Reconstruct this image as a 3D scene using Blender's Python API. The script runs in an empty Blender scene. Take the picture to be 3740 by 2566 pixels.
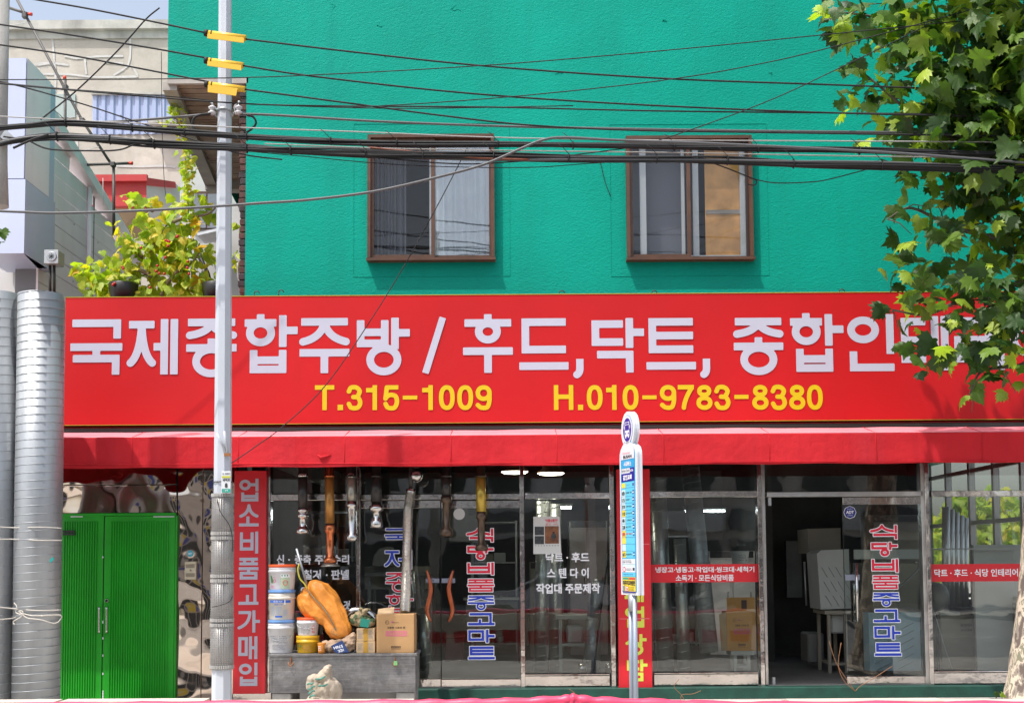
import bpy, bmesh, math, random
import numpy as np
from mathutils import Vector, Matrix, noise
R = math.radians
rnd = random.Random(7)
sc = bpy.context.scene
COL = sc.collection
# ------------------------------------------------------------------ camera
F, W0, H0 = 4340.0, 3740.0, 2566.0
CAMP = Vector((0, -14.0, 1.8)); PITCH, ROLL, SHY = R(3.7), -0.0065, 0.130
CM = Matrix.Translation(CAMP) @ Matrix.Rotation(R(90)+PITCH, 4, 'X') @ Matrix.Rotation(ROLL, 4, 'Z')
cd = bpy.data.cameras.new('camera'); cam = bpy.data.objects.new('camera', cd); COL.objects.link(cam)
cd.sensor_width = 36; cd.lens = 36*F/W0; cd.shift_y = SHY; cd.clip_start = 0.1; cd.clip_end = 800
cam.matrix_world = CM; sc.camera = cam
# ------------------------------------------------------------------ world and sun
w = bpy.data.worlds.new('World'); sc.world = w; w.use_nodes = True
nt = w.node_tree; bg = nt.nodes['Background']
sky = nt.nodes.new('ShaderNodeTexSky'); sky.sky_type = 'NISHITA'; sky.sun_disc = False
SUNV = Vector((0.36, 0.36, -1.0)).normalized()
sky.sun_elevation = math.asin(-SUNV.z); sky.sun_rotation = R(225)
sky.air_density = 1.1; sky.dust_density = 3.6; sky.ozone_density = 1.0
hs = nt.nodes.new('ShaderNodeHueSaturation'); hs.inputs['Saturation'].default_value = .62; hs.inputs['Value'].default_value = 1.12; nt.links.new(sky.outputs[0], hs.inputs['Color']); nt.links.new(hs.outputs[0], bg.inputs[0]); bg.inputs[1].default_value = 0.15
sd = bpy.data.lights.new('sun', 'SUN'); sd.energy = 3.0; sd.angle = R(0.55); sd.color = (1, .955, .89)
so = bpy.data.objects.new('sun', sd); COL.objects.link(so)
so.rotation_euler = SUNV.to_track_quat('-Z', 'Y').to_euler(); so.location = (-6, -8, 20)
sc.view_settings.view_transform = 'Standard'; sc.view_settings.look = 'None'
sc.view_settings.gamma = 1; sc.view_settings.use_curve_mapping = False
sc.view_settings.exposure = 0.60
sc.cycles.use_denoising = True
sc.cycles.max_bounces = 8; sc.cycles.transparent_max_bounces = 24; sc.cycles.caustics_reflective = False
sc.cycles.caustics_refractive = False; sc.cycles.sample_clamp_indirect = 8
# ------------------------------------------------------------------ pixel of the photo -> point at depth y
def P(px, py, y):
    d = CM.to_3x3() @ Vector(((px-W0/2)/F, (H0/2-py)/F + SHY*W0/F, -1))
    return CAMP + d*((y-CAMP.y)/d.y)
def rect(px0, py0, px1, py1, y):
    mx, my = (px0+px1)/2, (py0+py1)/2
    return P(px0, my, y).x, P(px1, my, y).x, P(mx, py1, y).z, P(mx, py0, y).z
def mpp(y): return (y-CAMP.y)/F          # metres per photo pixel at depth y
# ------------------------------------------------------------------ materials
MATS = {}
def srgb(r, g, b):
    f = lambda c: (c/255/12.92 if c/255 <= .04045 else ((c/255+.055)/1.055)**2.4)
    return (f(r), f(g), f(b), 1)
def mat(name, col, rough=.6, metal=0., var=.0, vs=4., bump=0., bs=60., spec=.5, detail=5, stretch=(1,1,1), col2=None,
        thr=None, dist=0., emit=0, trans=0., coat=0., bdist=.01, sheen=0., bstretch=None, alpha=None):
    if name in MATS: return MATS[name]
    m = bpy.data.materials.new(name); m.use_nodes = True; n = m.node_tree.nodes; l = m.node_tree.links
    p = n['Principled BSDF']; MATS[name] = m
    if len(col) == 3: col = tuple(col)+(1,)
    p.inputs['Base Color'].default_value = col; p.inputs['Roughness'].default_value = rough
    p.inputs['Metallic'].default_value = metal; p.inputs['Specular IOR Level'].default_value = spec
    if coat: p.inputs['Coat Weight'].default_value = coat; p.inputs['Coat Roughness'].default_value = .1
    if emit: p.inputs['Emission Color'].default_value = col; p.inputs['Emission Strength'].default_value = emit
    if var or col2 or bump:
        g = n.new('ShaderNodeNewGeometry'); mp = n.new('ShaderNodeMapping'); mp.inputs['Scale'].default_value = stretch
        l.new(g.outputs['Position'], mp.inputs['Vector'])
    if var or col2:
        t = n.new('ShaderNodeTexNoise'); t.inputs['Scale'].default_value = vs; t.inputs['Detail'].default_value = detail
        t.inputs['Distortion'].default_value = dist; l.new(mp.outputs[0], t.inputs['Vector'])
        rp = n.new('ShaderNodeValToRGB')
        if thr: rp.color_ramp.elements[0].position = thr[0]; rp.color_ramp.elements[1].position = thr[1]
        else: rp.color_ramp.elements[0].position = .3; rp.color_ramp.elements[1].position = .7
        c2 = col2 or tuple(c*(1-var) for c in col[:3])+(1,)
        c1 = col if col2 else tuple(min(1, c*(1+var)) for c in col[:3])+(1,)
        rp.color_ramp.elements[0].color = c1; rp.color_ramp.elements[1].color = c2
        l.new(t.outputs['Fac'], rp.inputs[0]); l.new(rp.outputs[0], p.inputs['Base Color'])
    if bump:
        t2 = n.new('ShaderNodeTexNoise'); t2.inputs['Scale'].default_value = bs; t2.inputs['Detail'].default_value = 4
        if bstretch:
            mp2 = n.new('ShaderNodeMapping'); mp2.inputs['Scale'].default_value = bstretch
            l.new(g.outputs['Position'], mp2.inputs['Vector']); l.new(mp2.outputs[0], t2.inputs['Vector'])
        else: l.new(mp.outputs[0], t2.inputs['Vector'])
        b = n.new('ShaderNodeBump'); b.inputs['Strength'].default_value = bump; b.inputs['Distance'].default_value = bdist
        l.new(t2.outputs['Fac'], b.inputs['Height']); l.new(b.outputs[0], p.inputs['Normal'])
    return m
def glass_mat(name, tint=(.86, .9, .88), ior=1.5, boost=1.0):
    m = bpy.data.materials.new(name); m.use_nodes = True; n = m.node_tree.nodes; l = m.node_tree.links; n.clear()
    o = n.new('ShaderNodeOutputMaterial'); mx = n.new('ShaderNodeMixShader'); tr = n.new('ShaderNodeBsdfTransparent')
    gl = n.new('ShaderNodeBsdfGlossy'); fr = n.new('ShaderNodeFresnel'); mu = n.new('ShaderNodeMath'); mu.operation = 'MULTIPLY'
    tr.inputs[0].default_value = tint+(1,); gl.inputs['Roughness'].default_value = .01; fr.inputs[0].default_value = ior
    g = n.new('ShaderNodeNewGeometry'); t = n.new('ShaderNodeTexNoise'); t.inputs['Scale'].default_value = 1.6
    b = n.new('ShaderNodeBump'); b.inputs['Strength'].default_value = .12; b.inputs['Distance'].default_value = .02
    l.new(g.outputs['Position'], t.inputs['Vector']); l.new(t.outputs['Fac'], b.inputs['Height']); l.new(b.outputs[0], gl.inputs['Normal'])
    mu.inputs[1].default_value = boost; l.new(fr.outputs[0], mu.inputs[0]); l.new(mu.outputs[0], mx.inputs[0])
    l.new(tr.outputs[0], mx.inputs[1]); l.new(gl.outputs[0], mx.inputs[2]); l.new(mx.outputs[0], o.inputs[0])
    MATS[name] = m; return m
def leaf_mat(name, ca, cb, cc, tfac=.4):
    m = bpy.data.materials.new(name); m.use_nodes = True; n = m.node_tree.nodes; l = m.node_tree.links; p = n['Principled BSDF']
    o = n['Material Output']; g = n.new('ShaderNodeAttribute'); g.attribute_name = 'shade'
    rp = n.new('ShaderNodeValToRGB'); e = rp.color_ramp.elements
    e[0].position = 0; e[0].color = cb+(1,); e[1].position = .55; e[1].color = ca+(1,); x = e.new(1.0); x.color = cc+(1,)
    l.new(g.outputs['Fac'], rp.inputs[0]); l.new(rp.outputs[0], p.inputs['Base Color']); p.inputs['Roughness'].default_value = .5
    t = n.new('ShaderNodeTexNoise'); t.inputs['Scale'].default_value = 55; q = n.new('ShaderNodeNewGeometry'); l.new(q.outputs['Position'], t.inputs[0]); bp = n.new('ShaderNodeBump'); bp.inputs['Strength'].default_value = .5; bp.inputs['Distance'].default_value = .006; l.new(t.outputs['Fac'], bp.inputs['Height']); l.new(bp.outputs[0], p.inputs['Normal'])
    tr = n.new('ShaderNodeBsdfTranslucent'); br = n.new('ShaderNodeMixRGB'); br.blend_type = 'MULTIPLY'; br.inputs[0].default_value = 1
    br.inputs[2].default_value = (1.6, 1.9, .5, 1); l.new(rp.outputs[0], br.inputs[1]); l.new(br.outputs[0], tr.inputs[0])
    mx = n.new('ShaderNodeMixShader'); mx.inputs[0].default_value = tfac
    l.new(p.outputs[0], mx.inputs[1]); l.new(tr.outputs[0], mx.inputs[2]); l.new(mx.outputs[0], o.inputs[0])
    MATS[name] = m; return m
# ------------------------------------------------------------------ mesh builder
class B:
    def __init__(s): s.v = []; s.f = []; s.sm = []
    def add(s, vs, fs, smooth=False):
        o = len(s.v); s.v += [tuple(v) for v in vs]; s.f += [tuple(i+o for i in f) for f in fs]; s.sm += [smooth]*len(fs); return s
    def box(s, x0, x1, y0, y1, z0, z1, bev=0):
        if x1 < x0: x0, x1 = x1, x0
        if y1 < y0: y0, y1 = y1, y0
        if z1 < z0: z0, z1 = z1, z0
        if bev > 0:
            b = min(bev, (x1-x0)/2.5, (y1-y0)/2.5, (z1-z0)/2.5)
            bm = bmesh.new(); bmesh.ops.create_cube(bm, size=1)
            for v in bm.verts:
                v.co = Vector(((x0+x1)/2+v.co.x*(x1-x0), (y0+y1)/2+v.co.y*(y1-y0), (z0+z1)/2+v.co.z*(z1-z0)))
            bmesh.ops.bevel(bm, geom=bm.edges[:], offset=b, segments=1, affect='EDGES', profile=.5)
            bm.verts.index_update(); s.add([v.co for v in bm.verts], [[v.index for v in f.verts] for f in bm.faces]); bm.free(); return s
        vs = [(x0,y0,z0),(x1,y0,z0),(x1,y1,z0),(x0,y1,z0),(x0,y0,z1),(x1,y0,z1),(x1,y1,z1),(x0,y1,z1)]
        return s.add(vs, [(0,3,2,1),(4,5,6,7),(0,1,5,4),(1,2,6,5),(2,3,7,6),(3,0,4,7)])
    def quad(s, a, b, c, d): return s.add([a, b, c, d], [(0, 1, 2, 3)])
    def hexa(s, bot, top):   # two quads
        return s.add(list(bot)+list(top), [(0,3,2,1),(4,5,6,7),(0,1,5,4),(1,2,6,5),(2,3,7,6),(3,0,4,7)])
    def prism(s, pts, d):    # planar polygon extruded by vector d
        n = len(pts); d = Vector(d); a = [Vector(p) for p in pts]; b = [p+d for p in a]
        return s.add(a+b, [tuple(range(n))[::-1], tuple(range(n, 2*n))]+[(i, (i+1) % n, n+(i+1) % n, n+i) for i in range(n)])
    def tube(s, pts, r, n=8, caps=True, closed=False, smooth=True, rot=0):
        pts = [Vector(p) for p in pts]; m = len(pts); rr = r if isinstance(r, (list, tuple)) else [r]*m
        vs = []; up = None
        for i, p in enumerate(pts):
            t = (pts[min(i+1, m-1)]-pts[max(i-1, 0)])
            if t.length < 1e-9: t = Vector((0, 0, 1))
            t.normalize()
            if up is None: up = Vector((0, -1, 0)) if abs(t.y) < .9 else Vector((0, 0, 1))
            u = (up-t*up.dot(t))
            if u.length < 1e-6: u = t.orthogonal()
            u.normalize(); up = u; q = t.cross(u)
            for k in range(n):
                a = 2*math.pi*k/n+rot; vs.append(p+(u*math.cos(a)+q*math.sin(a))*rr[i])
        fs = [(i*n+k, i*n+(k+1) % n, (i+1)*n+(k+1) % n, (i+1)*n+k) for i in range(m-1) for k in range(n)]
        s.add(vs, fs, smooth)
        if caps:
            o = len(s.v)-len(vs); s.f.append(tuple(o+k for k in range(n))[::-1]); s.f.append(tuple(o+(m-1)*n+k for k in range(n))); s.sm += [False, False]
        return s
    def lathe(s, prof, c, n=20, axis='Z', smooth=True):   # prof [(h, r)]
        pts = []
        for h, r in prof:
            for k in range(n):
                a = 2*math.pi*k/n; u, v = r*math.cos(a), r*math.sin(a)
                pts.append((c[0]+u, c[1]+v, c[2]+h) if axis == 'Z' else ((c[0]+u, c[1]+h, c[2]+v) if axis == 'Y' else (c[0]+h, c[1]+u, c[2]+v)))
        m = len(prof); fs = [(i*n+k, i*n+(k+1) % n, (i+1)*n+(k+1) % n, (i+1)*n+k) for i in range(m-1) for k in range(n)]
        s.add(pts, fs, smooth); o = len(s.v)-len(pts)
        s.f.append(tuple(o+k for k in range(n))[::-1]); s.f.append(tuple(o+(m-1)*n+k for k in range(n))); s.sm += [False]*2
        return s
    def mesh(s, name):
        me = bpy.data.meshes.new(name); me.from_pydata(s.v, [], s.f); me.polygons.foreach_set('use_smooth', s.sm); me.update(); return me
def wallmix(name, scale, amount, col):
    """slow streaks and faded patches laid over a wall paint"""
    m = MATS[name]; n = m.node_tree.nodes; l = m.node_tree.links; p = n['Principled BSDF']; src = p.inputs['Base Color'].links[0].from_socket
    g = n.new('ShaderNodeNewGeometry'); mp = n.new('ShaderNodeMapping'); mp.inputs['Scale'].default_value = scale; t = n.new('ShaderNodeTexNoise'); t.inputs['Scale'].default_value = 1; t.inputs['Detail'].default_value = 6; t.inputs['Roughness'].default_value = .65
    rp = n.new('ShaderNodeValToRGB'); rp.color_ramp.elements[0].position = .48; rp.color_ramp.elements[0].color = (0, 0, 0, 1); rp.color_ramp.elements[1].position = .72; rp.color_ramp.elements[1].color = (amount,)*3+(1,)
    mx = n.new('ShaderNodeMixRGB'); mx.inputs[2].default_value = col; l.new(g.outputs['Position'], mp.inputs[0]); l.new(mp.outputs[0], t.inputs[0]); l.new(t.outputs['Fac'], rp.inputs[0]); l.new(rp.outputs[0], mx.inputs[0]); l.new(src, mx.inputs[1]); l.new(mx.outputs[0], p.inputs['Base Color'])
def part(name, b, m, parent=None, local=False, label=None, kind=None, fixn=True):
    me = b.mesh(name) if isinstance(b, B) else b
    if isinstance(b, B) and fixn:
        bm = bmesh.new(); bm.from_mesh(me); bmesh.ops.recalc_face_normals(bm, faces=bm.faces); bm.to_mesh(me); bm.free()
    if isinstance(m, str): m = MATS[m]
    if len(me.materials) == 0: me.materials.append(m)
    o = bpy.data.objects.new(name, me); COL.objects.link(o)
    if parent:
        o.parent = parent
        if not local: o.matrix_parent_inverse = INV.get(parent.name, Matrix())
        if o.matrix_parent_inverse == Matrix() and not local and parent.type == 'MESH': pass
    if label: o['label'] = label
    if kind: o['kind'] = kind
    return o
INV = {}
def tag(o, label, cat, group=None):
    o['label'] = label; o['category'] = cat
    if group: o['group'] = group
    return o
def thing(name, label, cat, loc=(0, 0, 0), group=None, rot=(0, 0, 0)):
    o = bpy.data.objects.new(name, None); COL.objects.link(o); o.location = loc; o.rotation_euler = rot; o.empty_display_size = .2
    from mathutils import Euler
    INV[o.name] = (Matrix.Translation(loc) @ Euler(rot).to_matrix().to_4x4()).inverted()
    return tag(o, label, cat, group)
def smooth_path(pts, k=8):
    pts = [Vector(p) for p in pts]
    if len(pts) < 3: return [pts[0].lerp(pts[-1], i/k) for i in range(k+1)]
    q = [pts[0]*2-pts[1]]+pts+[pts[-1]*2-pts[-2]]; out = []
    for i in range(1, len(q)-2):
        for j in range(k):
            t = j/k; a, b, c, d = q[i-1], q[i], q[i+1], q[i+2]
            out.append(.5*((2*b)+(c-a)*t+(2*a-5*b+4*c-d)*t*t+(-a+3*b-3*c+d)*t**3))
    return out+[pts[-1]]
# ------------------------------------------------------------------ lettering: strokes -> distance field -> flat mesh
CHO = 'ㄱㄲㄴㄷㄸㄹㅁㅂㅃㅅㅆㅇㅈㅉㅊㅋㅌㅍㅎ'; JUNG = 'ㅏㅐㅑㅒㅓㅔㅕㅖㅗㅘㅙㅚㅛㅜㅝㅞㅟㅠㅡㅢㅣ'
JONG = ['', 'ㄱ', 'ㄲ', 'ㄳ', 'ㄴ', 'ㄵ', 'ㄶ', 'ㄷ', 'ㄹ', 'ㄺ', 'ㄻ', 'ㄼ', 'ㄽ', 'ㄾ', 'ㄿ', 'ㅀ', 'ㅁ', 'ㅂ', 'ㅄ', 'ㅅ', 'ㅆ', 'ㅇ', 'ㅈ', 'ㅊ', 'ㅋ', 'ㅌ', 'ㅍ', 'ㅎ']
def curve(a, c, b, n=10): return [((1-t)**2*a[0]+2*t*(1-t)*c[0]+t*t*b[0], (1-t)**2*a[1]+2*t*(1-t)*c[1]+t*t*b[1]) for t in [i/n for i in range(n+1)]]
def cons(c, x0, y0, x1, y1, w, side=False):
    h = w/2; L = []; X0, X1, Y0, Y1 = x0+h, x1-h, y0+h, y1-h; cx = (x0+x1)/2; my = (y0+y1)/2
    ln = lambda *p: L.append(('l', list(p)))
    if c == 'ㄱ':
        if side: ln((x0, Y1), (X1-h*.1, Y1)); L.append(('c', curve((X1, Y1), (X1, y0+(y1-y0)*.3), (x0+h*.4, Y0))))
        else: ln((x0, Y1), (X1, Y1), (X1, y0))
    elif c == 'ㄴ': ln((X0, y1), (X0, Y0), (x1, Y0))
    elif c == 'ㄷ': ln((x1, Y1), (X0, Y1), (X0, Y0), (x1, Y0))
    elif c == 'ㄹ': ln((x0, Y1), (X1, Y1), (X1, my), (X0, my), (X0, Y0), (x1, Y0))
    elif c == 'ㅁ': ln((X0, Y0), (X1, Y0), (X1, Y1), (X0, Y1), (X0, Y0))
    elif c == 'ㅂ': ln((X0, y1), (X0, Y0), (X1, Y0), (X1, y1)); ln((X0, my+h*.35), (X1, my+h*.35))
    elif c == 'ㅌ': ln((x1, Y1), (X0, Y1), (X0, Y0), (x1, Y0)); ln((X0, my), (x1, my))
    elif c == 'ㅋ': ln((x0, Y1), (X1, Y1), (X1, y0)); ln((x0, my), (X1, my))
    elif c == 'ㅍ':
        ln((x0, Y1), (x1, Y1)); ln((x0, Y0), (x1, Y0)); d = (x1-x0)*.28; ln((x0+d, Y1), (x0+d, Y0)); ln((x1-d, Y1), (x1-d, Y0))
    elif c in 'ㅅㅈㅊ':
        t = Y1
        if c == 'ㅊ': ln((cx, y1), (cx, y1-w*1.2)); t = Y1-w*.95
        if c in 'ㅈㅊ': ln((x0, t), (x1, t))
        ty = t if c != 'ㅅ' else y1
        for sx in (x0+h*.5, x1-h*.5): L.append(('c', curve((cx, ty), (cx+(sx-cx)*.12, Y0+(ty-Y0)*.22), (sx, Y0))))
    elif c in 'ㅇㅎ':
        t = y1
        if c == 'ㅎ': ln((cx, y1), (cx, y1-w)); ln((x0, y1-w*1.15), (x1, y1-w*1.15)); t = y1-w*.72
        rx, ry = (x1-x0)/2-h, (t-y0)/2-h
        if c == 'ㅎ': rx = min(rx, ry*1.12)
        rx = min(rx, ry*1.25); ry = max(min(ry, rx*1.15), w*.4); cy = y0+h+ry if c == 'ㅇ' and False else (y0+t)/2
        L.append(('c', [(cx+rx*math.cos(a), cy+ry*math.sin(a)) for a in [2*math.pi*i/28 for i in range(29)]]))
    return L
def glyph(ch, W, H, w):
    h = w/2; L = []; ln = lambda *p: L.append(('l', list(p)))
    hy, hx = H-h, W-h; sp = lambda ps: [(p.x, p.y) for p in smooth_path([(a, c, 0) for a, c in ps], 6)]
    oval = lambda cx, cy, rx, ry, e=1.0: [(cx+rx*math.copysign(abs(math.cos(a))**e, math.cos(a)), cy+ry*math.copysign(abs(math.sin(a))**e, math.sin(a))) for a in [2*math.pi*i/28 for i in range(29)]]
    if ch == 'T': return [('l', [(0, hy), (W, hy)]), ('l', [(W/2, hy), (W/2, 0)])]
    if ch == 'H': return [('l', [(h, 0), (h, H)]), ('l', [(hx, 0), (hx, H)]), ('l', [(h, H*.53), (hx, H*.53)])]
    if ch == '.': return [('l', [(0, H/2), (W, H/2)])]
    if ch == '0': return [('c', oval(W/2, H/2, W/2-h, H/2-h, .85))]
    if ch == '1': return [('l', [(hx, 0), (hx, H)]), ('l', [(0, H*.80), (hx, H*.80)]), ('c', [(hx, H*.84), (hx-h, H*.82)])]
    if ch == '3': return [('c', sp([(h, H*.75), (W*.28, H-h*1.1), (W*.62, H-h*1.1), (hx-.04*W, H*.75), (W*.66, H*.54), (W*.42, H*.525)])), ('c', sp([(W*.42, H*.525), (W*.72, H*.50), (hx, H*.28), (W*.68, h*1.1), (W*.30, h*1.1), (h, H*.25)]))]
    if ch == '5': return [('l', [(W*.95, hy), (W*.20, hy)]), ('c', [(W*.22, hy), (W*.14, H*.46)]), ('c', sp([(W*.16, H*.50), (W*.42, H*.61), (W*.76, H*.56), (hx, H*.33), (W*.70, h*1.1), (W*.30, h*1.1), (h, H*.25)]))]
    if ch == '7': return [('l', [(0, hy), (W, hy)]), ('c', curve((hx, hy-h*.3), (W*.42, H*.45), (W*.36, h)))]
    if ch == '8': return [('c', oval(W/2, H*.755, W*.44-h, H*.245-h, .95)), ('c', oval(W/2, H*.285, W/2-h, H*.285-h, .95))]
    if ch == '9': return [('c', oval(W/2, H*.68, W/2-h, H*.32-h, .95)), ('c', sp([(hx, H*.66), (hx-.01*W, H*.36), (W*.72, h*1.3), (W*.35, h*1.1), (h, H*.20)]))]
    if ch == '/': return [('l', [(W*.06, 0), (W*.94, H)])]
    if ch == ',': return [('l', [(W/2, H), (W/2, H*.45)]), ('c', curve((W/2, H*.5), (W/2, H*.2), (W*.15, H*.12)))]
    k = ord(ch)-0xAC00; ci, vi, fi = CHO[k//588], JUNG[(k % 588)//28], JONG[k % 28]
    fin = bool(fi)
    if vi in 'ㅏㅐㅓㅔㅣㅕㅖ':
        yb = H*((.30 if fi == 'ㄴ' else .45) if fin else 0); cb = H*((.49 if ci != 'ㅎ' else .465) if fin else (.14 if ci != 'ㅅ' else .12)); ct = H*(.96 if fin else .97)
        if ci in 'ㅎ': ct = H*1.02
        vx = {'ㅏ': W*.72, 'ㅣ': W-h, 'ㅓ': W-h, 'ㅔ': W-h, 'ㅐ': W-h, 'ㅕ': W-h, 'ㅖ': W-h}[vi]
        x1 = {'ㅏ': W*.60, 'ㅣ': W-w*1.5, 'ㅓ': W*.60, 'ㅔ': W*.52, 'ㅐ': W-w*3.1, 'ㅕ': W*.58, 'ㅖ': W*.5}[vi]
        ln((vx, yb), (vx, H)); ty = yb+(H-yb)*(.52 if fin else .5)
        if vi == 'ㅏ': ln((vx, ty), (W, ty))
        if vi == 'ㅓ': ln((x1-w*.1, ty), (vx, ty))
        if vi == 'ㅔ': ln((vx-w*1.28, yb+h*.0), (vx-w*1.28, H)); ln((x1-w*.1, ty), (vx-w*1.28, ty))
        if vi == 'ㅖ': ln((vx-w*1.28, yb), (vx-w*1.28, H)); ln((x1-w*.1, ty+w*.8), (vx-w*1.28, ty+w*.8)); ln((x1-w*.1, ty-w*.8), (vx-w*1.28, ty-w*.8))
        if vi == 'ㅐ': ln((vx-w*1.75, yb), (vx-w*1.75, H)); ln((vx-w*1.75, ty), (vx, ty))
        L += cons(ci, 0, cb, x1, ct, w, side=True)
        if fin: L += cons(fi, W*(.1 if fi != 'ㅇ' else .18), 0, min(W, vx+h) if fi != 'ㅇ' else W*.84, H*(.40 if fi not in 'ㅇㄴ' else (.54 if fi == 'ㅇ' else .35)), w)
    else:
        if fin:
            by = H*.50
            ct = cons(ci, W*.03, H*(.65 if ci != 'ㅎ' else .6), W*.97, H, w); L += ct; ln((0, by), (W, by))
            if vi == 'ㅗ': ln((W/2, by), (W/2, H*.66))
            if vi == 'ㅜ': ln((W/2, by), (W/2, H*.36))
            L += cons(fi, W*.05, 0, W*.95, H*(.36 if fi != 'ㅇ' else .54), w)
        elif vi == 'ㅗ': L += cons(ci, W*.05, H*.42, W*.95, H, w) if ci != 'ㄱ' else cons(ci, W*.06, H*.0+h, W*.9, H, w); ln((0, h), (W, h)); ln((W*.45, h), (W*.45, H*.48))
        elif vi == 'ㅜ': L += cons(ci, W*.03, H*.50, W*.97, H, w); ln((0, H*.37), (W, H*.37)); ln((W/2, H*.37), (W/2, 0))
        elif vi == 'ㅡ': L += cons(ci, W*.05, H*.32, W*.95, H, w); ln((0, h), (W, h))
    return L
def field(L, w, xs, ys):
    X, Y = np.meshgrid(xs, ys); D = np.full(X.shape, 9.); h = w/2
    for k, p in L:
        for i in range(len(p)-1):
            a, b = p[i], p[i+1]; dx, dy = b[0]-a[0], b[1]-a[1]; ln = math.hypot(dx, dy)
            if ln < 1e-9: continue
            ux, uy = dx/ln, dy/ln
            if k == 'l':
                closed = p[0] == p[-1]; e0 = h if (i > 0 or closed) else 0; e1 = h if (i < len(p)-2 or closed) else 0
                mx = (e1-e0)/2+ln/2; hl = (ln+e0+e1)/2
                U = (X-a[0])*ux+(Y-a[1])*uy-mx; V = -(X-a[0])*uy+(Y-a[1])*ux
                qx, qy = np.abs(U)-hl, np.abs(V)-h
                d = np.hypot(np.maximum(qx, 0), np.maximum(qy, 0))+np.minimum(np.maximum(qx, qy), 0)
            else:
                U = np.clip((X-a[0])*ux+(Y-a[1])*uy, 0, ln); d = np.hypot(X-a[0]-U*ux, Y-a[1]-U*uy)-h
            D = np.minimum(D, d)
    return D
def iso(D, xs, ys):
    """marching squares: flat faces where D < 0, as (u, v) points"""
    V = []; Fc = []; ny, nx = D.shape; ins = D < 0
    full = ins[:-1, :-1] & ins[1:, :-1] & ins[:-1, 1:] & ins[1:, 1:]; anyi = ins[:-1, :-1] | ins[1:, :-1] | ins[:-1, 1:] | ins[1:, 1:]
    for j in range(ny-1):
        i = 0
        while i < nx-1:
            if full[j, i]:
                k = i
                while k < nx-1 and full[j, k]: k += 1
                o = len(V); V += [(xs[i], ys[j]), (xs[k], ys[j]), (xs[k], ys[j+1]), (xs[i], ys[j+1])]; Fc.append((o, o+1, o+2, o+3)); i = k; continue
            if anyi[j, i]:
                c = [(i, j), (i+1, j), (i+1, j+1), (i, j+1)]; poly = []
                for q in range(4):
                    a, b = c[q], c[(q+1) % 4]; da, db = D[a[1], a[0]], D[b[1], b[0]]
                    if da < 0: poly.append((xs[a[0]], ys[a[1]]))
                    if (da < 0) != (db < 0):
                        t = da/(da-db); poly.append((xs[a[0]]+(xs[b[0]]-xs[a[0]])*t, ys[a[1]]+(ys[b[1]]-ys[a[1]])*t))
                if len(poly) >= 3: o = len(V); V += poly; Fc.append(tuple(range(o, o+len(poly))))
            i += 1
    return V, Fc
def letter(ch, box, y, w, m, parent, grow=0, res=None, name='letter'):
    """one character of lettering lying in the plane y; box = x0, x1, z0, z1"""
    x0, x1, z0, z1 = box; W, H = x1-x0, z1-z0; L = glyph(ch, W, H, w); pad = grow+w*.6
    c = res or min(max(W, H)/70, w/5)
    xs = np.arange(-pad, W+pad+c, c); ys = np.arange(-pad, H+pad+c, c); D = field(L, w, xs, ys)-grow
    V, Fc = iso(D, xs, ys); b = B(); b.add([(x0+u, y, z0+v) for u, v in V], Fc)
    return part(name, b, m, parent, fixn=False)
FONT_CACHE = {}
def text_faces(s, off=0.0):
    key = (s, off)
    if key in FONT_CACHE: return FONT_CACHE[key]
    cu = bpy.data.curves.new('t', 'FONT'); cu.body = s; cu.size = 1; cu.offset = off; cu.resolution_u = 3; cu.fill_mode = 'FRONT'
    o = bpy.data.objects.new('t', cu); COL.objects.link(o); dg = bpy.context.evaluated_depsgraph_get(); dg.update()
    me = bpy.data.meshes.new_from_object(o.evaluated_get(dg)); bpy.data.objects.remove(o); bpy.data.curves.remove(cu)
    v = np.array([tuple(p.co) for p in me.vertices]); f = [tuple(p.vertices) for p in me.polygons]; bpy.data.meshes.remove(me)
    if len(v) == 0: v = np.zeros((1, 3)); f = []
    mn, mx = v.min(0), v.max(0); v = (v-mn)/np.maximum(mx-mn, 1e-6); FONT_CACHE[key] = (v, f, (mx-mn)); return FONT_CACHE[key]
def text(s, box, y, m, parent, off=.0, name='text_line', fn=None, local=False):
    """a line of lettering stretched into box (x0, x1, z0, z1) on the plane y; fn maps (u, v) in metres to a point"""
    v, f, _ = text_faces(s, off); x0, x1, z0, z1 = box; b = B()
    if fn: b.add([fn(x0+(x1-x0)*p[0], z0+(z1-z0)*p[1]) for p in v], f)
    else: b.add([(x0+(x1-x0)*p[0], y, z0+(z1-z0)*p[1]) for p in v], f)
    return part(name, b, m, parent, fixn=False, local=local)
def decal(box, y, m, parent, name='print', local=False):
    x0, x1, z0, z1 = box; b = B(); b.quad((x0, y, z0), (x1, y, z0), (x1, y, z1), (x0, y, z1)); return part(name, b, m, parent, fixn=False, local=local)

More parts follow.
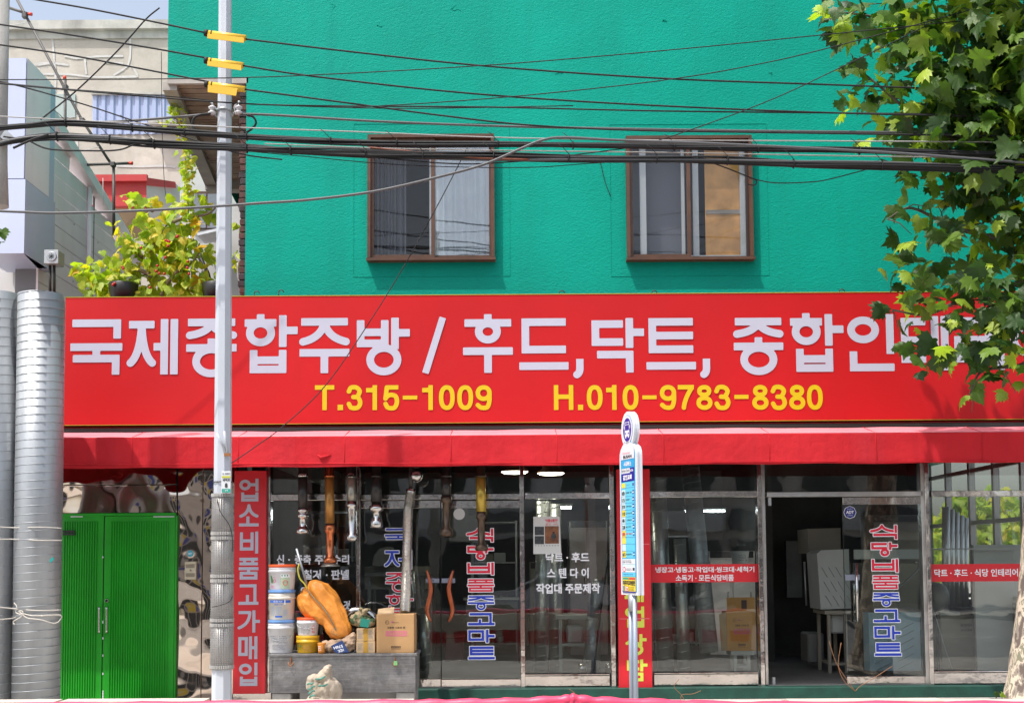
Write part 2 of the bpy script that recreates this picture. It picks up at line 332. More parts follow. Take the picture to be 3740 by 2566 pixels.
def scribble(x0, x1, z0, z1, rows, seed, fn):
    """small illegible print: rows of short uneven strokes"""
    r = random.Random(seed); b = B(); rh = (z1-z0)/rows; h = rh*.62
    for k in range(rows):
        z = z0+k*rh+rh*.15; x = x0; n = 0; end = x1-(x1-x0)*r.random()*.25
        while x < end-h*.5:
            if n and r.random() < .18: x += h*.6
            wd = h*r.uniform(.55, .85); t = h*.2
            segs = [(x, x+t, z, z+h)] if r.random() < .7 else []
            segs += [(x, x+wd, z+h-t, z+h)] if r.random() < .6 else []
            segs += [(x, x+wd, z, z+t)] if r.random() < .6 else []
            segs += [(x+wd-t, x+wd, z, z+h)] if r.random() < .5 else [(x, x+wd, z+h*.45, z+h*.45+t)]
            for i, (a, c, d, e) in enumerate(segs):
                o = i*.0001; p = [Vector(fn(*q)) for q in ((a, d), (c, d), (c, e), (a, e))]; p = [Vector((v.x, v.y-o, v.z)) for v in p]; b.quad(*p)
            x += wd+h*.22; n += 1
    return b
def remeshed(b, vox, name, m, parent=None, disp=0., dscale=.1, smooth=3, seed=0, warp=None, axis=None):
    """several closed lumps joined into one surface, then wrinkled"""
    me = b.mesh(name); o = bpy.data.objects.new(name, me); COL.objects.link(o)
    md = o.modifiers.new('r', 'REMESH'); md.mode = 'VOXEL'; md.voxel_size = vox
    if smooth: s = o.modifiers.new('s', 'SMOOTH'); s.iterations = smooth; s.factor = .6
    dg = bpy.context.evaluated_depsgraph_get(); dg.update(); me2 = bpy.data.meshes.new_from_object(o.evaluated_get(dg)); bpy.data.objects.remove(o)
    me2.name = name
    n = len(me2.vertices); nn = [v.normal.copy() for v in me2.vertices]
    for v, q in zip(me2.vertices, nn):
        p = v.co.copy(); ax = axis
        if ax is not None: pq = p-ax*p.dot(ax)*.72; s = pq/dscale; d = .55-1.5*abs(noise.noise(s))-.7*abs(noise.noise(s*2.3)); v.co = p+q*d*disp; continue
        s = p/dscale+Vector((seed, seed*2, 0)); d = abs(noise.noise(s))-.25+.5*(abs(noise.noise(s*2.1))-.2)+.25*noise.noise(s*4.5)
        v.co = p+q*d*disp
    me2.polygons.foreach_set('use_smooth', [True]*len(me2.polygons)); me2.materials.clear()
    o2 = bpy.data.objects.new(name, me2); COL.objects.link(o2); me2.materials.append(MATS[m])
    if parent: o2.parent = parent; o2.matrix_parent_inverse = INV.get(parent.name, Matrix())
    return o2
def ball(b, c, rx, ry=None, rz=None, n=12, rot=0):
    ry = ry or rx; rz = rz or rx; vs = []; fs = []; m = n
    for i in range(m+1):
        th = math.pi*i/m
        for k in range(n*2):
            a = math.pi*k/n; x, y, z = rx*math.sin(th)*math.cos(a), ry*math.sin(th)*math.sin(a), rz*math.cos(th)
            x, z = x*math.cos(rot)-z*math.sin(rot), x*math.sin(rot)+z*math.cos(rot); vs.append((c[0]+x, c[1]+y, c[2]+z))
    for i in range(m):
        for k in range(n*2): fs.append((i*n*2+k, i*n*2+(k+1) % (n*2), (i+1)*n*2+(k+1) % (n*2), (i+1)*n*2+k))
    return b.add(vs, fs, True)
# ================================================================== materials
mat('teal', (0.0, .285, .21), rough=.62, var=.10, vs=.9, bump=.5, bs=26, detail=8, bdist=.012, bstretch=(.7, 1, 1.2), spec=.12)
for nd in MATS['teal'].node_tree.nodes:
    if nd.type == 'TEX_NOISE' and nd.inputs['Scale'].default_value == 26: nd.inputs['Distortion'].default_value = 1.6; nd.inputs['Detail'].default_value = 2.5
mat('teal_dark', (0.004, .36, .27), rough=.6, var=.1, vs=3, bump=.6, bs=40)
mat('brick', (.075, .03, .025), rough=.8, var=.5, vs=6, bump=.5, bs=80)
mat('brick_b', (.035, .025, .03), rough=.8, var=.4, vs=9, bump=.5, bs=80)
mat('mortar', (.3, .29, .27), rough=.9, var=.2, vs=20, bump=.5, bs=90)
mat('soffit', (.2, .1, .065), rough=.6, var=.45, vs=2.2, stretch=(1, 1, 1), col2=(.36, .27, .21, 1))
mat('beam', (.36, .33, .30), rough=.7, var=.15, vs=5)
mat('brown_frame', (.085, .038, .020), rough=.4, var=.2, vs=7, bump=.1, bs=60)
mat('dark_frame', (.03, .018, .015), rough=.4)
mat('white_pvc', (.72, .77, .80), rough=.35)
mat('stainless', (.62, .58, .55), rough=.13, metal=1, bump=.3, bs=2.2, bdist=.06, var=.08, vs=3)
mat('cladding', (.56, .47, .40), rough=.05, metal=1, bump=.34, bs=2.4, bdist=.16, var=.05, vs=3)
for k_ in ('stainless', 'cladding'):
    for nd in MATS[k_].node_tree.nodes:
        if nd.type == 'TEX_NOISE' and nd.inputs['Scale'].default_value in (1.7, 2.2) or nd.type == 'TEX_NOISE' and abs(nd.inputs['Scale'].default_value-2.4) < .01: nd.inputs['Detail'].default_value = .6
mat('stainless_dull', (.55, .53, .51), rough=.28, metal=1, bump=.3, bs=5, bdist=.03, var=.12, vs=5)
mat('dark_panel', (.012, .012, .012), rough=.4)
mat('green_door', (.004, .31, .006), rough=.5, var=.12, vs=3, bump=.25, bs=70, bdist=.003)
mat('green_base', (.006, .055, .038), rough=.6, var=.3, vs=6, bump=.4, bs=50)
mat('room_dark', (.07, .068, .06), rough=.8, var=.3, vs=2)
mat('room_wall', (.15, .148, .14), rough=.85, var=.25, vs=1.5)
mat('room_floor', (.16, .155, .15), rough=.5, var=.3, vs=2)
mat('alu', (.42, .43, .44), rough=.4, metal=.6)
mat('chrome', (.55, .54, .52), rough=.15, metal=1)
mat('galv', (.34, .36, .38), rough=.42, metal=.5, var=.16, vs=5, stretch=(1, 1, .15), bump=.12, bs=7, bdist=.02)
mat('galv_in', (.55, .57, .56), rough=.33, metal=.75, var=.15, vs=6, stretch=(1, 1, .2))
mat('concrete', (.36, .345, .32), rough=.9, var=.2, vs=2.5, bump=.4, bs=40)
mat('white_paint', (.70, .72, .76), rough=.5, var=.08, vs=6)
mat('curtain', (.80, .90, .97), rough=.9, var=.1, vs=5)
mat('curtain_pale', (.20, .21, .25), rough=.9)
mat('board', (.74, .40, .14), rough=.7, var=.25, vs=5)
glass_mat('glass', (.92, .95, .93), boost=1.8); glass_mat('glass_up', (.97, .97, .97), 1.5, .7); glass_mat('glass_clear', (.98, .98, .98), 1.45, .45); glass_mat('glass_sky', (.95, .96, .97), 1.5, 4.2); glass_mat('glass_door', (.90, .94, .92), 1.5, 1.8)
wallmix('teal', (.55, 1, .55), .35, (.002, .32, .25, 1)); wallmix('teal', (2.6, 1, .22), .38, (.003, .22, .17, 1)); wallmix('green_door', (3, 1, .4), .3, (.006, .20, .01, 1))
# ================================================================== the green building
ZT = 9.6; GX0 = P(612, 285, 0).x; SX0 = P(897, 700, 0).x; GX1 = 6.35; ZS = P(740, 284, 0).z; ZB = 2.95
bld = thing('green_building', 'emerald green rendered building with brown framed upstairs windows over the shop', 'building', (0, 0, .22))
W1 = rect(1345, 500, 1806, 958, 0); W2 = rect(2286, 505, 2744, 956, 0)
def wall_holes(b, x0, x1, z0, z1, y0, y1, holes):
    xs = sorted({x0, x1}|{h[0] for h in holes}|{h[1] for h in holes}); zs = sorted({z0, z1}|{h[2] for h in holes}|{h[3] for h in holes})
    for i in range(len(xs)-1):
        for j in range(len(zs)-1):
            cx, cz = (xs[i]+xs[i+1])/2, (zs[j]+zs[j+1])/2
            if any(h[0] < cx < h[1] and h[2] < cz < h[3] for h in holes): continue
            b.quad((xs[i], y0, zs[j]), (xs[i+1], y0, zs[j]), (xs[i+1], y0, zs[j+1]), (xs[i], y0, zs[j+1]))
    for h in holes:
        a, c, d, e = h
        b.quad((a, y0, d), (a, y1, d), (c, y1, d), (c, y0, d)); b.quad((a, y0, e), (c, y0, e), (c, y1, e), (a, y1, e))
        b.quad((a, y0, d), (a, y0, e), (a, y1, e), (a, y1, d)); b.quad((c, y0, d), (c, y1, d), (c, y1, e), (c, y0, e))
b = B(); wall_holes(b, SX0, GX1, ZB, ZS, 0, .2, [W1, W2])
b.quad((GX0, 0, ZS), (GX1, 0, ZS), (GX1, 0, ZT), (GX0, 0, ZT)); b.quad((GX0, 0, ZS), (GX0, 0, ZT), (GX0-.4, 6, ZT), (GX0-.4, 6, ZS))
b.quad((GX1, 0, .2), (GX1, 6.5, .2), (GX1, 6.5, ZT), (GX1, 0, ZT))if False else None
part('front_wall', b, 'teal', bld, fixn=False)
b = B(); b.box(GX1-.2, GX1, .001, 7, 3.2, ZT); b.box(GX0-.3, GX1, .0, 7, ZT, ZT+.15); b.box(-4.9, GX1-.21, 7, 7.2, .2, ZT); part('outer_wall', b, 'teal_dark', bld)
b = B(); b.box(SX0, SX0+.2, .22, 7, 3.0, ZS-.02); part('side_wall', b, 'mortar', bld)
# soffit slats under the overhanging bay
backL, backR = P(790, 650, 3.7), P(905, 650, 3.7)
fL, fR = Vector((GX0+.10, .05, ZS-.03)), Vector((SX0, .05, ZS-.03)); bL, bR = Vector((backL.x, 3.7, ZS-.03)), Vector((SX0-.02, 3.7, ZS-.03))
N = 46
for i in range(N):
    t0, t1 = i/N, (i+.82)/N
    a, c, d, e = fL.lerp(bL, t0), fR.lerp(bR, t0), fR.lerp(bR, t1), fL.lerp(bL, t1); b = B()
    dz = Vector((0, 0, -.02-.012*rnd.random())); b.hexa([a+dz, c+dz, d+dz, e+dz], [a, c, d, e]); part('soffit_slat', b, 'soffit', bld)
b = B(); b.quad(fL+Vector((0, 0, .01)), fR+Vector((0, 0, .01)), bR+Vector((0, 0, .01)), bL+Vector((0, 0, .01))); part('soffit_board', b, 'dark_frame', bld, fixn=False)
b = B(); o1 = Vector((.17, 0, 0)); dn = Vector((0, 0, -.10))
b.hexa([fL-o1+dn, fL+dn, bL+dn, bL-o1+dn], [fL-o1, fL, bL, bL-o1])
b.box(GX0, SX0+.02, .0, .05, ZS-.07, ZS-.001); part('edge_beam', b, 'beam', bld)
b = B(); b.hexa([bL-o1+dn*1.6+Vector((0, 0, 0)), bR+dn*1.6, bR+dn*1.6+Vector((0, .2, 0)), bL-o1+dn*1.6+Vector((0, .2, 0))], [bL-o1, bR, bR+Vector((0, .2, 0)), bL-o1+Vector((0, .2, 0))]); part('back_beam', b, 'beam', bld)
# exposed brick ends at the wall corner
z = P(880, 1075, .1).z; i = 0
while z < ZS-.15:
    h = .066+.006*rnd.random(); b = B(); j = rnd.uniform(-.012, .012)
    b.box(SX0-.085+j, SX0-.004, .03+rnd.uniform(0, .02), .2, z, z+h, bev=.006); part('brick', b, 'brick' if rnd.random() < .6 else 'brick_b', bld); z += .083
b = B(); b.box(SX0-.07, SX0-.002, .06, .21, P(880, 1078, .1).z, ZS-.08); part('mortar_joint', b, 'mortar', bld)
# raised plaster lines round the windows
for (a, c, d, e) in (rect(1290, 450, 1862, 1010, 0), rect(2228, 452, 2804, 1008, 0)):
    b = B(); t = .007; k = .004
    b.box(a, a+t, -k, .0, d, e); b.box(c-t, c, -k, 0, d, e); b.box(a+t, c-t, -k, 0, e-t, e); b.box(a+t, c-t, -k, 0, d, d+t); part('plaster_line', b, 'teal', bld)
b = B()   # old cracks, patched bumps
for _ in range(7):
    c = P(rnd.uniform(930, 3000), rnd.uniform(10, 330), 0); pts = [c]
    for _k in range(5): pts.append(pts[-1]+Vector((rnd.uniform(-.05, .05), 0, rnd.uniform(-.06, .02))))
    b.tube(pts, [.002, .004, .006, .005, .004, .002], n=6)
part('plaster_blister', b, 'teal', bld, kind='stuff')
def window(q, k, label):
    a, c, d, e = q; f = P(0, 0, 0); wf = thing_child('window', bld, label)
    y0, y1 = -.10, .02
    b = B(); t = .038; b.box(a, a+t, y0, y1, d+t, e-t); b.box(c-t, c, y0, y1, d+t, e-t); b.box(a, c, y0, y1, e-t, e); b.box(a-.01, c+.01, y0-.02, y1, d, d+t*.8)
    part('outer_frame', b, 'brown_frame' if k == 0 else 'brown_frame', wf)
    mx = a+(c-a)*(.515 if k == 0 else .495)
    b = B(); s = .036; z0, z1 = d+t*.8+.002, e-t-.002; x0 = a+t+.002; Y0, Y1 = -.06, -.02
    b.box(x0, x0+s, Y0, Y1, z0, z1); b.box(mx-s*.6, mx+s*.6, Y0, Y1, z0, z1); b.box(x0+s, mx-s*.6, Y0, Y1, z1-s, z1); b.box(x0+s, mx-s*.6, Y0, Y1, z0, z0+s*1.3)
    part('sash_frame', b, 'brown_frame', wf)
    x1 = c-t-.002; b = B(); Y0, Y1 = -.018, .018
    if k == 0: b.box(x1-s*.6, x1, Y0, Y1, z0, z1); b.box(mx-.03, x1-s*.6, Y0, Y1, z0, z0+s*1.3); b.box(mx-.03, x1-s*.6, Y0, Y1, z1-s, z1); mm = 'brown_frame'
    else: b.box(x1-s*.8, x1, Y0, Y1, z0, z1); b.box(mx-.03, x1-s*.8, Y0, Y1, z0, z0+s*.8); b.box(mx-.03, x1-s*.8, Y0, Y1, z1-s*.5, z1); mm = 'dark_frame'
    part('sash_frame', b, mm, wf)
    b = B(); b.box(x0+s, mx-s*.6, -.042, -.038, z0+s*1.3, z1-s); part('pane', b, 'glass_up', wf)
    b = B(); b.box(mx+.03, x1-s*.7, -.003, .001, z0+s*.8, z1-s*.5); part('pane', b, 'glass_up' if k else 'glass_sky', wf)
    b = B(); Y0, Y1 = .05, .09; s2 = .045; strips = [(mx+.0, mx+.0+s2), (x1-s2*1.5, x1-s2*.4)] if k == 0 else [(a+(c-a)*.115, a+(c-a)*.165), (mx-s2*1.6, mx-s2*.75), (mx+s2*1.5, mx+s2*3), (x1-s2*1.9, x1-s2*.5)]
    if k == 0: strips = [(mx-s2*1.1, mx-s2*.65), (x1-s2*1.5, x1-s2*.55)]
    for u, v in strips: b.box(u, v, Y0, Y1, z0+.001, z1)
    b.box(a+.02, c-.02, Y0+.005, Y1-.005, z0-.005, z0+(.06 if k else .05)); b.box(a+.02, c-.02, Y0+.005, Y1-.005, z1-.05, z1+.01)
    part('inner_frame', b, 'white_pvc', wf)
    b = B(); b.box(a-.1, c+.1, 1.6, 1.65, d-.3, e+.3); b.box(a-.1, a-.05, .25, 1.6, d-.3, e+.3); b.box(c+.05, c+.1, .25, 1.6, d-.3, e+.3); b.box(a-.1, c+.1, .25, 1.6, d-.35, d-.3); b.box(a-.1, c+.1, .25, 1.6, e+.3, e+.35)
    part('room_wall', b, 'curtain_pale' if k else 'room_wall', wf)
    return mx, z0, z1, a, c
def thing_child(name, parent, label=None):
    o = bpy.data.objects.new(name, None); COL.objects.link(o); o.parent = parent; o.empty_display_size = .2
    o.matrix_parent_inverse = INV[parent.name]; INV[o.name] = Matrix()
    if label: o['label'] = label
    return o
mx, z0, z1, a, c = window(W1, 0, None)
def drape(x0, x1, y, z0, z1, m, label, cat, grp, folds=9, amp=.025):
    b = B(); n = folds*6; pts = []
    for i in range(n+1):
        x = x0+(x1-x0)*i/n; yy = y+amp*math.sin(i/n*folds*2*math.pi)+amp*.4*math.sin(i*1.7); pts.append((x, yy))
    for i in range(n): b.quad((pts[i][0], pts[i][1], z0), (pts[i+1][0], pts[i+1][1], z0), (pts[i+1][0], pts[i+1][1], z1), (pts[i][0], pts[i][1], z1))
    o = part('curtain', b, m, None, fixn=False); return tag(o, label, cat, grp)
drape(mx+.0, c-.02, .122, z0-.1, z1+.15, 'curtain', 'pale blue curtain behind the right pane of the left upstairs window', 'curtain', None)
drape(a+.05, mx-.35, .30, z0-.1, z1+.15, 'curtain_pale', 'dim grey curtain behind the left pane of the left upstairs window', 'curtain', None)
mx, z0, z1, a, c = window(W2, 1, None)
b = B(); q = rect(2570, 540, 2706, 930, .2); b.box(q[0], q[1]+.05, .10, .12, z0, z1+.1); r_ = P(2600, 790, .19).z
o = part('brown_board', b, 'board', None); tag(o, 'brown hardboard sheet standing behind the right pane of the right upstairs window', 'board')
b.v and None
b2 = B(); b2.box(q[0]+.01, q[1]+.04, .088, .099, r_, r_+.05); part('batten', b2, 'beam', o)
b3 = B(); b3.box(a+.02, mx+.0, .25, .27, z0-.05, z1+.1); o = part('roller_blind', b3, 'curtain_pale', None, fixn=True); tag(o, 'plain grey blind hanging behind the left pane of the right upstairs window', 'blind')
# ------------------------------------------------------------------ ground floor room
FZ = .345; CZ = 3.35; RB = 6.6; RX = 6.15; LX = P(985, 2000, .2).x
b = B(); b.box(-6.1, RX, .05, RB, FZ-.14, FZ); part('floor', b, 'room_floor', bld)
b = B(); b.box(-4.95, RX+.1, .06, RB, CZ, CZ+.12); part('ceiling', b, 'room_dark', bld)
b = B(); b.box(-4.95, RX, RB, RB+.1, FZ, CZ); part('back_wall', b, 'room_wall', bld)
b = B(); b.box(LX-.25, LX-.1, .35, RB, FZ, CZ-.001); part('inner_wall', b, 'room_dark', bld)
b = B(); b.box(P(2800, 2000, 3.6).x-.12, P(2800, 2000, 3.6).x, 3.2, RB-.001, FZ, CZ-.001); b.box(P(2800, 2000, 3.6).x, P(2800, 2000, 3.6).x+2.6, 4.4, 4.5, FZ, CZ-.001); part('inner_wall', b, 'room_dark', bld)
# glazed right hand wall of the shop, seen through the end window
b = B()
YS = [.32, 1.15, 1.95, 2.8, 3.7]
b.box(RX, RX+.12, .31, 4.6, .2, 1.25); part('side_parapet', b, 'room_wall', bld)
b = B(); b.box(RX, RX+.12, 3.72, RB, 1.25, CZ); part('side_parapet', b, 'room_wall', bld)
b = B()
for y in YS: b.box(RX, RX+.08, y, y+.07, 1.252, CZ-.002)
for z in (1.28, 2.25, 2.95, 3.28): b.box(RX+.01, RX+.07, .4, 3.69, z, z+.055)
part('side_window_frame', b, 'alu', bld)
b = B(); b.quad((RX+.033, .4, 1.34), (RX+.033, 3.7, 1.34), (RX+.033, 3.7, 3.28), (RX+.033, .4, 3.28)); part('pane', b, 'glass_clear', bld, fixn=False)
# ================================================================== shopfront
shop = thing('shopfront', 'stainless steel framed glass shopfront under the red awning', 'shopfront', (1, .1, .22))
YG = .12
def member(name, px0, py0, px1, py1, y0, y1, m='stainless', par=None, bev=.004, lean=True):
    """a frame piece; long uprights keep the photographed top and bottom"""
    q = rect(px0, py0, px1, py1, y0); b = B(); b.box(q[0], q[1], y0, y1, q[2], q[3], bev=bev); return part(name, b, m, par or shop)
# left cladding above and beside the green door
member('cladding_panel', 200, 1772, 645, 1872, .02, .05, 'cladding'); member('cladding_panel', 200, 1690, 645, 1769, .022, .05, 'cladding')
member('cladding_panel', 645.5, 1690, 737, 2556, .022, .05, 'cladding'); member('cladding_panel', 739, 1690, 862, 2556, .02, .05, 'cladding')
q = rect(150, 1640, 900, 1700, .06); b = B(); b.box(-6.2, q[1], .055, .12, .2, 3.4); part('backing_wall', b, 'dark_panel', shop)
member('cladding_panel', 850, 2528, 990, 2560, -.02, .05, 'stainless')
member('post', 972, 1690, 986, 2530, .02, .16)
member('mullion', 1302, 1690, 1315, 2190, .06, .16); member('mullion', 1302, 2190, 1315, 2505, .06, .16)
member('post', 1900, 1690, 1916, 2512, .03, .17); member('post', 2229, 1690, 2246, 2512, .03, .17)
member('post', 2248, 2512, 2388, 2560, .0, .1); member('post', 2772, 1690, 2788, 2508, .02, .17); member('post', 2789, 1690, 2800, 2508, .05, .17, 'stainless_dull')
member('post', 3372, 1690, 3386, 2504, .04, .17, 'stainless_dull'); member('post', 3387, 1690, 3402, 2504, .02, .16)
for (x0, x1, ya, yb) in ((987, 1301, 1803, 1826), (1316, 1899, 1803, 1823), (1917, 2228, 1798, 1820), (2370, 2771, 1792, 1815), (2801, 3371, 1794, 1812), (3403, 3760, 1790, 1812)):
    member('transom', x0, ya, x1, yb, .04, .15, 'stainless' if x0 != 2801 else 'stainless_dull')
for (x0, x1, ya, yb) in ((987, 1301, 2470, 2512), (1917, 2228, 2466, 2510), (2389, 2771, 2460, 2506), (3403, 3700, 2455, 2504)):
    member('bottom_rail', x0, ya, x1, yb, .05, .15); member('bottom_ledge', x0, ya-6, x1, ya-1, .03, .15)
def pane(px0, py0, px1, py1, y=YG, m='glass', par=None):
    q = rect(px0, py0, px1, py1, y); b = B(); b.box(q[0], q[1], y, y+.008, q[2], q[3]); return part('pane', b, m, par or shop)
for (x0, x1) in ((987, 1301), (1316, 1899), (1917, 2228), (2370, 2771), (2801, 3371), (3403, 3760)): pane(x0, 1690, x1, 1800)
for (x0, x1, y0, y1) in ((987, 1301, 1827, 2465), (1917, 2228, 1821, 2460), (2375, 2771, 1816, 2455), (3403, 3760, 1813, 2450)): pane(x0, y0, x1, y1)
q = rect(1480, 2506, 3760, 2560, -.12); b = B(); b.box(q[0], GX1, -.12, .045, .2, FZ-.012, bev=.008); part('green_plinth', b, 'green_base', shop)
q = rect(850, 2506, 1480, 2560, .06); b = B(); b.box(q[0]-.6, P(1480, 2520, -.12).x-.003, .056, .14, .2, FZ-.02); part('dark_plinth', b, 'dark_panel', shop)
def door(px0, px1, py0, py1, top, bot, par_label, y=.075):
    d = thing_child('door', shop, par_label)
    q = rect(px0, py0, px1, py0+top, y); b = B(); b.box(q[0], q[1], y, y+.035, q[2], q[3], bev=.003); part('top_rail', b, 'stainless', d)
    q2 = rect(px0, py1-bot, px1, py1, y); b = B(); b.box(q[0], q[1], y, y+.035, q2[2], q2[3], bev=.003); part('bottom_rail', b, 'stainless', d)
    b = B(); b.box(q[0]+.002, q[1]-.002, y+.012, y+.022, q2[3]+.001, q[2]-.001); part('pane', b, 'glass_door', d)
    b = B(); b.box(q[0]-.004, q[0]+.001, y+.01, y+.024, q2[3], q[2]); part('edge_seal', b, 'dark_panel', d)
    return d
d1 = door(1318, 1608, 1827, 2512, 28, 33, None); d2 = door(1611, 1898, 1827, 2512, 28, 33, None); d3 = door(3078, 3368, 1814, 2500, 27, 32, None)
mat('orange_wood', (.42, .085, .02), rough=.35, coat=.4, var=.25, vs=9)
def whandle(cx, s, par):
    pts = [P(cx+s*6, 2082, -.02), P(cx-s*3, 2115, -.03), P(cx-s*9, 2150, -.035), P(cx-s*2, 2190, -.035), P(cx+s*5, 2225, -.03), P(cx+s*0, 2250, -.02), P(cx-s*9, 2268, -.01)]
    pts = smooth_path(pts, 5); n = len(pts); b = B(); b.tube(pts, [.006+.021*math.sin(math.pi*(.04+.92*i/(n-1)))**.7 for i in range(n)], n=10)
    b.tube([P(cx-s*3, 2115, -.03), P(cx-s*3, 2115, .09)], .01); b.tube([P(cx+s*5, 2228, -.03), P(cx+s*5, 2228, .09)], .01)
    part('handle', b, 'orange_wood', par)
whandle(1565, -1, d1); whandle(1648, 1, d2)
mat('lock_grey', (.30, .33, .42), rough=.35, metal=.5)
b = B(); q = rect(1555, 2110, 1604, 2128, .05); b.box(q[0], q[1], .05, .074, q[2], q[3], bev=.006); part('lock', b, 'lock_grey', d1)
b = B(); b.lathe([(-.005, .008), (0, .008)], (q[0]+.09, .046, (q[2]+q[3])/2), n=12, axis='Y'); part('lock_cylinder', b, 'chrome', d1)
b = B(); q = rect(1612, 2110, 1662, 2128, .05); b.box(q[0], q[1], .05, .074, q[2], q[3], bev=.006); part('lock', b, 'lock_grey', d2)
b = B(); b.tube([P(3128, 2055, -.01), P(3132, 2272, -.01)], .016, n=12); b.tube([P(3128, 2090, -.01), P(3128, 2090, .08)], .009); b.tube([P(3131, 2240, -.01), P(3131, 2240, .08)], .009); part('handle', b, 'chrome', d3)
b = B(); b.tube([P(3118, 2053, .16), P(3122, 2270, .16)], .016, n=12); part('handle', b, 'chrome', d3)
b = B(); q = rect(3088, 2096, 3140, 2118, .05); b.box(q[0], q[1], .05, .074, q[2], q[3], bev=.005); part('lock', b, 'lock_grey', d3)
b = B(); q = rect(2807, 1815, 2817, 1845, .06); b.box(q[0], q[1], .06, .12, q[2], q[3]); q = rect(2822, 2472, 2832, 2500, .06); b.box(q[0], q[1], .06, .12, q[2], q[3]); part('pivot_bracket', b, 'alu', shop)
# ================================================================== green steel double door
gd = thing('steel_double_door', 'bright green ribbed steel double door beside the spiral ducts', 'door', (-4.7, -.04, .22))
def ribbed(px0, px1, py0, py1, y, pitch, name='door_leaf'):
    q = rect(px0, py0, px1, py1, y); b = B(); x0, x1, z0, z1 = q; b.box(x0, x1, y, y+.04, z0, z1)
    mg = .07; x = x0+mg; xs = []
    leaf = part(name, b, 'green_door', gd); b = B(); pw = pitch
    while x < x1-mg-pw*.5:
        b.hexa([(x, y-.001, z0+mg*.4), (x+pw*.62, y-.001, z0+mg*.4), (x+pw*.47, y-.012, z0+mg*.4), (x+pw*.15, y-.012, z0+mg*.4)], [(x, y-.001, z1-mg*.9), (x+pw*.62, y-.001, z1-mg*.9), (x+pw*.47, y-.012, z1-mg*.9), (x+pw*.15, y-.012, z1-mg*.9)]); x += pw
    part('rib', b, 'green_door', leaf, kind='stuff'); return leaf, q
la, qa = ribbed(206, 374, 1884, 2556, -.02, .029); lb, qb = ribbed(378, 636, 1884, 2556, -.025, .029)
INV[la.name] = Matrix(); INV[lb.name] = Matrix()
b = B(); q = rect(190, 1873, 641, 1883, -.03); b.box(q[0], q[1], -.03, .02, q[2], q[3]); q2 = rect(637, 1883, 642, 2556, -.03); b.box(q2[0]+.001, q2[1]+.004, -.028, .02, q2[2], q[2]-.001); part('frame', b, 'green_door', gd)
b = B(); q = rect(374.5, 1890, 377.5, 2556, -.012); b.box(q[0], q[1], -.012, .015, q[2], q[3]); part('gap_strip', b, 'dark_panel', gd)
b = B()
for z0_, z1_ in ((2030, 2037), (2265, 2275), (2325, 2333), (2388, 2396), (2455, 2463), (2520, 2554)):
    q = rect(374, z0_, 377.5, z1_, -.03); b.box(q[0], q[1], -.03, -.026, q[2], q[3])
q = rect(560, 1884, 637, 1887, -.034); b.box(q[0], q[1], -.036, -.034, q[2], q[3]); q = rect(258, 1884, 302, 1887, -.034); b.box(q[0], q[1], -.036, -.034, q[2], q[3])
part('bare_edge', b, 'white_paint', gd)
for cx, lf in ((362, la), (389, lb)):
    b = B(); b.tube(smooth_path([P(cx, 2218, -.03), P(cx, 2218, -.085), P(cx, 2225, -.09), P(cx, 2300, -.09), P(cx, 2307, -.085), P(cx, 2307, -.03)], 3), .011, n=10); part('handle', b, 'chrome', lf)
b = B(); c = P(391, 2192, -.03); b.lathe([(-.02, .018), (-.016, .022), (0, .022)], c, n=16, axis='Y'); part('lock', b, 'chrome', lb)
b = B(); q = rect(226, 1936, 272, 1943, -.05); b.box(q[0], q[1], -.05, -.034, q[2], q[3]); q = rect(226, 1946, 274, 1953, -.05); b.box(q[0], q[1], -.05, -.034, q[2], q[3]); part('hinge_bar', b, 'dark_panel', la)
# intercom and security sticker on the stainless cladding
mat('ivory', (.52, .46, .33), rough=.5); mat('ivory_dark', (.25, .21, .15), rough=.6); mat('sticker_cyan', (.05, .35, .45), rough=.4); mat('print_white', (.85, .86, .90), rough=.45); mat('print_black', (.02, .02, .022), rough=.6)
ic = thing('intercom', 'small cream intercom with speaker slots on the stainless cladding', 'intercom', tuple(P(695, 2115, .02)))
q = rect(674, 2049, 716, 2115, -.02); b = B(); b.box(q[0], q[1], -.02, .021, q[2], q[3], bev=.006); part('casing', b, 'ivory', ic)
for k in (2058, 2091):
    q = rect(678, k, 711, k+14, -.022)
    for j in range(5): zz = q[2]+(q[3]-q[2])*j/5; b = B(); b.box(q[0], q[1], -.023, -.021, zz, zz+.006); part('speaker_slot', b, 'ivory_dark', ic)
b = B(); c = P(696, 2081, -.022); b.lathe([(-.006, .010), (0, .012)], c, n=14, axis='Y'); part('button', b, 'ivory_dark', ic)
st = B(); c = P(695, 2020, .018); st.lathe([(-.002, .038), (.002, .038)], c, n=20, axis='Y'); s_ = part('round_sticker', st, 'sticker_cyan', None); tag(s_, 'round cyan sticker on the stainless cladding above the intercom', 'sticker')
text('ADT', (c.x-.024, c.x+.024, c.z-.010, c.z+.010), .0155, 'print_white', s_, off=.02)
mat('sign_red', (.50, .005, .008), rough=.5, spec=.3, var=.10, vs=.5, bump=.12, bs=1.2, bdist=.08, detail=2)
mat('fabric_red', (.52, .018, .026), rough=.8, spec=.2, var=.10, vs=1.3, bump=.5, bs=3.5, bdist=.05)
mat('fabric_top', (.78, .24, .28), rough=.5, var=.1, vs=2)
mat('letter_white', (.47, .47, .57), rough=.4, var=.03, vs=2); mat('letter_yellow', (.62, .46, .0), rough=.4); mat('trim_yellow', (.45, .36, .02), rough=.5)
mat('band_red', (.62, .015, .025), rough=.4, var=.05, vs=4); mat('blue_print', (.015, .05, .50), rough=.4); mat('red_print', (.72, .015, .05), rough=.4)
mat('lime_print', (.62, .68, .08), rough=.45)
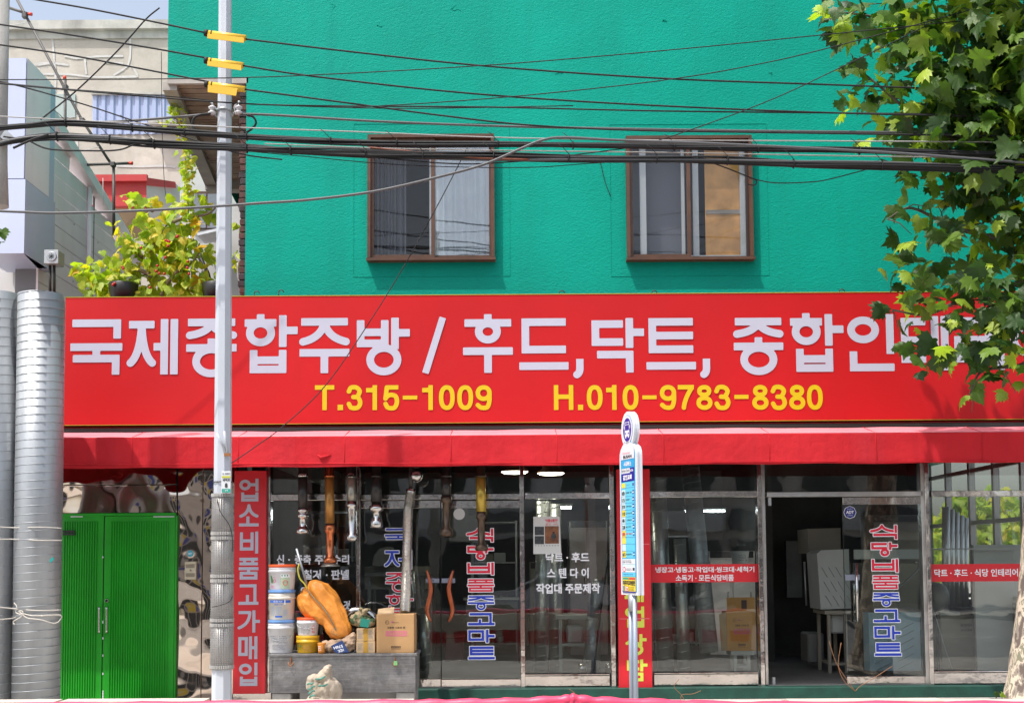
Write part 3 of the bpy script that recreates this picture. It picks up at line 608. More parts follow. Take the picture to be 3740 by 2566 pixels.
# ------------------------------------------------------------------ the long red sign box
YS_ = -.35
sg = thing('shop_sign', 'long red sign box with big white Korean lettering and yellow phone numbers', 'sign', (.3, -.2, 3.35))
q = rect(70, 1076, 3740, 1541, YS_); SGX0, SGX1, SGZ0, SGZ1 = q[0], 6.6, q[2], q[3]
b = B(); nx = 60
for i in range(nx):
    for j in range(8):
        def pt(u, v):
            x = SGX0+(SGX1-SGX0)*u; z = SGZ0+(SGZ1-SGZ0)*v; e = min(u*(1-u)*40, 1)*min(v*(1-v)*8, 1); return (x, YS_-.002*e*(math.sin(x*1.9)+.6*math.sin(x*4.3+z*2)), z)
        b.add([pt(i/nx, j/8), pt((i+1)/nx, j/8), pt((i+1)/nx, (j+1)/8), pt(i/nx, (j+1)/8)], [(0, 1, 2, 3)], True)
me = b.mesh('sign_face'); bm = bmesh.new(); bm.from_mesh(me); bmesh.ops.remove_doubles(bm, verts=bm.verts, dist=1e-5); bm.to_mesh(me); bm.free()
part('sign_face', me, 'sign_red', sg)
b = B(); b.box(SGX0, SGX1, YS_+.012, -.03, SGZ0+.002, SGZ1-.002); part('sign_box', b, 'band_red', sg)
b = B(); b.box(SGX0, SGX1, YS_-.006, YS_+.02, SGZ1, SGZ1+.007); b.box(SGX0, SGX1, YS_-.006, YS_+.02, SGZ0-.006, SGZ0); part('edge_trim', b, 'trim_yellow', sg)
BIG = [('국', 257, 447, 1166, 1368), ('제', 470, 650, 1165, 1367), ('종', 680, 864, 1163, 1377), ('합', 893, 1087, 1151, 1362), ('주', 1094, 1276, 1161, 1362),
       ('방', 1303, 1497, 1160, 1370), ('/', 1549, 1622, 1159, 1362), ('후', 1691, 1873, 1147, 1361), ('드', 1896, 2076, 1162, 1350), (',', 2102, 2134, 1310, 1375),
       ('닥', 2161, 2353, 1161, 1360), ('트', 2360, 2541, 1161, 1349), (',', 2566, 2595, 1309, 1374), ('종', 2680, 2861, 1160, 1369), ('합', 2887, 3082, 1147, 1357),
       ('인', 3084, 3265, 1147, 1355), ('테', 3291, 3465, 1154, 1352), ('리', 3485, 3668, 1152, 1350), ('어', 3690, 3868, 1150, 1350)]
for ch, x0, x1, y0, y1 in BIG:
    letter(ch, rect(x0, y0, x1, y1, YS_-.0055), YS_-.0055, .089 if ch not in '/,' else (.078 if ch == '/' else .085), 'letter_white', sg)
for ch, x0, x1 in (('T', 1150, 1221), ('3', 1266, 1324), ('1', 1337, 1377), ('5', 1400, 1458), ('1', 1542, 1581), ('0', 1603, 1661), ('0', 1670, 1728), ('9', 1737, 1796), ('H', 2023, 2094), ('0', 2143, 2201), ('1', 2214, 2252), ('0', 2274, 2332),
                   ('9', 2410, 2470), ('7', 2476, 2535), ('8', 2543, 2602), ('3', 2609, 2668), ('8', 2747, 2807), ('3', 2815, 2874), ('8', 2882, 2941), ('0', 2947, 3005)):
    letter(ch, rect(x0, 1407-x0*.0008, x1, 1498-x0*.0008, YS_-.0055), YS_-.0055, .052, 'letter_yellow', sg, name='phone_digit')
for x0, x1 in ((1233, 1253), (2111, 2130)): decal(rect(x0, 1477, x1, 1497, YS_-.0055), YS_-.0055, 'letter_yellow', sg, 'phone_digit')
for x0, x1, y0, y1 in ((1471, 1524, 1444, 1458), (2346, 2398, 1443, 1457), (2682, 2734, 1441, 1456)): decal(rect(x0, y0, x1, y1, YS_-.0055), YS_-.0055, 'letter_yellow', sg, 'hyphen')
mat('iron', (.05, .045, .045), rough=.5, metal=.7)
for px, py in ((938, 1072), (1027, 1068), (2052, 1070), (2390, 1070), (3075, 1065)):
    b = B(); c = P(px, py, YS_+.05); b.tube([c+Vector((.03*math.cos(a), 0, .03*math.sin(a))) for a in [math.pi*k/8 for k in range(9)]], .006, n=6); b.tube([c+Vector((-.03, 0, 0)), c+Vector((-.03, 0, -.05))], .006); part('lifting_eye', b, 'iron', sg)
for px in (1518, 2931, 3395):
    b = B(); c = P(px, 1552, YS_+.1); b.tube([c+Vector((0, 0, .02)), c, c+Vector((.004, 0, -.03))], .012, n=8); part('loose_bulb', b, 'fabric_red', sg)
# ------------------------------------------------------------------ awning
aw = thing('awning', 'red canvas awning with a straight front flap along the shopfront', 'awning', (.3, -.5, 2.9))
AYB, AYF = -.10, -.85
zb, zf = P(1870, 1556, AYB).z, P(1870, 1588, AYF).z; zl = P(1870, 1700, AYF).z; AX0, AX1 = P(-200, 1620, AYF).x, 6.6
def strip(pts_fn, n, m, name):
    b = B()
    for i in range(n):
        r0, r1 = pts_fn(i/n), pts_fn((i+1)/n)
        for k in range(len(r0)-1): b.add([r0[k], r1[k], r1[k+1], r0[k+1]], [(0, 1, 2, 3)], True)
    me = b.mesh(name); bm = bmesh.new(); bm.from_mesh(me); bmesh.ops.remove_doubles(bm, verts=bm.verts, dist=1e-5); bm.to_mesh(me); bm.free()
    o = part(name, me, m, aw); s = o.modifiers.new('t', 'SOLIDIFY'); s.thickness = .004; return o
def top(u):
    x = AX0+(AX1-AX0)*u; sg_ = .004*math.sin(x*3.1)+.002*math.sin(x*7.7); return [(x, AYB+(AYF-AYB)*v, zb+(zf-zb)*v-.006*math.sin(math.pi*v)+sg_*math.sin(math.pi*v)) for v in [k/6 for k in range(7)]]
def flap(u):
    x = AX0+(AX1-AX0)*u; return [(x, AYF-.012*v*math.sin(x*2.3+1)-.006*math.sin(x*6)*v, zf+(zl-zf)*v-.004*math.sin(x*5)*v+.004*math.sin(x*1.1)*(1-v)) for v in [0, .03, .25, .5, .75, .97, 1]]
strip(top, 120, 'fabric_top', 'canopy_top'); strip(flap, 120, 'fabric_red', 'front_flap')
b = B(); b.tube([(AX0+.01, AYF+.03, zf-.03), (AX1, AYF+.03, zf-.03)], .02); part('front_bar', b, 'alu', aw)
b = B(); b.tube([P(-200, 1697, AYF-.014), (AX1, AYF-.014, zl+.012)], .006, n=6); part('hem', b, 'fabric_red', aw)
for x in (-4.6, -2.6, -.2, 2.2, 4.6):
    b = B(); b.tube([(x, AYB+.06, zb-.05), (x, AYF+.04, zf-.05)], .014); part('support_arm', b, 'alu', aw)
b = B(); b.tube([P(1160, 1660, AYF-.012), P(1172, 1670, AYF-.03), P(1190, 1666, AYF-.02), P(1210, 1660, AYF-.012)], [.004, .02, .014, .003], n=8); part('torn_patch', b, 'fabric_red', aw)
for x in np.arange(-5.4, 6.4, 1.18):
    b = B(); b.tube([(x, AYF-.006, zf-.002), (x+.004, AYF-.010, (zf+zl)/2), (x, AYF-.014, zl+.01)], .0028, n=5); b.tube([(x, AYB, zb+.002), (x, (AYB+AYF)/2, (zb+zf)/2+.004), (x, AYF, zf+.003)], .003, n=5); part('seam', b, 'fabric_red', aw)
wallmix('fabric_red', (1.2, 1, .5), .30, (.46, .05, .07, 1)); wallmix('fabric_red', (7, 1, .4), .35, (.34, .010, .02, 1)); wallmix('sign_red', (3.5, 1, .16), .16, (.36, .01, .012, 1))
# dark fascia behind the awning
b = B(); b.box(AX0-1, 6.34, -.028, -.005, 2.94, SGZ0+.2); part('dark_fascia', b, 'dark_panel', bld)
# ------------------------------------------------------------------ upright red signs
def upright(q, label, base_py):
    s = thing('upright_sign', label, 'sign', ((q[0]+q[1])/2, -.03, q[2]), 'upright red signs between the shop windows')
    b = B(); b.box(q[0], q[1], -.05, .015, q[2], q[3], bev=.004); part('sign_board', b, 'band_red', s); return s
YU = -.053
s1 = upright(rect(853, 1718, 971, 2532, -.05), 'tall narrow red sign of eight white characters beside the grey pole', 0)
for ch, x0, x1, y0, y1 in (('업', 872, 942, 1747, 1830), ('소', 871, 943, 1845, 1921), ('비', 874, 941, 1940, 2020), ('품', 870, 942, 2035, 2115), ('고', 869, 942, 2132, 2207), ('가', 869, 947, 2227, 2308), ('매', 868, 938, 2322, 2405), ('입', 867, 938, 2418, 2503)):
    letter(ch, rect(x0+2, y0, x1+2, y1, YU), YU, .036, 'letter_white', s1)
s2 = upright(rect(2256, 1712, 2378, 2512, -.05), 'tall narrow red sign with lime characters behind the bus stop sign', 0)
for ch, x0, x1, y0, y1 in (('폐', 2281, 2351, 2117, 2197), ('업', 2283, 2353, 2213, 2290), ('상', 2287, 2362, 2314, 2391), ('담', 2290, 2365, 2406, 2486)):
    letter(ch, rect(x0, y0, x1, y1, YU), YU, .036, 'lime_print', s2)
for py in (1985, 2257): b = B(); q = rect(2262, py, 2372, py+2, YU); b.box(q[0], q[1], YU, -.0505, q[2], q[3]); part('joint_line', b, 'fabric_top', s2)
# ------------------------------------------------------------------ lettering stuck on the glass
YV = .112
def column(label, items, cols, w0, grow):
    c = items[0]; s = thing('window_lettering', label, 'lettering', tuple(P((c[1]+c[2])/2, items[-1][4], YV)), 'lettering stuck on the shop glass')
    for (ch, x0, x1, y0, y1), cm in zip(items, cols):
        g = 4; bx = rect(x0+g, y0+g, x1-g, y1-g, YV)
        w = w0*(.74 if ch in '품중종합국' else 1); letter(ch, bx, YVD, w, 'print_white', s, grow=grow, name='letter_outline'); letter(ch, bx, YVD-.002, w, cm, s)
    return s
YVD = .071
mart = lambda xa, dx, ys: [(ch, xa+dx*i, xa+dx*i+104, y0, y1) for i, (ch, (y0, y1)) in enumerate(zip('식당비품중고마트', ys))]
column('red and blue outlined characters down the closed glass door', mart(1702, .8, ((1926, 1982), (1987, 2047), (2049, 2102), (2109, 2163), (2170, 2230), (2232, 2285), (2293, 2348), (2354, 2409))), ['red_print']*4+['blue_print']*4, .029, .0085)
column('red and blue outlined characters down the open doorway glass', mart(3172, 2.2, ((1913, 1972), (1975, 2034), (2036, 2093), (2096, 2153), (2159, 2216), (2219, 2274), (2280, 2337), (2341, 2396))), ['red_print']*4+['blue_print']*4, .029, .0085)
YVD = .080
column('blue and red outlined characters behind the silver hose', [('국', 1403, 1508, 1925, 1984), ('제', 1404, 1508, 2004, 2080), ('종', 1406, 1508, 2086, 2165), ('합', 1408, 1514, 2166, 2242)], ['blue_print']*2+['red_print']*2, .029, .0085)
def lines(label, rows, m='print_white', y=.108, band=None, off=.03, name='window_lettering', cat='lettering'):
    r0 = rows[0]; s = thing(name, label, cat, tuple(P(r0[1], r0[4], y)), 'lettering stuck on the shop glass' if not band else 'red bands across the shop glass')
    if band: q = rect(*band, y+.003); b = B(); b.box(q[0], q[1], y+.003, y+.006, q[2], q[3]); part('red_band', b, 'band_red', s)
    for t, x0, x1, y0, y1 in rows: text(t, rect(x0, y0, x1, y1, y), y, m, s, off=off)
lines('white lettering of three lines behind the hanging hoses', [('신', 1010, 1038, 2024, 2060), ('·', 1052, 1060, 2040, 2046), ('증축', 1076, 1136, 2024, 2060), ('주방수리', 1150, 1275, 2024, 2060), ('· 철거', 1088, 1172, 2079, 2115), ('· 판넬', 1190, 1275, 2079, 2115), ('외', 1096, 1128, 2140, 2176), ('모든 것', 1190, 1280, 2192, 2226)])
lines('white lettering of three lines below the poster', [('닥트 · 후드', 1993, 2152, 2016, 2052), ('스 텐 다 이', 1998, 2150, 2073, 2110), ('작업대 주문제작', 1958, 2192, 2129, 2166)])
lines('wide red band with two lines of white lettering beside the open doorway', [('냉장고·냉동고·작업대·씽크대·세척기', 2394, 2755, 2068, 2089), ('소독기 · 모든식당비품', 2468, 2680, 2097, 2121)], band=(2374, 2059, 2773, 2125), name='lettered_band', cat='sign', off=.022)
lines('short red band with one line of white lettering near the tree trunk', [('닥트 · 후드 · 식당 인테리어', 3412, 3718, 2076, 2104)], band=(3393, 2058, 3728, 2122), name='lettered_band', cat='sign', off=.022)
# poster, stickers
mat('poster_brown', (.20, .075, .03), rough=.5, var=.5, vs=14); mat('poster_dark', (.04, .045, .05), rough=.5, var=.5, vs=30); mat('paper', (.62, .63, .62), rough=.7)
po = thing('poster', 'white paper poster with small product photos taped to the glass', 'poster', tuple(P(1998, 2022, .1)))
a_, b_, c_, d_ = P(1948, 2022, .104), P(2050, 2020, .104), P(2043, 1884, .104), P(1948, 1886, .104)
bb = B(); bb.prism([a_, b_, c_, d_], (0, -.002, 0)); part('sheet', bb, 'paper', po)
decal(rect(1990, 1920, 2041, 1984, .1), .1, 'poster_brown', po, 'photo'); decal(rect(1953, 1922, 1987, 1953, .1), .1, 'poster_dark', po, 'photo'); decal(rect(1953, 1956, 1987, 1986, .1), .1, 'poster_dark', po, 'photo')
text('"여름상품전"', rect(1990, 1894, 2038, 1906, .1), .1, 'red_print', po, off=.03); text('할인 10%', rect(1992, 1909, 2038, 1917, .1), .1, 'red_print', po)
text('- - - - - - - - -', rect(1955, 1990, 2040, 1992, .1), .1, 'print_black', po)
b = B(); c = P(2022, 1955, .098); b.lathe([(-.04, .012), (-.02, .03), (.01, .026), (.03, .012), (.045, .014)], c, n=12); 
for v in range(len(b.v)): b.v[v] = (b.v[v][0], .0985-(b.v[v][1]-c.y)*.02, b.v[v][2])
part('printed_bottle', b, 'poster_dark', po)
b = B(); c = P(1677, 1876, .07); b.lathe([(-.001, .068), (.001, .068)], c, n=28, axis='Y'); o = part('round_sticker', b, 'paper', None); tag(o, 'plain white round sticker high on the glass door', 'sticker')
b = B(); c = P(3104, 1870, .068); b.lathe([(-.001, .076), (.001, .076)], c, n=8, axis='Y')
mat('adt_blue', (.02, .035, .22), rough=.35); o = part('security_sticker', b, 'print_white', None); tag(o, 'blue octagonal security company sticker at the top of the doorway glass', 'sticker')
b = B(); b.lathe([(-.001, .070), (.0005, .070)], (c.x, c.y-.0015, c.z), n=8, axis='Y'); part('blue_field', b, 'adt_blue', o)
text('ADT', (c.x-.046, c.x+.046, c.z-.016, c.z+.02), c.y-.004, 'print_white', o, off=.035); text('CAPS', (c.x-.03, c.x+.03, c.z-.042, c.z-.03), c.y-.004, 'print_white', o); text('SECURITY', (c.x-.032, c.x+.032, c.z+.036, c.z+.046), c.y-.004, 'print_white', o)
# ================================================================== ground, road, pavement
mat('pavement', (.47, .44, .40), rough=.85, var=.18, vs=2.2, bump=.3, bs=50, detail=6); mat('asphalt', (.22, .215, .21), rough=.9, var=.2, vs=1.2, bump=.5, bs=120)
mat('kerb', (.42, .41, .39), rough=.8, var=.15, vs=5); mat('road_paint', (.65, .65, .62), rough=.7, var=.15, vs=9)
b = B(); b.quad((-400, -400, -.012), (400, -400, -.012), (400, 400, -.012), (-400, 400, -.012)); part('ground', b, 'pavement', None, kind='structure', fixn=False)
b = B(); b.quad((-120, -21.5, 0), (120, -21.5, 0), (120, -5.3, 0), (-120, -5.3, 0)); part('road', b, 'asphalt', None, kind='structure', fixn=False)
pv = B(); pv.box(-40, 40, -5.1, .05, -.01, .2); pv = part('pavement', pv, 'pavement', None, kind='structure')
b = B(); b.box(-40, 40, -5.3, -5.104, -.01, .196, bev=.02); part('kerb', b, 'kerb', None, kind='structure')
b = B(); b.box(-40, 40, -21.7, -21.5, -.01, .15); b.box(-40, 40, -27, -21.704, -.01, .146); part('far_pavement', b, 'pavement', None, kind='structure')
b = B()
for x in range(-40, 41, 6): b.quad((x, -13.1, .004), (x+3, -13.1, .004), (x+3, -12.95, .004), (x, -12.95, .004))
b.quad((-60, -6.1, .004), (60, -6.1, .004), (60, -5.95, .004), (-60, -5.95, .004)); part('road_markings', b, 'road_paint', None, kind='structure', fixn=False)
b = B()
for i in range(8): b.quad((1.5+i*.6, -5.09, .2035), (1.8+i*.6, -5.09, .2035), (1.8+i*.6, -4.8, .2035), (1.5+i*.6, -4.8, .2035))
# tactile yellow strip, mirrored in the stainless rails
mat('tactile', (.55, .30, .04), rough=.8, var=.15, vs=9)
# ================================================================== opposite side of the road (only mirrored in the glass)
mat('opp_wall', (.48, .44, .40), rough=.85, var=.15, vs=.6); mat('opp_wall2', (.55, .55, .55), rough=.85, var=.1, vs=.7); mat('opp_window', (.03, .035, .04), rough=.15); mat('opp_sign_b', (.03, .05, .25), rough=.5); mat('opp_sign_y', (.5, .38, .03), rough=.5); mat('opp_sign_d', (.10, .10, .11), rough=.6)
for k, (x0, x1, h, m, lab) in enumerate(((-16, -6.5, 7.2, 'opp_wall', 'brown two storey shop building across the road, mirrored in the shop glass'), (-6, 4.5, 6.2, 'opp_wall2', 'grey two storey shop building across the road, mirrored in the shop glass'), (5, 16, 7.6, 'opp_wall', 'wide brown shop building across the road, mirrored in the shop glass'))):
    t = thing('shop_building', lab, 'building', ((x0+x1)/2, -28, 0)); b = B(); b.box(x0, x1, -38, -27.3, -.02, h); part('wall', b, m, t)
    b = B(); b.box(x0-.1, x1+.1, -27.3, -27.1, h-.3, h+.2); part('cornice', b, 'kerb', t)
    n = int((x1-x0)/2.4)
    for i in range(n):
        u = x0+.4+i*2.4
        b = B(); b.box(u, u+1.6, -27.28, -27.22, 4.2, 5.5); part('window', b, 'opp_window', t); b = B(); b.box(u-.1, u+1.9, -27.28, -27.22, .3, 2.5); part('shop_window', b, 'opp_window', t)
        b = B(); b.box(u-.2, u+2.0, -27.28, -27.1, 2.8, 3.6); part('sign_board', b, (['opp_sign_b', 'opp_sign_y', 'opp_sign_b', 'white_paint'][(i+k) % 4] if k == 0 else ['opp_wall2', 'opp_sign_d'][(i+k) % 2]), t)
mat('car_white', (.62, .64, .66), rough=.25, coat=.6); mat('car_glass', (.02, .025, .03), rough=.08); mat('rubber', (.02, .02, .02), rough=.8); mat('lamp_lens', (.6, .6, .58), rough=.15)
def car(cx, cy, m, label, L=4.5):
    t = thing('parked_car', label, 'car', (cx, cy, 0), 'cars parked across the road'); Wd = .88
    prof = [(-2.2, .35), (-2.25, .75), (-2.05, .92), (-1.2, 1.0), (-.55, 1.42), (.75, 1.45), (1.45, 1.05), (2.1, .98), (2.22, .7), (2.2, .35)]
    b = B(); n = len(prof); ys = [-Wd, -Wd*.93, Wd*.93, Wd]; sc_ = [.97, 1, 1, .97]
    vs = [(cx+x*s, cy+y*(.84 if z > 1.1 else 1), z) for y, s in zip(ys, sc_) for x, z in prof]; fs = [(r*n+i, r*n+(i+1) % n, (r+1)*n+(i+1) % n, (r+1)*n+i) for r in range(3) for i in range(n)]+[tuple(range(n))[::-1], tuple(range(3*n, 4*n))]
    b.add(vs, fs); part('body', b, m, t)
    for sgn in (1, -1):
        for xs in (((-1.02, 1.04), (-.52, 1.36), (.08, 1.38), (.08, 1.04)), ((.14, 1.04), (.14, 1.38), (.72, 1.38), (1.28, 1.04))):
            b = B(); b.prism([(cx+x, cy+sgn*(Wd*(1.0 if z < 1.1 else .86)), z) for x, z in xs], (0, sgn*.012, 0)); part('side_window', b, 'car_glass', t)
    b = B(); b.prism([(cx-1.2, cy-.7, 1.03), (cx-1.2, cy+.7, 1.03), (cx-.58, cy+.66, 1.41), (cx-.58, cy-.66, 1.41)], (-.01, 0, .012)); part('windscreen', b, 'car_glass', t)
    for x in (-1.4, 1.35):
        for sgn in (1, -1):
            b = B(); b.lathe([(-.1, .31), (.1, .31)], (cx+x, cy+sgn*.8, .31), n=20, axis='Y'); w_ = part('wheel', b, 'rubber', t)
            b = B(); b.lathe([(-.105, .19), (.105, .19)], (cx+x, cy+sgn*.8, .31), n=16, axis='Y'); part('rim', b, 'alu', w_)
    for sgn in (.6, -.6):
        b = B(); b.box(cx-2.27, cx-2.2, cy+sgn-.15, cy+sgn+.15, .68, .82, bev=.02); part('headlight', b, 'lamp_lens', t)
car(1.2, -20.2, 'car_white', 'white car parked on the far side of the road, mirrored in the glass door'); mat('car_grey', (.10, .105, .11), rough=.25, coat=.6)
car(-5.2, -20.3, 'car_grey', 'dark grey car parked on the far side of the road, mirrored in the glass')
car(7.4, -20.1, 'car_grey', 'dark grey car nearest the right end of the far kerb, mirrored in the glass')
b = B(); b.tube([(-2.35, -17.9+2.2, 0), (-2.35, -15.7, 12)], [.19, .13], n=16); o = part('far_pole', b, 'concrete', None)
o.location.y = -6.6; tag(o, 'round concrete utility pole across the road, mirrored in the left upstairs window', 'pole')
mat('cable_black', (.007, .007, .008), rough=.7); mat('cable_grey', (.085, .085, .09), rough=.5); mat('cable_light', (.34, .33, .32), rough=.5); mat('cable_orange', (.16, .04, .015), rough=.5)
for i, z in enumerate((6.2, 6.6, 7.3, 8.1, 9.0, 9.2, 10.1)):
    b = B(); b.tube([(x, -22.3-.02*i, z-.25*(1-(x/14)**2)+x*.01*(i-3)) for x in range(-14, 15, 2)], .02, n=6); o = part('overhead_cable', b, 'cable_black', None); tag(o, 'black overhead cable across the road, '+['lowest', 'second lowest', 'third lowest', 'middle', 'third highest', 'second highest', 'highest'][i]+' of those mirrored in the upstairs glass', 'cable', 'overhead cables across the road')
# ================================================================== roadworks barriers in front
mat('barrier_cream', (.62, .55, .46), rough=.5, var=.08, vs=3); mat('barrier_pink', (.72, .055, .13), rough=.42, var=.15, vs=6, bump=.2, bs=20)
mat('barrier_red', (.55, .03, .03), rough=.5)
YB = -6.6
def barrier(px0, px1, label, dz):
    x0, x1 = P(px0, 2550, YB).x, P(px1, 2550, YB).x; zt = P((px0+px1)/2, 2549+dz, YB+.38).z
    t = thing('road_barrier', label, 'barrier', ((x0+x1)/2, YB+.2, 0), 'plastic barriers along the roadworks')
    b = B(); pr = [(-.22, .0), (-.22, .12), (-.10, .30), (-.08, zt), (.08, zt), (.10, .30), (.22, .12), (.22, 0)]; b.prism([(x0+.01, YB+.3+y, z) for y, z in pr], (x1-x0-.02, 0, 0)); part('shell', b, 'barrier_cream', t)
    n = 3
    for i in range(n):
        u = x0+(x1-x0)*(i+.5)/n; b = B(); b.box(u-.16, u+.16, YB+.385, YB+.398, .42, .62, bev=.01); part('red_plate', b, 'barrier_red', t)
    b = B(); b.box(x0+.05, x1-.05, YB+.385, YB+.4, .72, .80); part('rib', b, 'barrier_cream', t)
xs = [-260, 700, 1270, 1330, 2900, 2915, 4000]
barrier(-700, 150, 'cream plastic barrier at the left end, below the green door', 5); barrier(160, 715, 'cream plastic barrier in front of the grey pole', 0); barrier(722, 1500, 'cream plastic barrier in front of the steel chest', 3)
barrier(1508, 2230, 'cream plastic barrier in front of the orange handled door', 3); barrier(2240, 2905, 'cream plastic barrier below the bus stop sign', 6); barrier(2912, 3500, 'cream plastic barrier below the open doorway', -2); barrier(3506, 4300, 'cream plastic barrier at the right end by the tree trunk', 0)
pts = [(-500, 2572), (300, 2566), (700, 2562), (1200, 2560), (1500, 2556), (1700, 2554), (1900, 2550), (2060, 2540), (2100, 2536), (2180, 2546), (2400, 2554), (2700, 2562), (3200, 2562), (3700, 2561), (4300, 2560)]
b = B(); pp = smooth_path([P(x, y+15, YB-.05) for x, y in pts], 10); b.tube(pp, [.030+.004*math.sin(i*.9)+.004*rnd.random() for i in range(len(pp))], n=12)
b.add([(p.x, p.y-.03, p.z-k*.6) for p in pp for k in (0, 1)], [(2*i, 2*i+1, 2*i+3, 2*i+2) for i in range(len(pp)-1)], True)
o = part('barrier_sheet', b, 'barrier_pink', None, fixn=False); tag(o, 'pink plastic sheet rolled over the top of the barriers along the bottom edge', 'plastic sheet')
mat('wire_brown', (.30, .14, .06), rough=.7)
for k, pts in enumerate((((2480, 2478), (2462, 2505), (2488, 2535), (2500, 2555)), ((2560, 2520), (2530, 2532), (2492, 2535), (2486, 2556)), ((3028, 2340), (3055, 2420), (3100, 2490), (3124, 2522)), ((3072, 2345), (3062, 2425), (3080, 2480), (3120, 2520)), ((3260, 2430), (3190, 2475), (3140, 2505), (3124, 2522)), ((2078, 2514), (2100, 2530), (2104, 2545)))):
    b = B(); b.tube(smooth_path([P(x, y, YB-.1) for x, y in pts], 5), .0017, n=6); o = part('tie_wire', b, 'wire_brown', None)
    tag(o, ['curly brown tie wire sticking up right of the lime lettered sign', 'brown tie wire bent flat to the right of the lime lettered sign', 'tall brown tie wire standing before the open doorway, leftmost of the two', 'tall brown tie wire standing before the open doorway, straighter one', 'brown tie wire slanting up across the doorway glass', 'short brown tie wire below the white lettered window'][k], 'wire')
# ================================================================== grey utility pole
YP = -2.4
mat('pole_paint', (.50, .53, .58), rough=.45, metal=.1, var=.08, vs=5, stretch=(1, 1, .2), bump=.1, bs=30)
mat('wrap', (.30, .29, .28), rough=.45, metal=.3, var=.1, vs=9)
pl = thing('utility_pole', 'grey eight sided steel pole with a studded wrap round its lower half', 'pole', tuple(P(812, 2640, YP)))
pc = P(822, 0, YP); pb = P(810, 2560, YP); top_ = Vector((pc.x, YP, pc.z+.5)); bot = Vector((pb.x, YP, .2))
b = B(); b.tube([bot, top_], [.098, .062], n=8, smooth=False, rot=math.pi/8); part('shaft', b, 'pole_paint', pl)
# studded anti-poster wrap
def on_pole(z):
    t = (z-bot.z)/(top_.z-bot.z); c = bot.lerp(top_, t); return c, .098+(.062-.098)*t
zt, zb_ = P(815, 1802, YP).z, P(815, 2440, YP).z
segs = [(1802, 1955), (1958, 2110), (2113, 2270), (2274, 2440)]
for a, c in segs:
    z1, z0 = P(815, a, YP).z, P(815, c, YP).z; c0, r0 = on_pole(z0); c1, r1 = on_pole(z1); b = B(); b.tube([c0, c1], [r0+.014, r1+.014], n=24); part('wrap_sheet', b, 'wrap', pl)
b = B(); z = zb_
rows = int((zt-zb_)/.0165); nk = 30
for r in range(rows):
    z = zb_+(zt-zb_)*r/rows; c, rr = on_pole(z); rr += .013
    for k in range(nk):
        a = 2*math.pi*(k+.5*(r % 2)*0)/nk
        if math.sin(a) > .35: continue
        u = Vector((math.cos(a), math.sin(a), 0)); q = Vector((-math.sin(a), math.cos(a), 0))*.0055; zz = Vector((0, 0, .0055)); p = c+u*rr
        b.add([p-q-zz, p+q-zz, p+q+zz, p-q+zz, p+u*.009], [(0, 1, 4), (1, 2, 4), (2, 3, 4), (3, 0, 4)])
part('wrap_stud', b, 'wrap', pl, kind='stuff', fixn=False)
mat('wrap_light', (.42, .41, .39), rough=.5); b = B()
for a, c in segs:
    for zz in (P(815, a+6, YP).z, P(815, c-8, YP).z):
        cc, rr = on_pole(zz)
        for k in range(22):
            an = math.pi*(1+k/21); p = cc+Vector((math.cos(an), math.sin(an), 0))*(rr+.018); b.box(p.x-.0045, p.x+.0045, p.y-.005, p.y+.005, zz-.016, zz+.016)
part('stitching', b, 'wrap_light', pl, kind='stuff')
mat('plate_white', (.62, .64, .66), rough=.4); mat('plate_green', (.02, .30, .22), rough=.4); mat('plate_yellow', (.5, .5, .05), rough=.4)
q = rect(809, 1720, 843, 1800, YP-.12); b = B(); b.box(q[0], q[1], YP-.125, YP-.11, q[2], q[3], bev=.003); ap = part('address_plate', b, 'plate_white', pl); INV[ap.name] = Matrix()
yq = YP-.128
decal(rect(810, 1784, 842, 1797, yq), yq, 'plate_green', ap); decal(rect(810, 1737, 842, 1744, yq), yq, 'plate_yellow', ap)
q9 = rect(813, 1724, 840, 1734, yq); part('fine_print', scribble(*q9, 1, 3, lambda u, v: (u, yq, v)), 'print_black', ap, fixn=False); text('새벽로', rect(812, 1746, 840, 1757, yq), yq, 'print_black', ap, off=.03); text('8', rect(821, 1763, 831, 1780, yq), yq, 'print_black', ap, off=.04); q9 = rect(814, 1787, 838, 1793, yq); part('fine_print', scribble(*q9, 1, 5, lambda u, v: (u, yq-.001, v)), 'print_white', ap, fixn=False)
b = B(); z = P(815, 1760, YP).z; c, rr = on_pole(z); b.tube([c+Vector((math.cos(a), math.sin(a), 0))*(rr+.006) for a in [2*math.pi*k/24 for k in range(25)]], .005, n=6); part('plate_strap', b, 'iron', pl)
mat('rust', (.30, .12, .04), rough=.9)
for dx, x2, y2 in ((-1, 792, 1582), (1, 820, 1574)):
    b = B(); a0 = P(828+dx*2, 1655, YP-.09); a1 = P(x2, y2, YP-.14); b.tube([a0, a0.lerp(a1, .5), a1], [.010, .013, .014], n=8); part('step_peg', b, 'pole_paint', pl)
b = B(); q = rect(818, 1650, 840, 1668, YP-.1); b.box(q[0], q[1], YP-.10, YP-.075, q[2]+.01, q[3]-.01); part('peg_bracket', b, 'rust', pl)
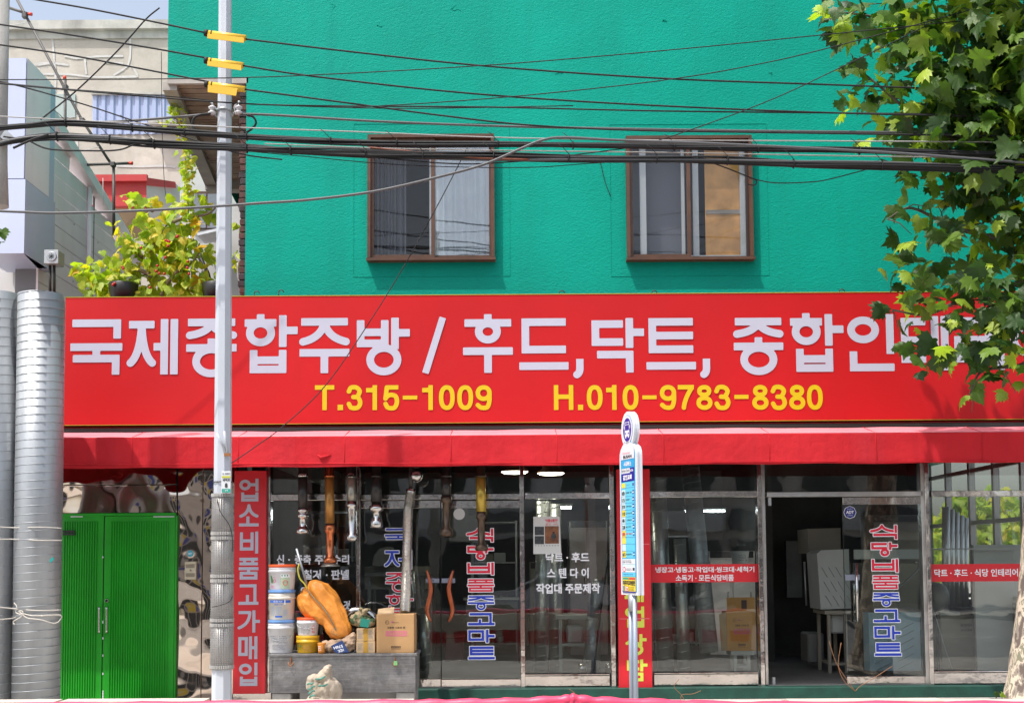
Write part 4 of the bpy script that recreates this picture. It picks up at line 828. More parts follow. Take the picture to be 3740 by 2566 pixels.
# insulators
mat('porcelain', (.62, .60, .62), rough=.2)
zi = P(822, 405, YP).z; c, rr = on_pole(zi)
for s in (-1, 1):
    ix = P(778 if s < 0 else 874, 400, YP).x; b = B()
    b.tube(smooth_path([(c.x+s*rr, YP-.02, zi-.07), (c.x+s*(rr+.04), YP-.03, zi-.02), (c.x+s*(rr+.035), YP-.03, zi+.03), (ix+s*.01, YP-.03, zi+.075), (ix, YP-.03, zi+.08)], 5), .010, n=8); b.tube([(ix, YP-.03, zi+.09), (ix, YP-.03, zi-.06)], .008); part('insulator_arm', b, 'galv', pl)
    b = B(); b.lathe([(-.05, .012), (-.045, .036), (-.028, .042), (-.014, .022), (0, .020), (.012, .036), (.026, .038), (.04, .014)], (ix, YP-.03, zi), n=18); part('insulator', b, 'porcelain', pl)
b = B(); b.tube([(c.x-rr-.006, YP-.05, zi-.005), (c.x+rr+.006, YP-.05, zi-.005)], .012, n=6); b.lathe([(-.012, rr+.008), (.012, rr+.008)], (c.x, YP, zi-.0), n=24); part('clamp_band', b, 'galv', pl)
# ================================================================== bus stop sign
BY = -2.8; cB = P(2306, 1840, BY)
bs = thing('bus_stop_sign', 'tall narrow bus stop sign board on a grey pole, turned sideways to the street', 'bus stop sign', (cB.x, BY, .2), rot=(0, 0, -R(70)))
zT, zB2 = P(2300, 1506, BY).z-.2, P(2300, 2168, BY).z-.2; BW, BT = .175, .060
zS = P(2300, 1625, BY).z-.2; cr = .132; czc = zT-cr*1.25
mat('bus_white', (.66, .68, .73), rough=.35); mat('bus_blue', (.02, .33, .62), rough=.35); mat('bus_navy', (.015, .02, .28), rough=.35); mat('bus_cyan', (.12, .52, .72), rough=.4); mat('bus_yellow', (.78, .60, .05), rough=.4); mat('bus_pale', (.55, .68, .70), rough=.4); mat('ad_red', (.6, .03, .06), rough=.4)
def outline(g):   # outer contour of the board: arch head on shoulders
    W_ = BW-g; pts = [(-W_, zB2+g), (W_, zB2+g), (W_, zS-.10)]
    pts += [(W_*math.cos(a)*.5+W_*.5, zS-.10+.1*math.sin(a)) for a in [R(x) for x in (15, 45, 80)]]
    r = cr-g; a0 = R(-50)
    pts += [(r*math.cos(a), czc+r*1.25*math.sin(a)) for a in [a0+(math.pi-2*a0)*k/22 for k in range(23)]]
    pts += [(-W_*math.cos(a)*.5-W_*.5, zS-.10+.1*math.sin(a)) for a in [R(x) for x in (80, 45, 15)]]+[(-W_, zS-.10)]
    return pts
b = B(); b.prism([(x, -BT/2+.02, z) for x, z in outline(0)], (0, BT-.04, 0)); part('board_core', b, 'bus_white', bs, local=True)
for yy in (-BT/2, BT/2-.018):
    b = B(); b.prism([(x, yy, z) for x, z in outline(-.008)], (0, .018, 0)); part('board_rim', b, 'bus_white', bs, local=True)
def face(pts, d, m, n='print'): b = B(); b.add([(x, -BT/2-d, z) for x, z in pts], [tuple(range(len(pts)))]); return part(n, b, m, bs, local=True, fixn=False)
rc = lambda x0, x1, z0, z1: [(x0, z0), (x1, z0), (x1, z1), (x0, z1)]
el = lambda cx, cz, rx, rz, n=32: [(cx+rx*math.cos(2*math.pi*k/n), cz+rz*math.sin(2*math.pi*k/n)) for k in range(n)]
face(outline(.02), .002, 'bus_blue'); zh = P(2300, 1682, BY).z-.2
hw = BW-.035
def zz(py): return P(2300, py, BY).z-.2
face([(-hw, zz(1676)), (hw, zz(1676)), (hw, zz(1645))]+[(hw*math.cos(R(a)), zz(1645)+.085*math.sin(R(a))) for a in range(15, 180, 15)]+[(-hw, zz(1645))], .004, 'bus_white')
face(el(0, czc, .108, .135), .004, 'bus_white'); face(el(0, czc, .088, .112), .005, 'bus_navy')
face(rc(-.050, .050, czc-.062, czc+.075), .006, 'bus_white', 'bus_symbol'); face(rc(-.042, .042, czc-.005, czc+.045), .007, 'bus_navy', 'bus_symbol'); face(rc(-.038, .038, czc+.053, czc+.068), .007, 'bus_navy', 'bus_symbol')
for s in (-.03, .03): face(el(s, czc-.035, .010, .010, 12), .007, 'bus_navy', 'bus_symbol'); face(rc(s-.012, s+.012, czc-.078, czc-.062), .006, 'bus_white', 'bus_symbol'); face(rc(s*2.05-.006, s*2.05+.006, czc+.01, czc+.04), .006, 'bus_white', 'bus_symbol')
face(rc(-hw, hw, zz(1708), zz(1678)), .004, 'bus_blue'); face(rc(-hw, hw, zz(1727), zz(1709)), .004, 'bus_white'); face(rc(hw*.35, hw, zz(1727), zz(1709)), .005, 'bus_navy'); face(rc(-hw, hw, zz(1757), zz(1728)), .004, 'bus_navy')
face(rc(-hw, hw, zz(2040), zz(1759)), .004, 'bus_cyan')
def bt(s, x0, x1, py1, py0, m, off=.02, d=.007): v, f, _ = text_faces(s, off); b = B(); z0, z1 = zz(py1), zz(py0); b.add([(x0+(x1-x0)*p[0], -BT/2-d, z0+(z1-z0)*p[1]) for p in v], f); part('text_line', b, m, bs, local=True, fixn=False)
def sc_face(x0, x1, py1, py0, m, rows=1, d=.006, seed=1):
    b = scribble(x0, x1, zz(py1), zz(py0), rows, seed, lambda u, v: (u, -BT/2-d, v)); part('fine_print', b, m, bs, local=True, fixn=False)
bt('BUSAN', -.09, .09, 1672, 1661, 'print_black', .03); bt('Dynamic', -.10, .06, 1658, 1650, 'ad_red', .0); bt('시내버스', -.08, .08, 1702, 1684, 'print_white', .03)
bt('Gamjeon Church', -hw+.01, hw*.30, 1724, 1712, 'print_black', .01); sc_face(hw*.4, hw-.01, 1724, 1712, 'print_white', 1, seed=9); bt('감전교회', -.10, .09, 1752, 1733, 'print_white', .04)
RT = [('', 'bus_yellow', 1), ('8', 'bus_pale', 1), ('15', 'bus_pale', 1), ('59', 'bus_pale', 1), ('110', 'bus_yellow', 1), ('148-1', 'bus_pale', 1), ('338', 'bus_pale', 1), ('1005', 'bus_yellow', 2), ('', 'bus_yellow', 0), ('', 'bus_pale', 0), ('#15', 'bus_yellow', 1)]
rowh = (2036-1762)/11
for i, (nm, m, ds) in enumerate(RT):
    ya, yb = 1762+i*rowh, 1762+(i+1)*rowh-1.5
    if i == 0: yb = ya+rowh*.7
    face(rc(-hw+.004, -hw*.42, zz(yb), zz(ya)), .005, m)
    face(rc(-hw, hw, zz(yb+1.3), zz(yb+.6)), .006, 'bus_navy', 'rule_line')
    if nm: bt(nm, -hw+.012, -hw*.48, yb-4, ya+6, 'print_black' if ds < 2 else 'ad_red', .03)
    if ds: sc_face(-hw*.36, hw*.62, yb-8, ya+7, 'print_black' if ds < 2 else 'ad_red', seed=i); face(rc(hw*.68, hw*.94, zz(yb-5), zz(ya+4)), .005, 'bus_navy'); face(rc(hw*.70, hw*.92, zz(yb-9), zz(ya+9)), .006, 'bus_pale')
face(rc(-hw, hw, zz(2058), zz(2040)), .005, 'bus_white'); sc_face(-hw+.01, hw-.06, 2055, 2043, 'print_black', 2)
face(rc(-hw, hw, zz(2068), zz(2059)), .005, 'bus_pale'); face(rc(-hw, hw, zz(2088), zz(2068)), .005, 'bus_white'); face(el(-hw*.7, zz(2078), .03, .025, 16), .006, 'ad_red'); face(el(-hw*.7, zz(2078), .02, .016, 16), .007, 'bus_white'); sc_face(-hw*.4, hw*.5, 2083, 2073, 'print_black', 2, seed=4); face(rc(hw*.6, hw*.9, zz(2082), zz(2072)), .006, 'print_black'); face(rc(-hw, hw, zz(2104), zz(2089)), .005, 'bus_cyan'); sc_face(-hw*.9, hw*.9, 2099, 2093, 'bus_navy', 1, seed=5)
face(rc(-hw, hw, zz(2163), zz(2106)), .005, 'bus_yellow'); face(rc(-hw+.01, 0, zz(2115), zz(2108)), .006, 'plate_green'); face(rc(.005, hw-.005, zz(2115), zz(2108)), .006, 'ad_red'); bt('미주치과병원', -hw+.012, hw-.01, 2137, 2118, 'print_black', .05)
face(rc(-hw*.45, -hw*.1, zz(2157), zz(2140)), .006, 'ad_red'); face(rc(-hw*.40, -hw*.15, zz(2147), zz(2142)), .007, 'bus_white'); face(rc(-hw*.40, -hw*.15, zz(2155), zz(2151)), .007, 'bus_white'); sc_face(-hw*.02, hw*.96, 2157, 2140, 'print_black', 3, seed=6)
face(rc(-hw, hw, zz(2162.5), zz(2158)), .0065, 'bus_navy'); b = B(); b.box(-hw*.95, -hw*.6, -BT/2-.006, -BT/2-.0055, zz(2157), zz(2138)); part('print', b, 'curtain_pale', bs, local=True)
mat('bus_pole', (.30, .35, .43), rough=.4, metal=.3); b = B()
for xx in (-.045, .045): b.tube([(xx, .0, .002), (xx, .0, zB2-.002)], .022, n=14)
part('pole', b, 'bus_pole', bs, local=True); b = B(); b.tube([(0, 0, zB2-.16), (0, 0, zB2-.001)], .042, n=14); part('sleeve', b, 'galv', bs, local=True)
# ================================================================== overhead cables (points in the photograph's 2323 px wide view)
K = 3740/2323
def cable(pts, r, m, label, y=-2.6, name='overhead_cable', y1=None, n=6, grp='overhead cables in front of the green building'):
    y1 = y if y1 is None else y1; c = len(pts)-1
    p = smooth_path([P(x*K, yy*K, y+(y1-y)*i/c) for i, (x, yy) in enumerate(pts)], 7)
    b = B(); b.tube(p, r, n=n); o = part(name, b, m, None); tag(o, label, 'cable', grp); return o
YC = -2.75
cable([(60, -4), (200, 20), (350, 50), (468, 75)], .0085, 'cable_black', 'thin black cable ending at the topmost yellow guard from the left', YC)
cable([(556, 89), (800, 118), (1100, 150), (1500, 178), (1900, 193), (2360, 210)], .0085, 'cable_black', 'black cable running right from the topmost yellow guard', YC)
cable([(-20, 53), (150, 78), (330, 107), (470, 132)], .0085, 'cable_black', 'black cable ending at the middle yellow guard from the left', YC)
cable([(550, 149), (700, 172), (1000, 206), (1280, 228), (1600, 245), (1950, 258), (2360, 266)], .0085, 'cable_black', 'black cable running right from the middle yellow guard', YC)
cable([(-20, 99), (150, 124), (330, 158), (474, 186)], .0085, 'cable_black', 'black cable ending at the lowest yellow guard from the left', YC)
cable([(556, 203), (700, 222), (850, 242), (1000, 262), (1200, 284), (1450, 296), (1700, 300), (2360, 310)], .0085, 'cable_black', 'black cable sagging right from the lowest yellow guard', YC)
cable([(-20, 188), (200, 208), (500, 232), (700, 240), (1100, 243), (1500, 252), (1950, 257), (2360, 262)], .0075, 'cable_black', 'level black cable below the yellow guards and across the green wall', YC+.1)
cable([(-20, 186), (150, 202), (420, 222), (560, 236), (900, 246), (1300, 240)], .005, 'cable_black', 'thinner black cable just under the level one by the pole', YC+.15)
cable([(-20, 181), (300, 180), (560, 176), (760, 168), (1000, 155), (1230, 139), (1560, 110), (1880, 78), (2360, 30)], .005, 'cable_black', 'thin cable rising to the right, uppermost of the rising ones', YC-.1)
cable([(800, 244), (1000, 232), (1230, 213), (1500, 183), (1700, 150), (1900, 104), (2360, -20)], .005, 'cable_black', 'thin cable rising to the right, middle one of the three', YC-.1)
cable([(1300, 352), (1450, 330), (1600, 283), (1760, 222), (1910, 152), (2100, 60)], .005, 'cable_black', 'thin cable rising steeply to the right behind the tree leaves', YC-.1)
cable([(-10, 296), (80, 283), (200, 279), (320, 272), (420, 264), (478, 258)], .012, 'cable_grey', 'grey cable reaching the left white insulator', YP-.03)
cable([(545, 259), (620, 261), (850, 275), (1100, 285), (1300, 290), (1700, 297), (2000, 300), (2130, 303), (2360, 330)], .012, 'cable_grey', 'grey cable leaving the right white insulator', YP-.03)
cable([(478, 258), (445, 264), (436, 282), (450, 300), (500, 310), (515, 312)], .011, 'cable_black', 'black loop hanging under the left insulator', YP-.06)
cable([(560, 262), (575, 266), (580, 282), (560, 300), (530, 306), (514, 310)], .011, 'cable_black', 'black loop hanging under the right insulator', YP-.06)
cable([(-20, 263), (250, 277), (560, 290), (835, 300), (1130, 312), (1500, 318), (1900, 320), (2360, 323)], .006, 'cable_light', 'pale steel support wire above the upper cable bundle', YC-.05)
cable([(600, 326), (850, 336), (1110, 341), (1500, 346), (2000, 355), (2360, 358)], .006, 'cable_light', 'pale steel support wire between the two cable bundles', YC-.05)
def bundle(pts, n, r, spread, label, y, extra=None, nm='cable_bundle'):
    t = thing(nm, label, 'cable bundle', tuple(P(pts[4][0]*K, pts[4][1]*K, y))); base = [P(x*K, yy*K, y) for x, yy in pts]
    for i in range(n):
        a = 2*math.pi*i/n; ph = rnd.random()*6; q = []
        for j, p in enumerate(base):
            tw = a+j*.55; s = spread*(1+.35*math.sin(j*1.3+ph)); q.append(p+Vector((0, math.sin(tw)*s, math.cos(tw)*s+rnd.uniform(-.006, .006))))
        b = B(); b.tube(smooth_path(q, 6), r*rnd.uniform(.7, 1.15), n=8); part('cable', b, (extra or {}).get(i, 'cable_black'), t)
    for j in range(2, len(base)-1, 1):
        p = base[j]; b = B(); b.tube([p+Vector((0, math.cos(a)*(spread+r*1.5), math.sin(a)*(spread+r*1.5))) for a in [2*math.pi*k/14 for k in range(15)]], .006, n=5)
        b.tube([p+Vector((0, -spread-r, spread)), p+Vector((-.06, -spread-r-.02, spread+.06)), p+Vector((-.10, -spread-r-.02, spread+.09))], .003, n=4); part('tie_loop', b, 'cable_black', t)
    return t
bundle([(-30, 292), (60, 286), (150, 279), (300, 290), (420, 300), (560, 310), (750, 320), (900, 325), (1130, 327), (1300, 330), (1530, 333), (1720, 338), (1950, 342), (2150, 347), (2360, 351)], 6, .0125, .017, 'upper thick black cable bundle crossing the whole view', YC-.12)
bundle([(-30, 332), (40, 318), (130, 310), (250, 317), (350, 327), (560, 337), (660, 342), (830, 347), (960, 352), (1120, 355), (1290, 358), (1490, 360), (1650, 364), (1800, 371), (2000, 376), (2360, 388)], 10, .011, .025, 'lower loose cable bundle of many strands', YC-.2, {7: 'cable_grey'})
cable([(560, 330), (700, 340), (900, 362), (1050, 372), (1180, 366), (1290, 358)], .006, 'cable_black', 'slack black strand sagging below the lower bundle at the left window', YC-.2)
cable([(840, 335), (960, 346), (1080, 358), (1200, 362)], .009, 'cable_orange', 'orange strand sagging below the lower bundle', YC-.22)
cable([(560, 343), (700, 356), (850, 370), (1000, 378), (1200, 380), (1350, 370), (1500, 362)], .004, 'cable_black', 'thin slack wire hanging lowest across the left window', YC-.18)
cable([(-20, 478), (60, 481), (140, 483), (330, 477), (500, 467), (600, 460), (700, 453), (850, 434), (1000, 400), (1100, 372), (1180, 338), (1230, 318), (1280, 312), (1400, 318), (1600, 325), (2000, 345), (2360, 372)], .0125, 'cable_grey', 'single grey cable dipping low from the left and rising past the left window', YC-.35)
cable([(525, 1050), (580, 1012), (640, 968), (740, 872), (850, 712), (930, 580), (1000, 452), (1060, 336)], .005, 'cable_black', 'thin dark drop wire slanting down across the sign to the grey pole', YC-.2, y1=YP-.1)
cable([(92, 272), (180, 200), (270, 112), (330, 45), (362, 18)], .008, 'cable_black', 'black cable slanting up to the right at the left edge, crossing the others', -1.5)
cable([(-20, 180), (80, 205), (200, 240), (330, 283), (480, 330), (560, 352), (640, 362)], .007, 'cable_black', 'black cable slanting down to the right behind the bundles at the left edge', YC+.2)
cable([(366, 118), (368, 300), (372, 400), (376, 445)], .004, 'cable_black', 'thin upright wire hanging behind the climbing vine', .3)
cable([(1590, 360), (1650, 382), (1700, 402), (1716, 410), (1712, 420), (1696, 418)], .006, 'cable_black', 'loose black wire end curling beside the right upstairs window', YC-.15)
cable([(1700, 404), (1760, 415), (1850, 412), (1900, 402), (1990, 378)], .005, 'cable_black', 'thin black wire rising right from the curled end', YC-.15)
cable([(1360, 360), (1372, 410), (1385, 445)], .004, 'cable_black', 'short thin wire hanging on the wall left of the right upstairs window', -.02)
cable([(2310, 520), (2318, 600), (2330, 640)], .004, 'cable_black', 'thin wire hanging among the tree leaves', -1.2)
cable([(8, 310), (60, 318), (110, 338), (200, 342), (270, 340), (310, 325), (345, 315)], .008, 'cable_black', 'slack black loop under the lower bundle at the left edge', YC-.22)
cable([(30, 336), (70, 318), (110, 305)], .011, 'cable_black', 'cut black cable end sticking out at the left edge', YC-.3)
cable([(492, 1128), (500, 1160), (520, 1190), (527, 1220), (527, 1250)], .004, 'cable_black', 'thin black wire down the wrapped pole', YP-.16)
cable([(481, 1376), (500, 1372), (520, 1364), (527, 1352)], .004, 'cable_black', 'thin wire tied round the wrapped pole', YP-.15)
# yellow guards on the three cables
mat('guard_yellow', (.75, .44, .02), rough=.35, coat=.2)
for (x0, y0, x1, y1, lab, notch) in ((472, 76, 558, 87, 'topmost of the three yellow cable guards at the pole', 0), (472, 138, 552, 149, 'middle one of the three yellow cable guards at the pole', 0), (473, 192, 556, 203, 'lowest of the three yellow cable guards, with a notched flap', 1)):
    a, c = P(x0*K, y0*K, YC), P(x1*K, y1*K, YC); t = thing('cable_guard', lab, 'cable guard', tuple(a), 'yellow cable guards at the pole'); d = (c-a); up = Vector((0, 0, 1)); r = .030
    b = B(); b.tube([a, c], r, n=14); part('half_tube', b, 'guard_yellow', t)
    b = B(); w_ = .060 if not notch else .085; e = .96 if not notch else .82
    b.hexa([a+Vector((0, -.028, -w_)), a+d*(e-.05*notch)+Vector((0, -.028, -w_)), a+d*(e-.05*notch)+Vector((0, -.020, -w_)), a+Vector((0, -.020, -w_))], [a+Vector((0, -.028, 0)), a+d*e+Vector((0, -.028, 0)), a+d*e+Vector((0, -.020, 0)), a+Vector((0, -.020, 0))]); part('flap', b, 'guard_yellow', t)
    b = B(); b.tube([a-d.normalized()*.035, a+d.normalized()*.004], .033, n=12); b.tube([a+d*.08, a+d*.11], .0315, n=14); part('end_cap', b, 'cable_black', t)
# concrete pole cut by the left edge
b = B(); b.tube([P(-8, -60, -2.2), P(-16, 420, -2.2), P(-14, 600, -2.2), P(-8, 755, -2.2)], [.115, .115, .108, .105], n=18); o = part('concrete_pole', b, 'concrete', None); tag(o, 'grey concrete pole cut off by the left edge of the view', 'pole')
b = B(); q = rect(-12, 505, 34, 530, -2.4); b.hexa([P(0, 500, -2.35), P(20, 470, -2.35), P(20, 470, -2.2), P(0, 500, -2.2)], [P(40, 535, -2.35), P(55, 505, -2.35), P(55, 505, -2.2), P(40, 535, -2.2)]); part('bracket', b, 'galv', o)
# ================================================================== steel chest and the things on it
mat('chest', (.19, .187, .185), rough=.5, metal=.3, var=.15, vs=7, bump=.5, bs=14, bdist=.02, detail=8); mat('chest_dark', (.10, .10, .11), rough=.6, metal=.3, var=.3, vs=5); mat('block', (.34, .33, .31), rough=.9, var=.2, vs=9)
YF, YK = -1.0, -.42
tc = thing('steel_chest', 'dented grey steel chest on blocks, carrying the buckets, bags and boxes', 'chest', tuple(P(1250, 2560, YF)))
q = rect(985, 2396, 1517, 2527, YF); b = B(); nxx = 40
for j in range(8):
    for i in range(nxx):
        def cp(i, j): x = q[0]+(q[1]-q[0])*i/nxx; z = q[2]+(q[3]-q[2])*j/8; e = min(1, min(i, nxx-i)/2)*min(1, min(j, 8-j)/2); return (x, YF+e*.016*noise.noise(Vector((x*5, 0, z*7)))+e*.006*noise.noise(Vector((x*22, 3, z*20))), z)
        b.add([cp(i, j), cp(i+1, j), cp(i+1, j+1), cp(i, j+1)], [(0, 1, 2, 3)], True)
me = b.mesh('front_panel'); bm = bmesh.new(); bm.from_mesh(me); bmesh.ops.remove_doubles(bm, verts=bm.verts, dist=1e-5); bm.to_mesh(me); bm.free(); part('front_panel', me, 'chest', tc)
b = B(); b.box(q[0]+.001, q[1]-.001, YF+.02, YK, q[2], q[3]); part('body', b, 'chest', tc)
b = B(); ql = rect(984, 2386, 1519, 2398, YF); b.box(ql[0]-.01, ql[1]+.01, YF-.015, YK+.01, q[3]+.002, ql[3], bev=.005); lid = part('lid', b, 'chest', tc); CT = ql[3]
b = B(); b.box(q[0], q[0]+.025, YF-.006, YF-.001, q[2], q[3]-.001); b.box(q[1]-.025, q[1], YF-.006, YF-.001, q[2], q[3]-.001); b.box(q[0]+.026, q[1]-.026, YF-.006, YF-.001, q[3]-.03, q[3]-.001); b.box(q[0]+.026, q[1]-.026, YF-.006, YF-.001, q[2], q[2]+.02); part('edge_angle', b, 'chest', tc)
for px in (1062, 1444):
    b = B(); h = rect(px-12, 2398, px+12, 2432, YF-.01); b.box(h[0]+.03, h[1]-.03, YF-.026, YF-.008, h[2]+.03, h[3], bev=.004); b.tube([Vector((h[0]+.01, YF-.022, h[2]+.045)), Vector((h[0]+.02, YF-.03, h[2]+.015)), Vector(((h[0]+h[1])/2, YF-.032, h[2]+.0)), Vector((h[1]-.02, YF-.03, h[2]+.015)), Vector((h[1]-.01, YF-.022, h[2]+.045))], .006); part('hasp', b, 'rust', tc)
mat('lock_green', (.20, .45, .18), rough=.5); b = B(); h = rect(1438, 2412, 1452, 2428, YF-.03); b.box(h[0], h[1], YF-.045, YF-.033, h[2], h[3], bev=.003); o = part('padlock', b, 'lock_green', None); tag(o, 'pale green padlock on the right hasp of the steel chest', 'padlock')
for px0, px1, lab in ((993, 1062, 'grey concrete block under the left end of the steel chest'), (1446, 1513, 'grey concrete block under the right end of the steel chest')):
    b = B(); h = rect(px0, 2530, px1, 2570, YF); b.box(h[0], h[1], YF+.01, YK-.02, .2, q[2]-.002, bev=.01); o = part('concrete_block', b, 'block', None); tag(o, lab, 'block')
# buckets
mat('bucket_white', (.60, .60, .62), rough=.35, var=.07, vs=8); mat('bucket_cream', (.55, .51, .45), rough=.4, var=.1, vs=8); mat('bucket_yellow', (.62, .36, .01), rough=.4, var=.12, vs=10)
mat('lid_orange', (.72, .10, .02), rough=.45); mat('lid_blue', (.12, .26, .55), rough=.45, var=.2, vs=12); mat('pr_blue', (.03, .12, .50), rough=.5); mat('pr_paleblue', (.25, .38, .60), rough=.5); mat('pr_pink', (.62, .06, .22), rough=.5); mat('pr_green', (.04, .20, .06), rough=.5); mat('pr_grey', (.22, .23, .26), rough=.5); mat('pr_lightgreen', (.42, .52, .36), rough=.5)
def bucket(pxl, pxr, pyt, pyb, y, m, lm, label, lidh=.14, zb=None, collar=None):
    s = mpp(y); cx = P((pxl+pxr)/2, (pyt+pyb)/2, y).x; zt_ = P(1100, pyt, y-.12).z; z0 = P(1100, pyb, y-.12).z if zb is None else zb; R_ = (pxr-pxl)/2*s*.985; H = zt_-z0; rb = R_*.86
    t = thing('bucket', label, 'bucket', (cx, y, z0), 'paint buckets stacked on the steel chest'); c = (cx, y, z0)
    hc = H*(1-lidh); b = B(); b.lathe([(0.001, rb*.97), (.012, rb), (hc-.035, R_*.955), (hc-.033, R_*.99), (hc-.018, R_), (hc-.014, R_*.96), (hc, R_*.965)], c, n=32); part('body', b, m, t)
    b = B(); b.lathe([(hc+.001, R_*.965), (hc+.012, R_*.97), (hc+.014, R_*.95), (H-.03, R_*.93)], c, n=32); part('neck', b, m, t)
    b = B(); b.lathe([(H-.032, R_*.955), (H-.026, R_*.985), (H-.006, R_*.985), (H-.001, R_*.95), (H-.003, R_*.90)], c, n=32); part('lid', b, lm, t)
    def fn(u, v): # wrap onto the tapering side: u metres along the arc, v height
        r = (rb+(R_*.955-rb)*v/hc)+.0018; a = u/r; return (cx+r*math.sin(a), y-r*math.cos(a), z0+v)
    def fnl(u, v): p = fn(u, v); return (p[0], p[1]-.001, p[2])
    return t, fn, hc, R_
def wrapdec(fn, x0, x1, z0, z1, m, t, n=10, lift=0):
    b = B()
    for i in range(n):
        u, v = x0+(x1-x0)*i/n, x0+(x1-x0)*(i+1)/n; pts = [fn(u, z0), fn(v, z0), fn(v, z1), fn(u, z1)]; b.quad(*[(p[0], p[1]-lift, p[2]) for p in pts])
    part('print', b, m, t, fixn=False)
def handle(fn, hc, R_, t, sag, m='galv'):
    pts = [fn(R_*1.35*s, hc-.04-sag*math.cos(s*math.pi/2)**.7) for s in [-1, -.8, -.55, -.3, 0, .3, .55, .8, 1]]; b = B(); b.tube(smooth_path([(p[0], p[1]-.006, p[2]) for p in pts], 3), .0028, n=6); part('handle', b, m, t)
yb = -.80
t, fn, hc, R_ = bucket(978, 1078, 2263, 2391, yb, 'bucket_white', 'lid_blue', 'white bucket with a dirty blue lid, bottom of the stack of three', .17, CT)
part('fine_print', scribble(-.10, .0, .12, .20, 4, 3, fn), 'pr_grey', t, fixn=False); part('fine_print', scribble(.005, .10, .11, .20, 4, 4, fn), 'pr_grey', t, fixn=False); part('fine_print', scribble(-.09, .10, .04, .10, 5, 5, fn), 'pr_grey', t, fixn=False); handle(fn, hc, R_, t, .12)
t, fn, hc, R_ = bucket(979, 1080, 2153, 2264, yb, 'bucket_cream', 'lid_blue', 'cream bucket with blue band and blue lid, middle of the stack of three', .20)
wrapdec(fn, -.13, .13, hc*.73, hc*.84, 'pr_blue', t, 16); part('fine_print', scribble(-.07, .07, hc*.75, hc*.81, 1, 2, lambda u, v: tuple(Vector(fn(u, v))+Vector((0, -.001, 0)))), 'print_white', t, fixn=False)
part('fine_print', scribble(-.06, .05, hc*.62, hc*.70, 1, 8, fn), 'pr_blue', t, fixn=False)
for a_, c_, d_, e_, k in ((-.11, -.05, .20, .58, 6), (-.04, .03, .24, .58, 6), (.04, .10, .2, .45, 4)): part('fine_print', scribble(a_, c_, hc*d_, hc*e_, k, int(a_*100)+30, fn), 'pr_paleblue', t, fixn=False)
wrapdec(fn, -.05, .03, hc*.13, hc*.20, 'pr_blue', t, 4); wrapdec(fn, .055, .065, hc*.65, hc*.95, 'print_white', t, 1, .001)
t, fn, hc, R_ = bucket(980, 1082, 2059, 2154, yb, 'bucket_white', 'lid_orange', 'white bucket with orange lid and green and pink print, top of the stack of three', .19)
wrapdec(fn, .01, .11, hc*.08, hc*.62, 'pr_lightgreen', t, 6); wrapdec(fn, .01, .11, hc*.62, hc*.76, 'print_white', t, 6)
for u in (.025, .055, .085):
    b = B(); b.add([fn(u+.009*math.cos(a), hc*.70+.009*math.sin(a)) for a in [R(x*30) for x in range(12)]], [tuple(range(12))]); 
    b.v = [(x, y-.001, z) for x, y, z in b.v]; part('print', b, 'pr_green', t, fixn=False)
b = B(); b.tube([tuple(Vector(fn(.06+.026*math.cos(R(x*24)), hc*.36+.026*math.sin(R(x*24))))+Vector((0, -.001, 0))) for x in range(16)], .003, n=4); part('print', b, 'red_print', t)
b = B(); b.add([tuple(Vector(fn(u, hc*v))+Vector((0, -.001, 0))) for u, v in ((-.12, .35), (-.08, .33), (-.085, .5), (-.105, .68), (-.125, .72))], [(0, 1, 2, 3, 4)]); part('print', b, 'pr_green', t, fixn=False)
part('fine_print', scribble(-.12, -.045, hc*.08, hc*.25, 2, 7, fn), 'pr_pink', t, fixn=False); b = B(); b.tube([fn(-.065+.014*math.cos(R(x*30)), hc*.45+.018*math.sin(R(x*30))) for x in range(13)], .003, n=4); part('print', b, 'pr_pink', t); part('fine_print', scribble(-.08, -.05, hc*.58, hc*.64, 1, 7, fn), 'pr_pink', t, fixn=False)
t, fn, hc, R_ = bucket(1081, 1168, 2321, 2391, yb, 'bucket_yellow', 'bucket_yellow', 'yellow bucket with dark print under the small white bucket', .22, CT)
part('fine_print', scribble(-.11, -.05, .03, .13, 3, 5, fn), 'pr_green', t, fixn=False); part('fine_print', scribble(-.03, .07, .02, .13, 5, 6, fn), 'board', t, fixn=False)
t, fn, hc, R_ = bucket(1083, 1166, 2254, 2322, yb, 'bucket_white', 'lid_orange', 'small white bucket with orange lid on top of the yellow bucket', .17)
part('fine_print', scribble(-.06, .0, .02, .11, 5, 5, fn), 'pr_grey', t, fixn=False); part('fine_print', scribble(.005, .05, .02, .11, 5, 6, fn), 'pr_grey', t, fixn=False); part('fine_print', scribble(.065, .11, .03, .13, 3, 6, fn), 'red_print', t, fixn=False); handle(fn, hc, R_, t, .04, 'bucket_white')
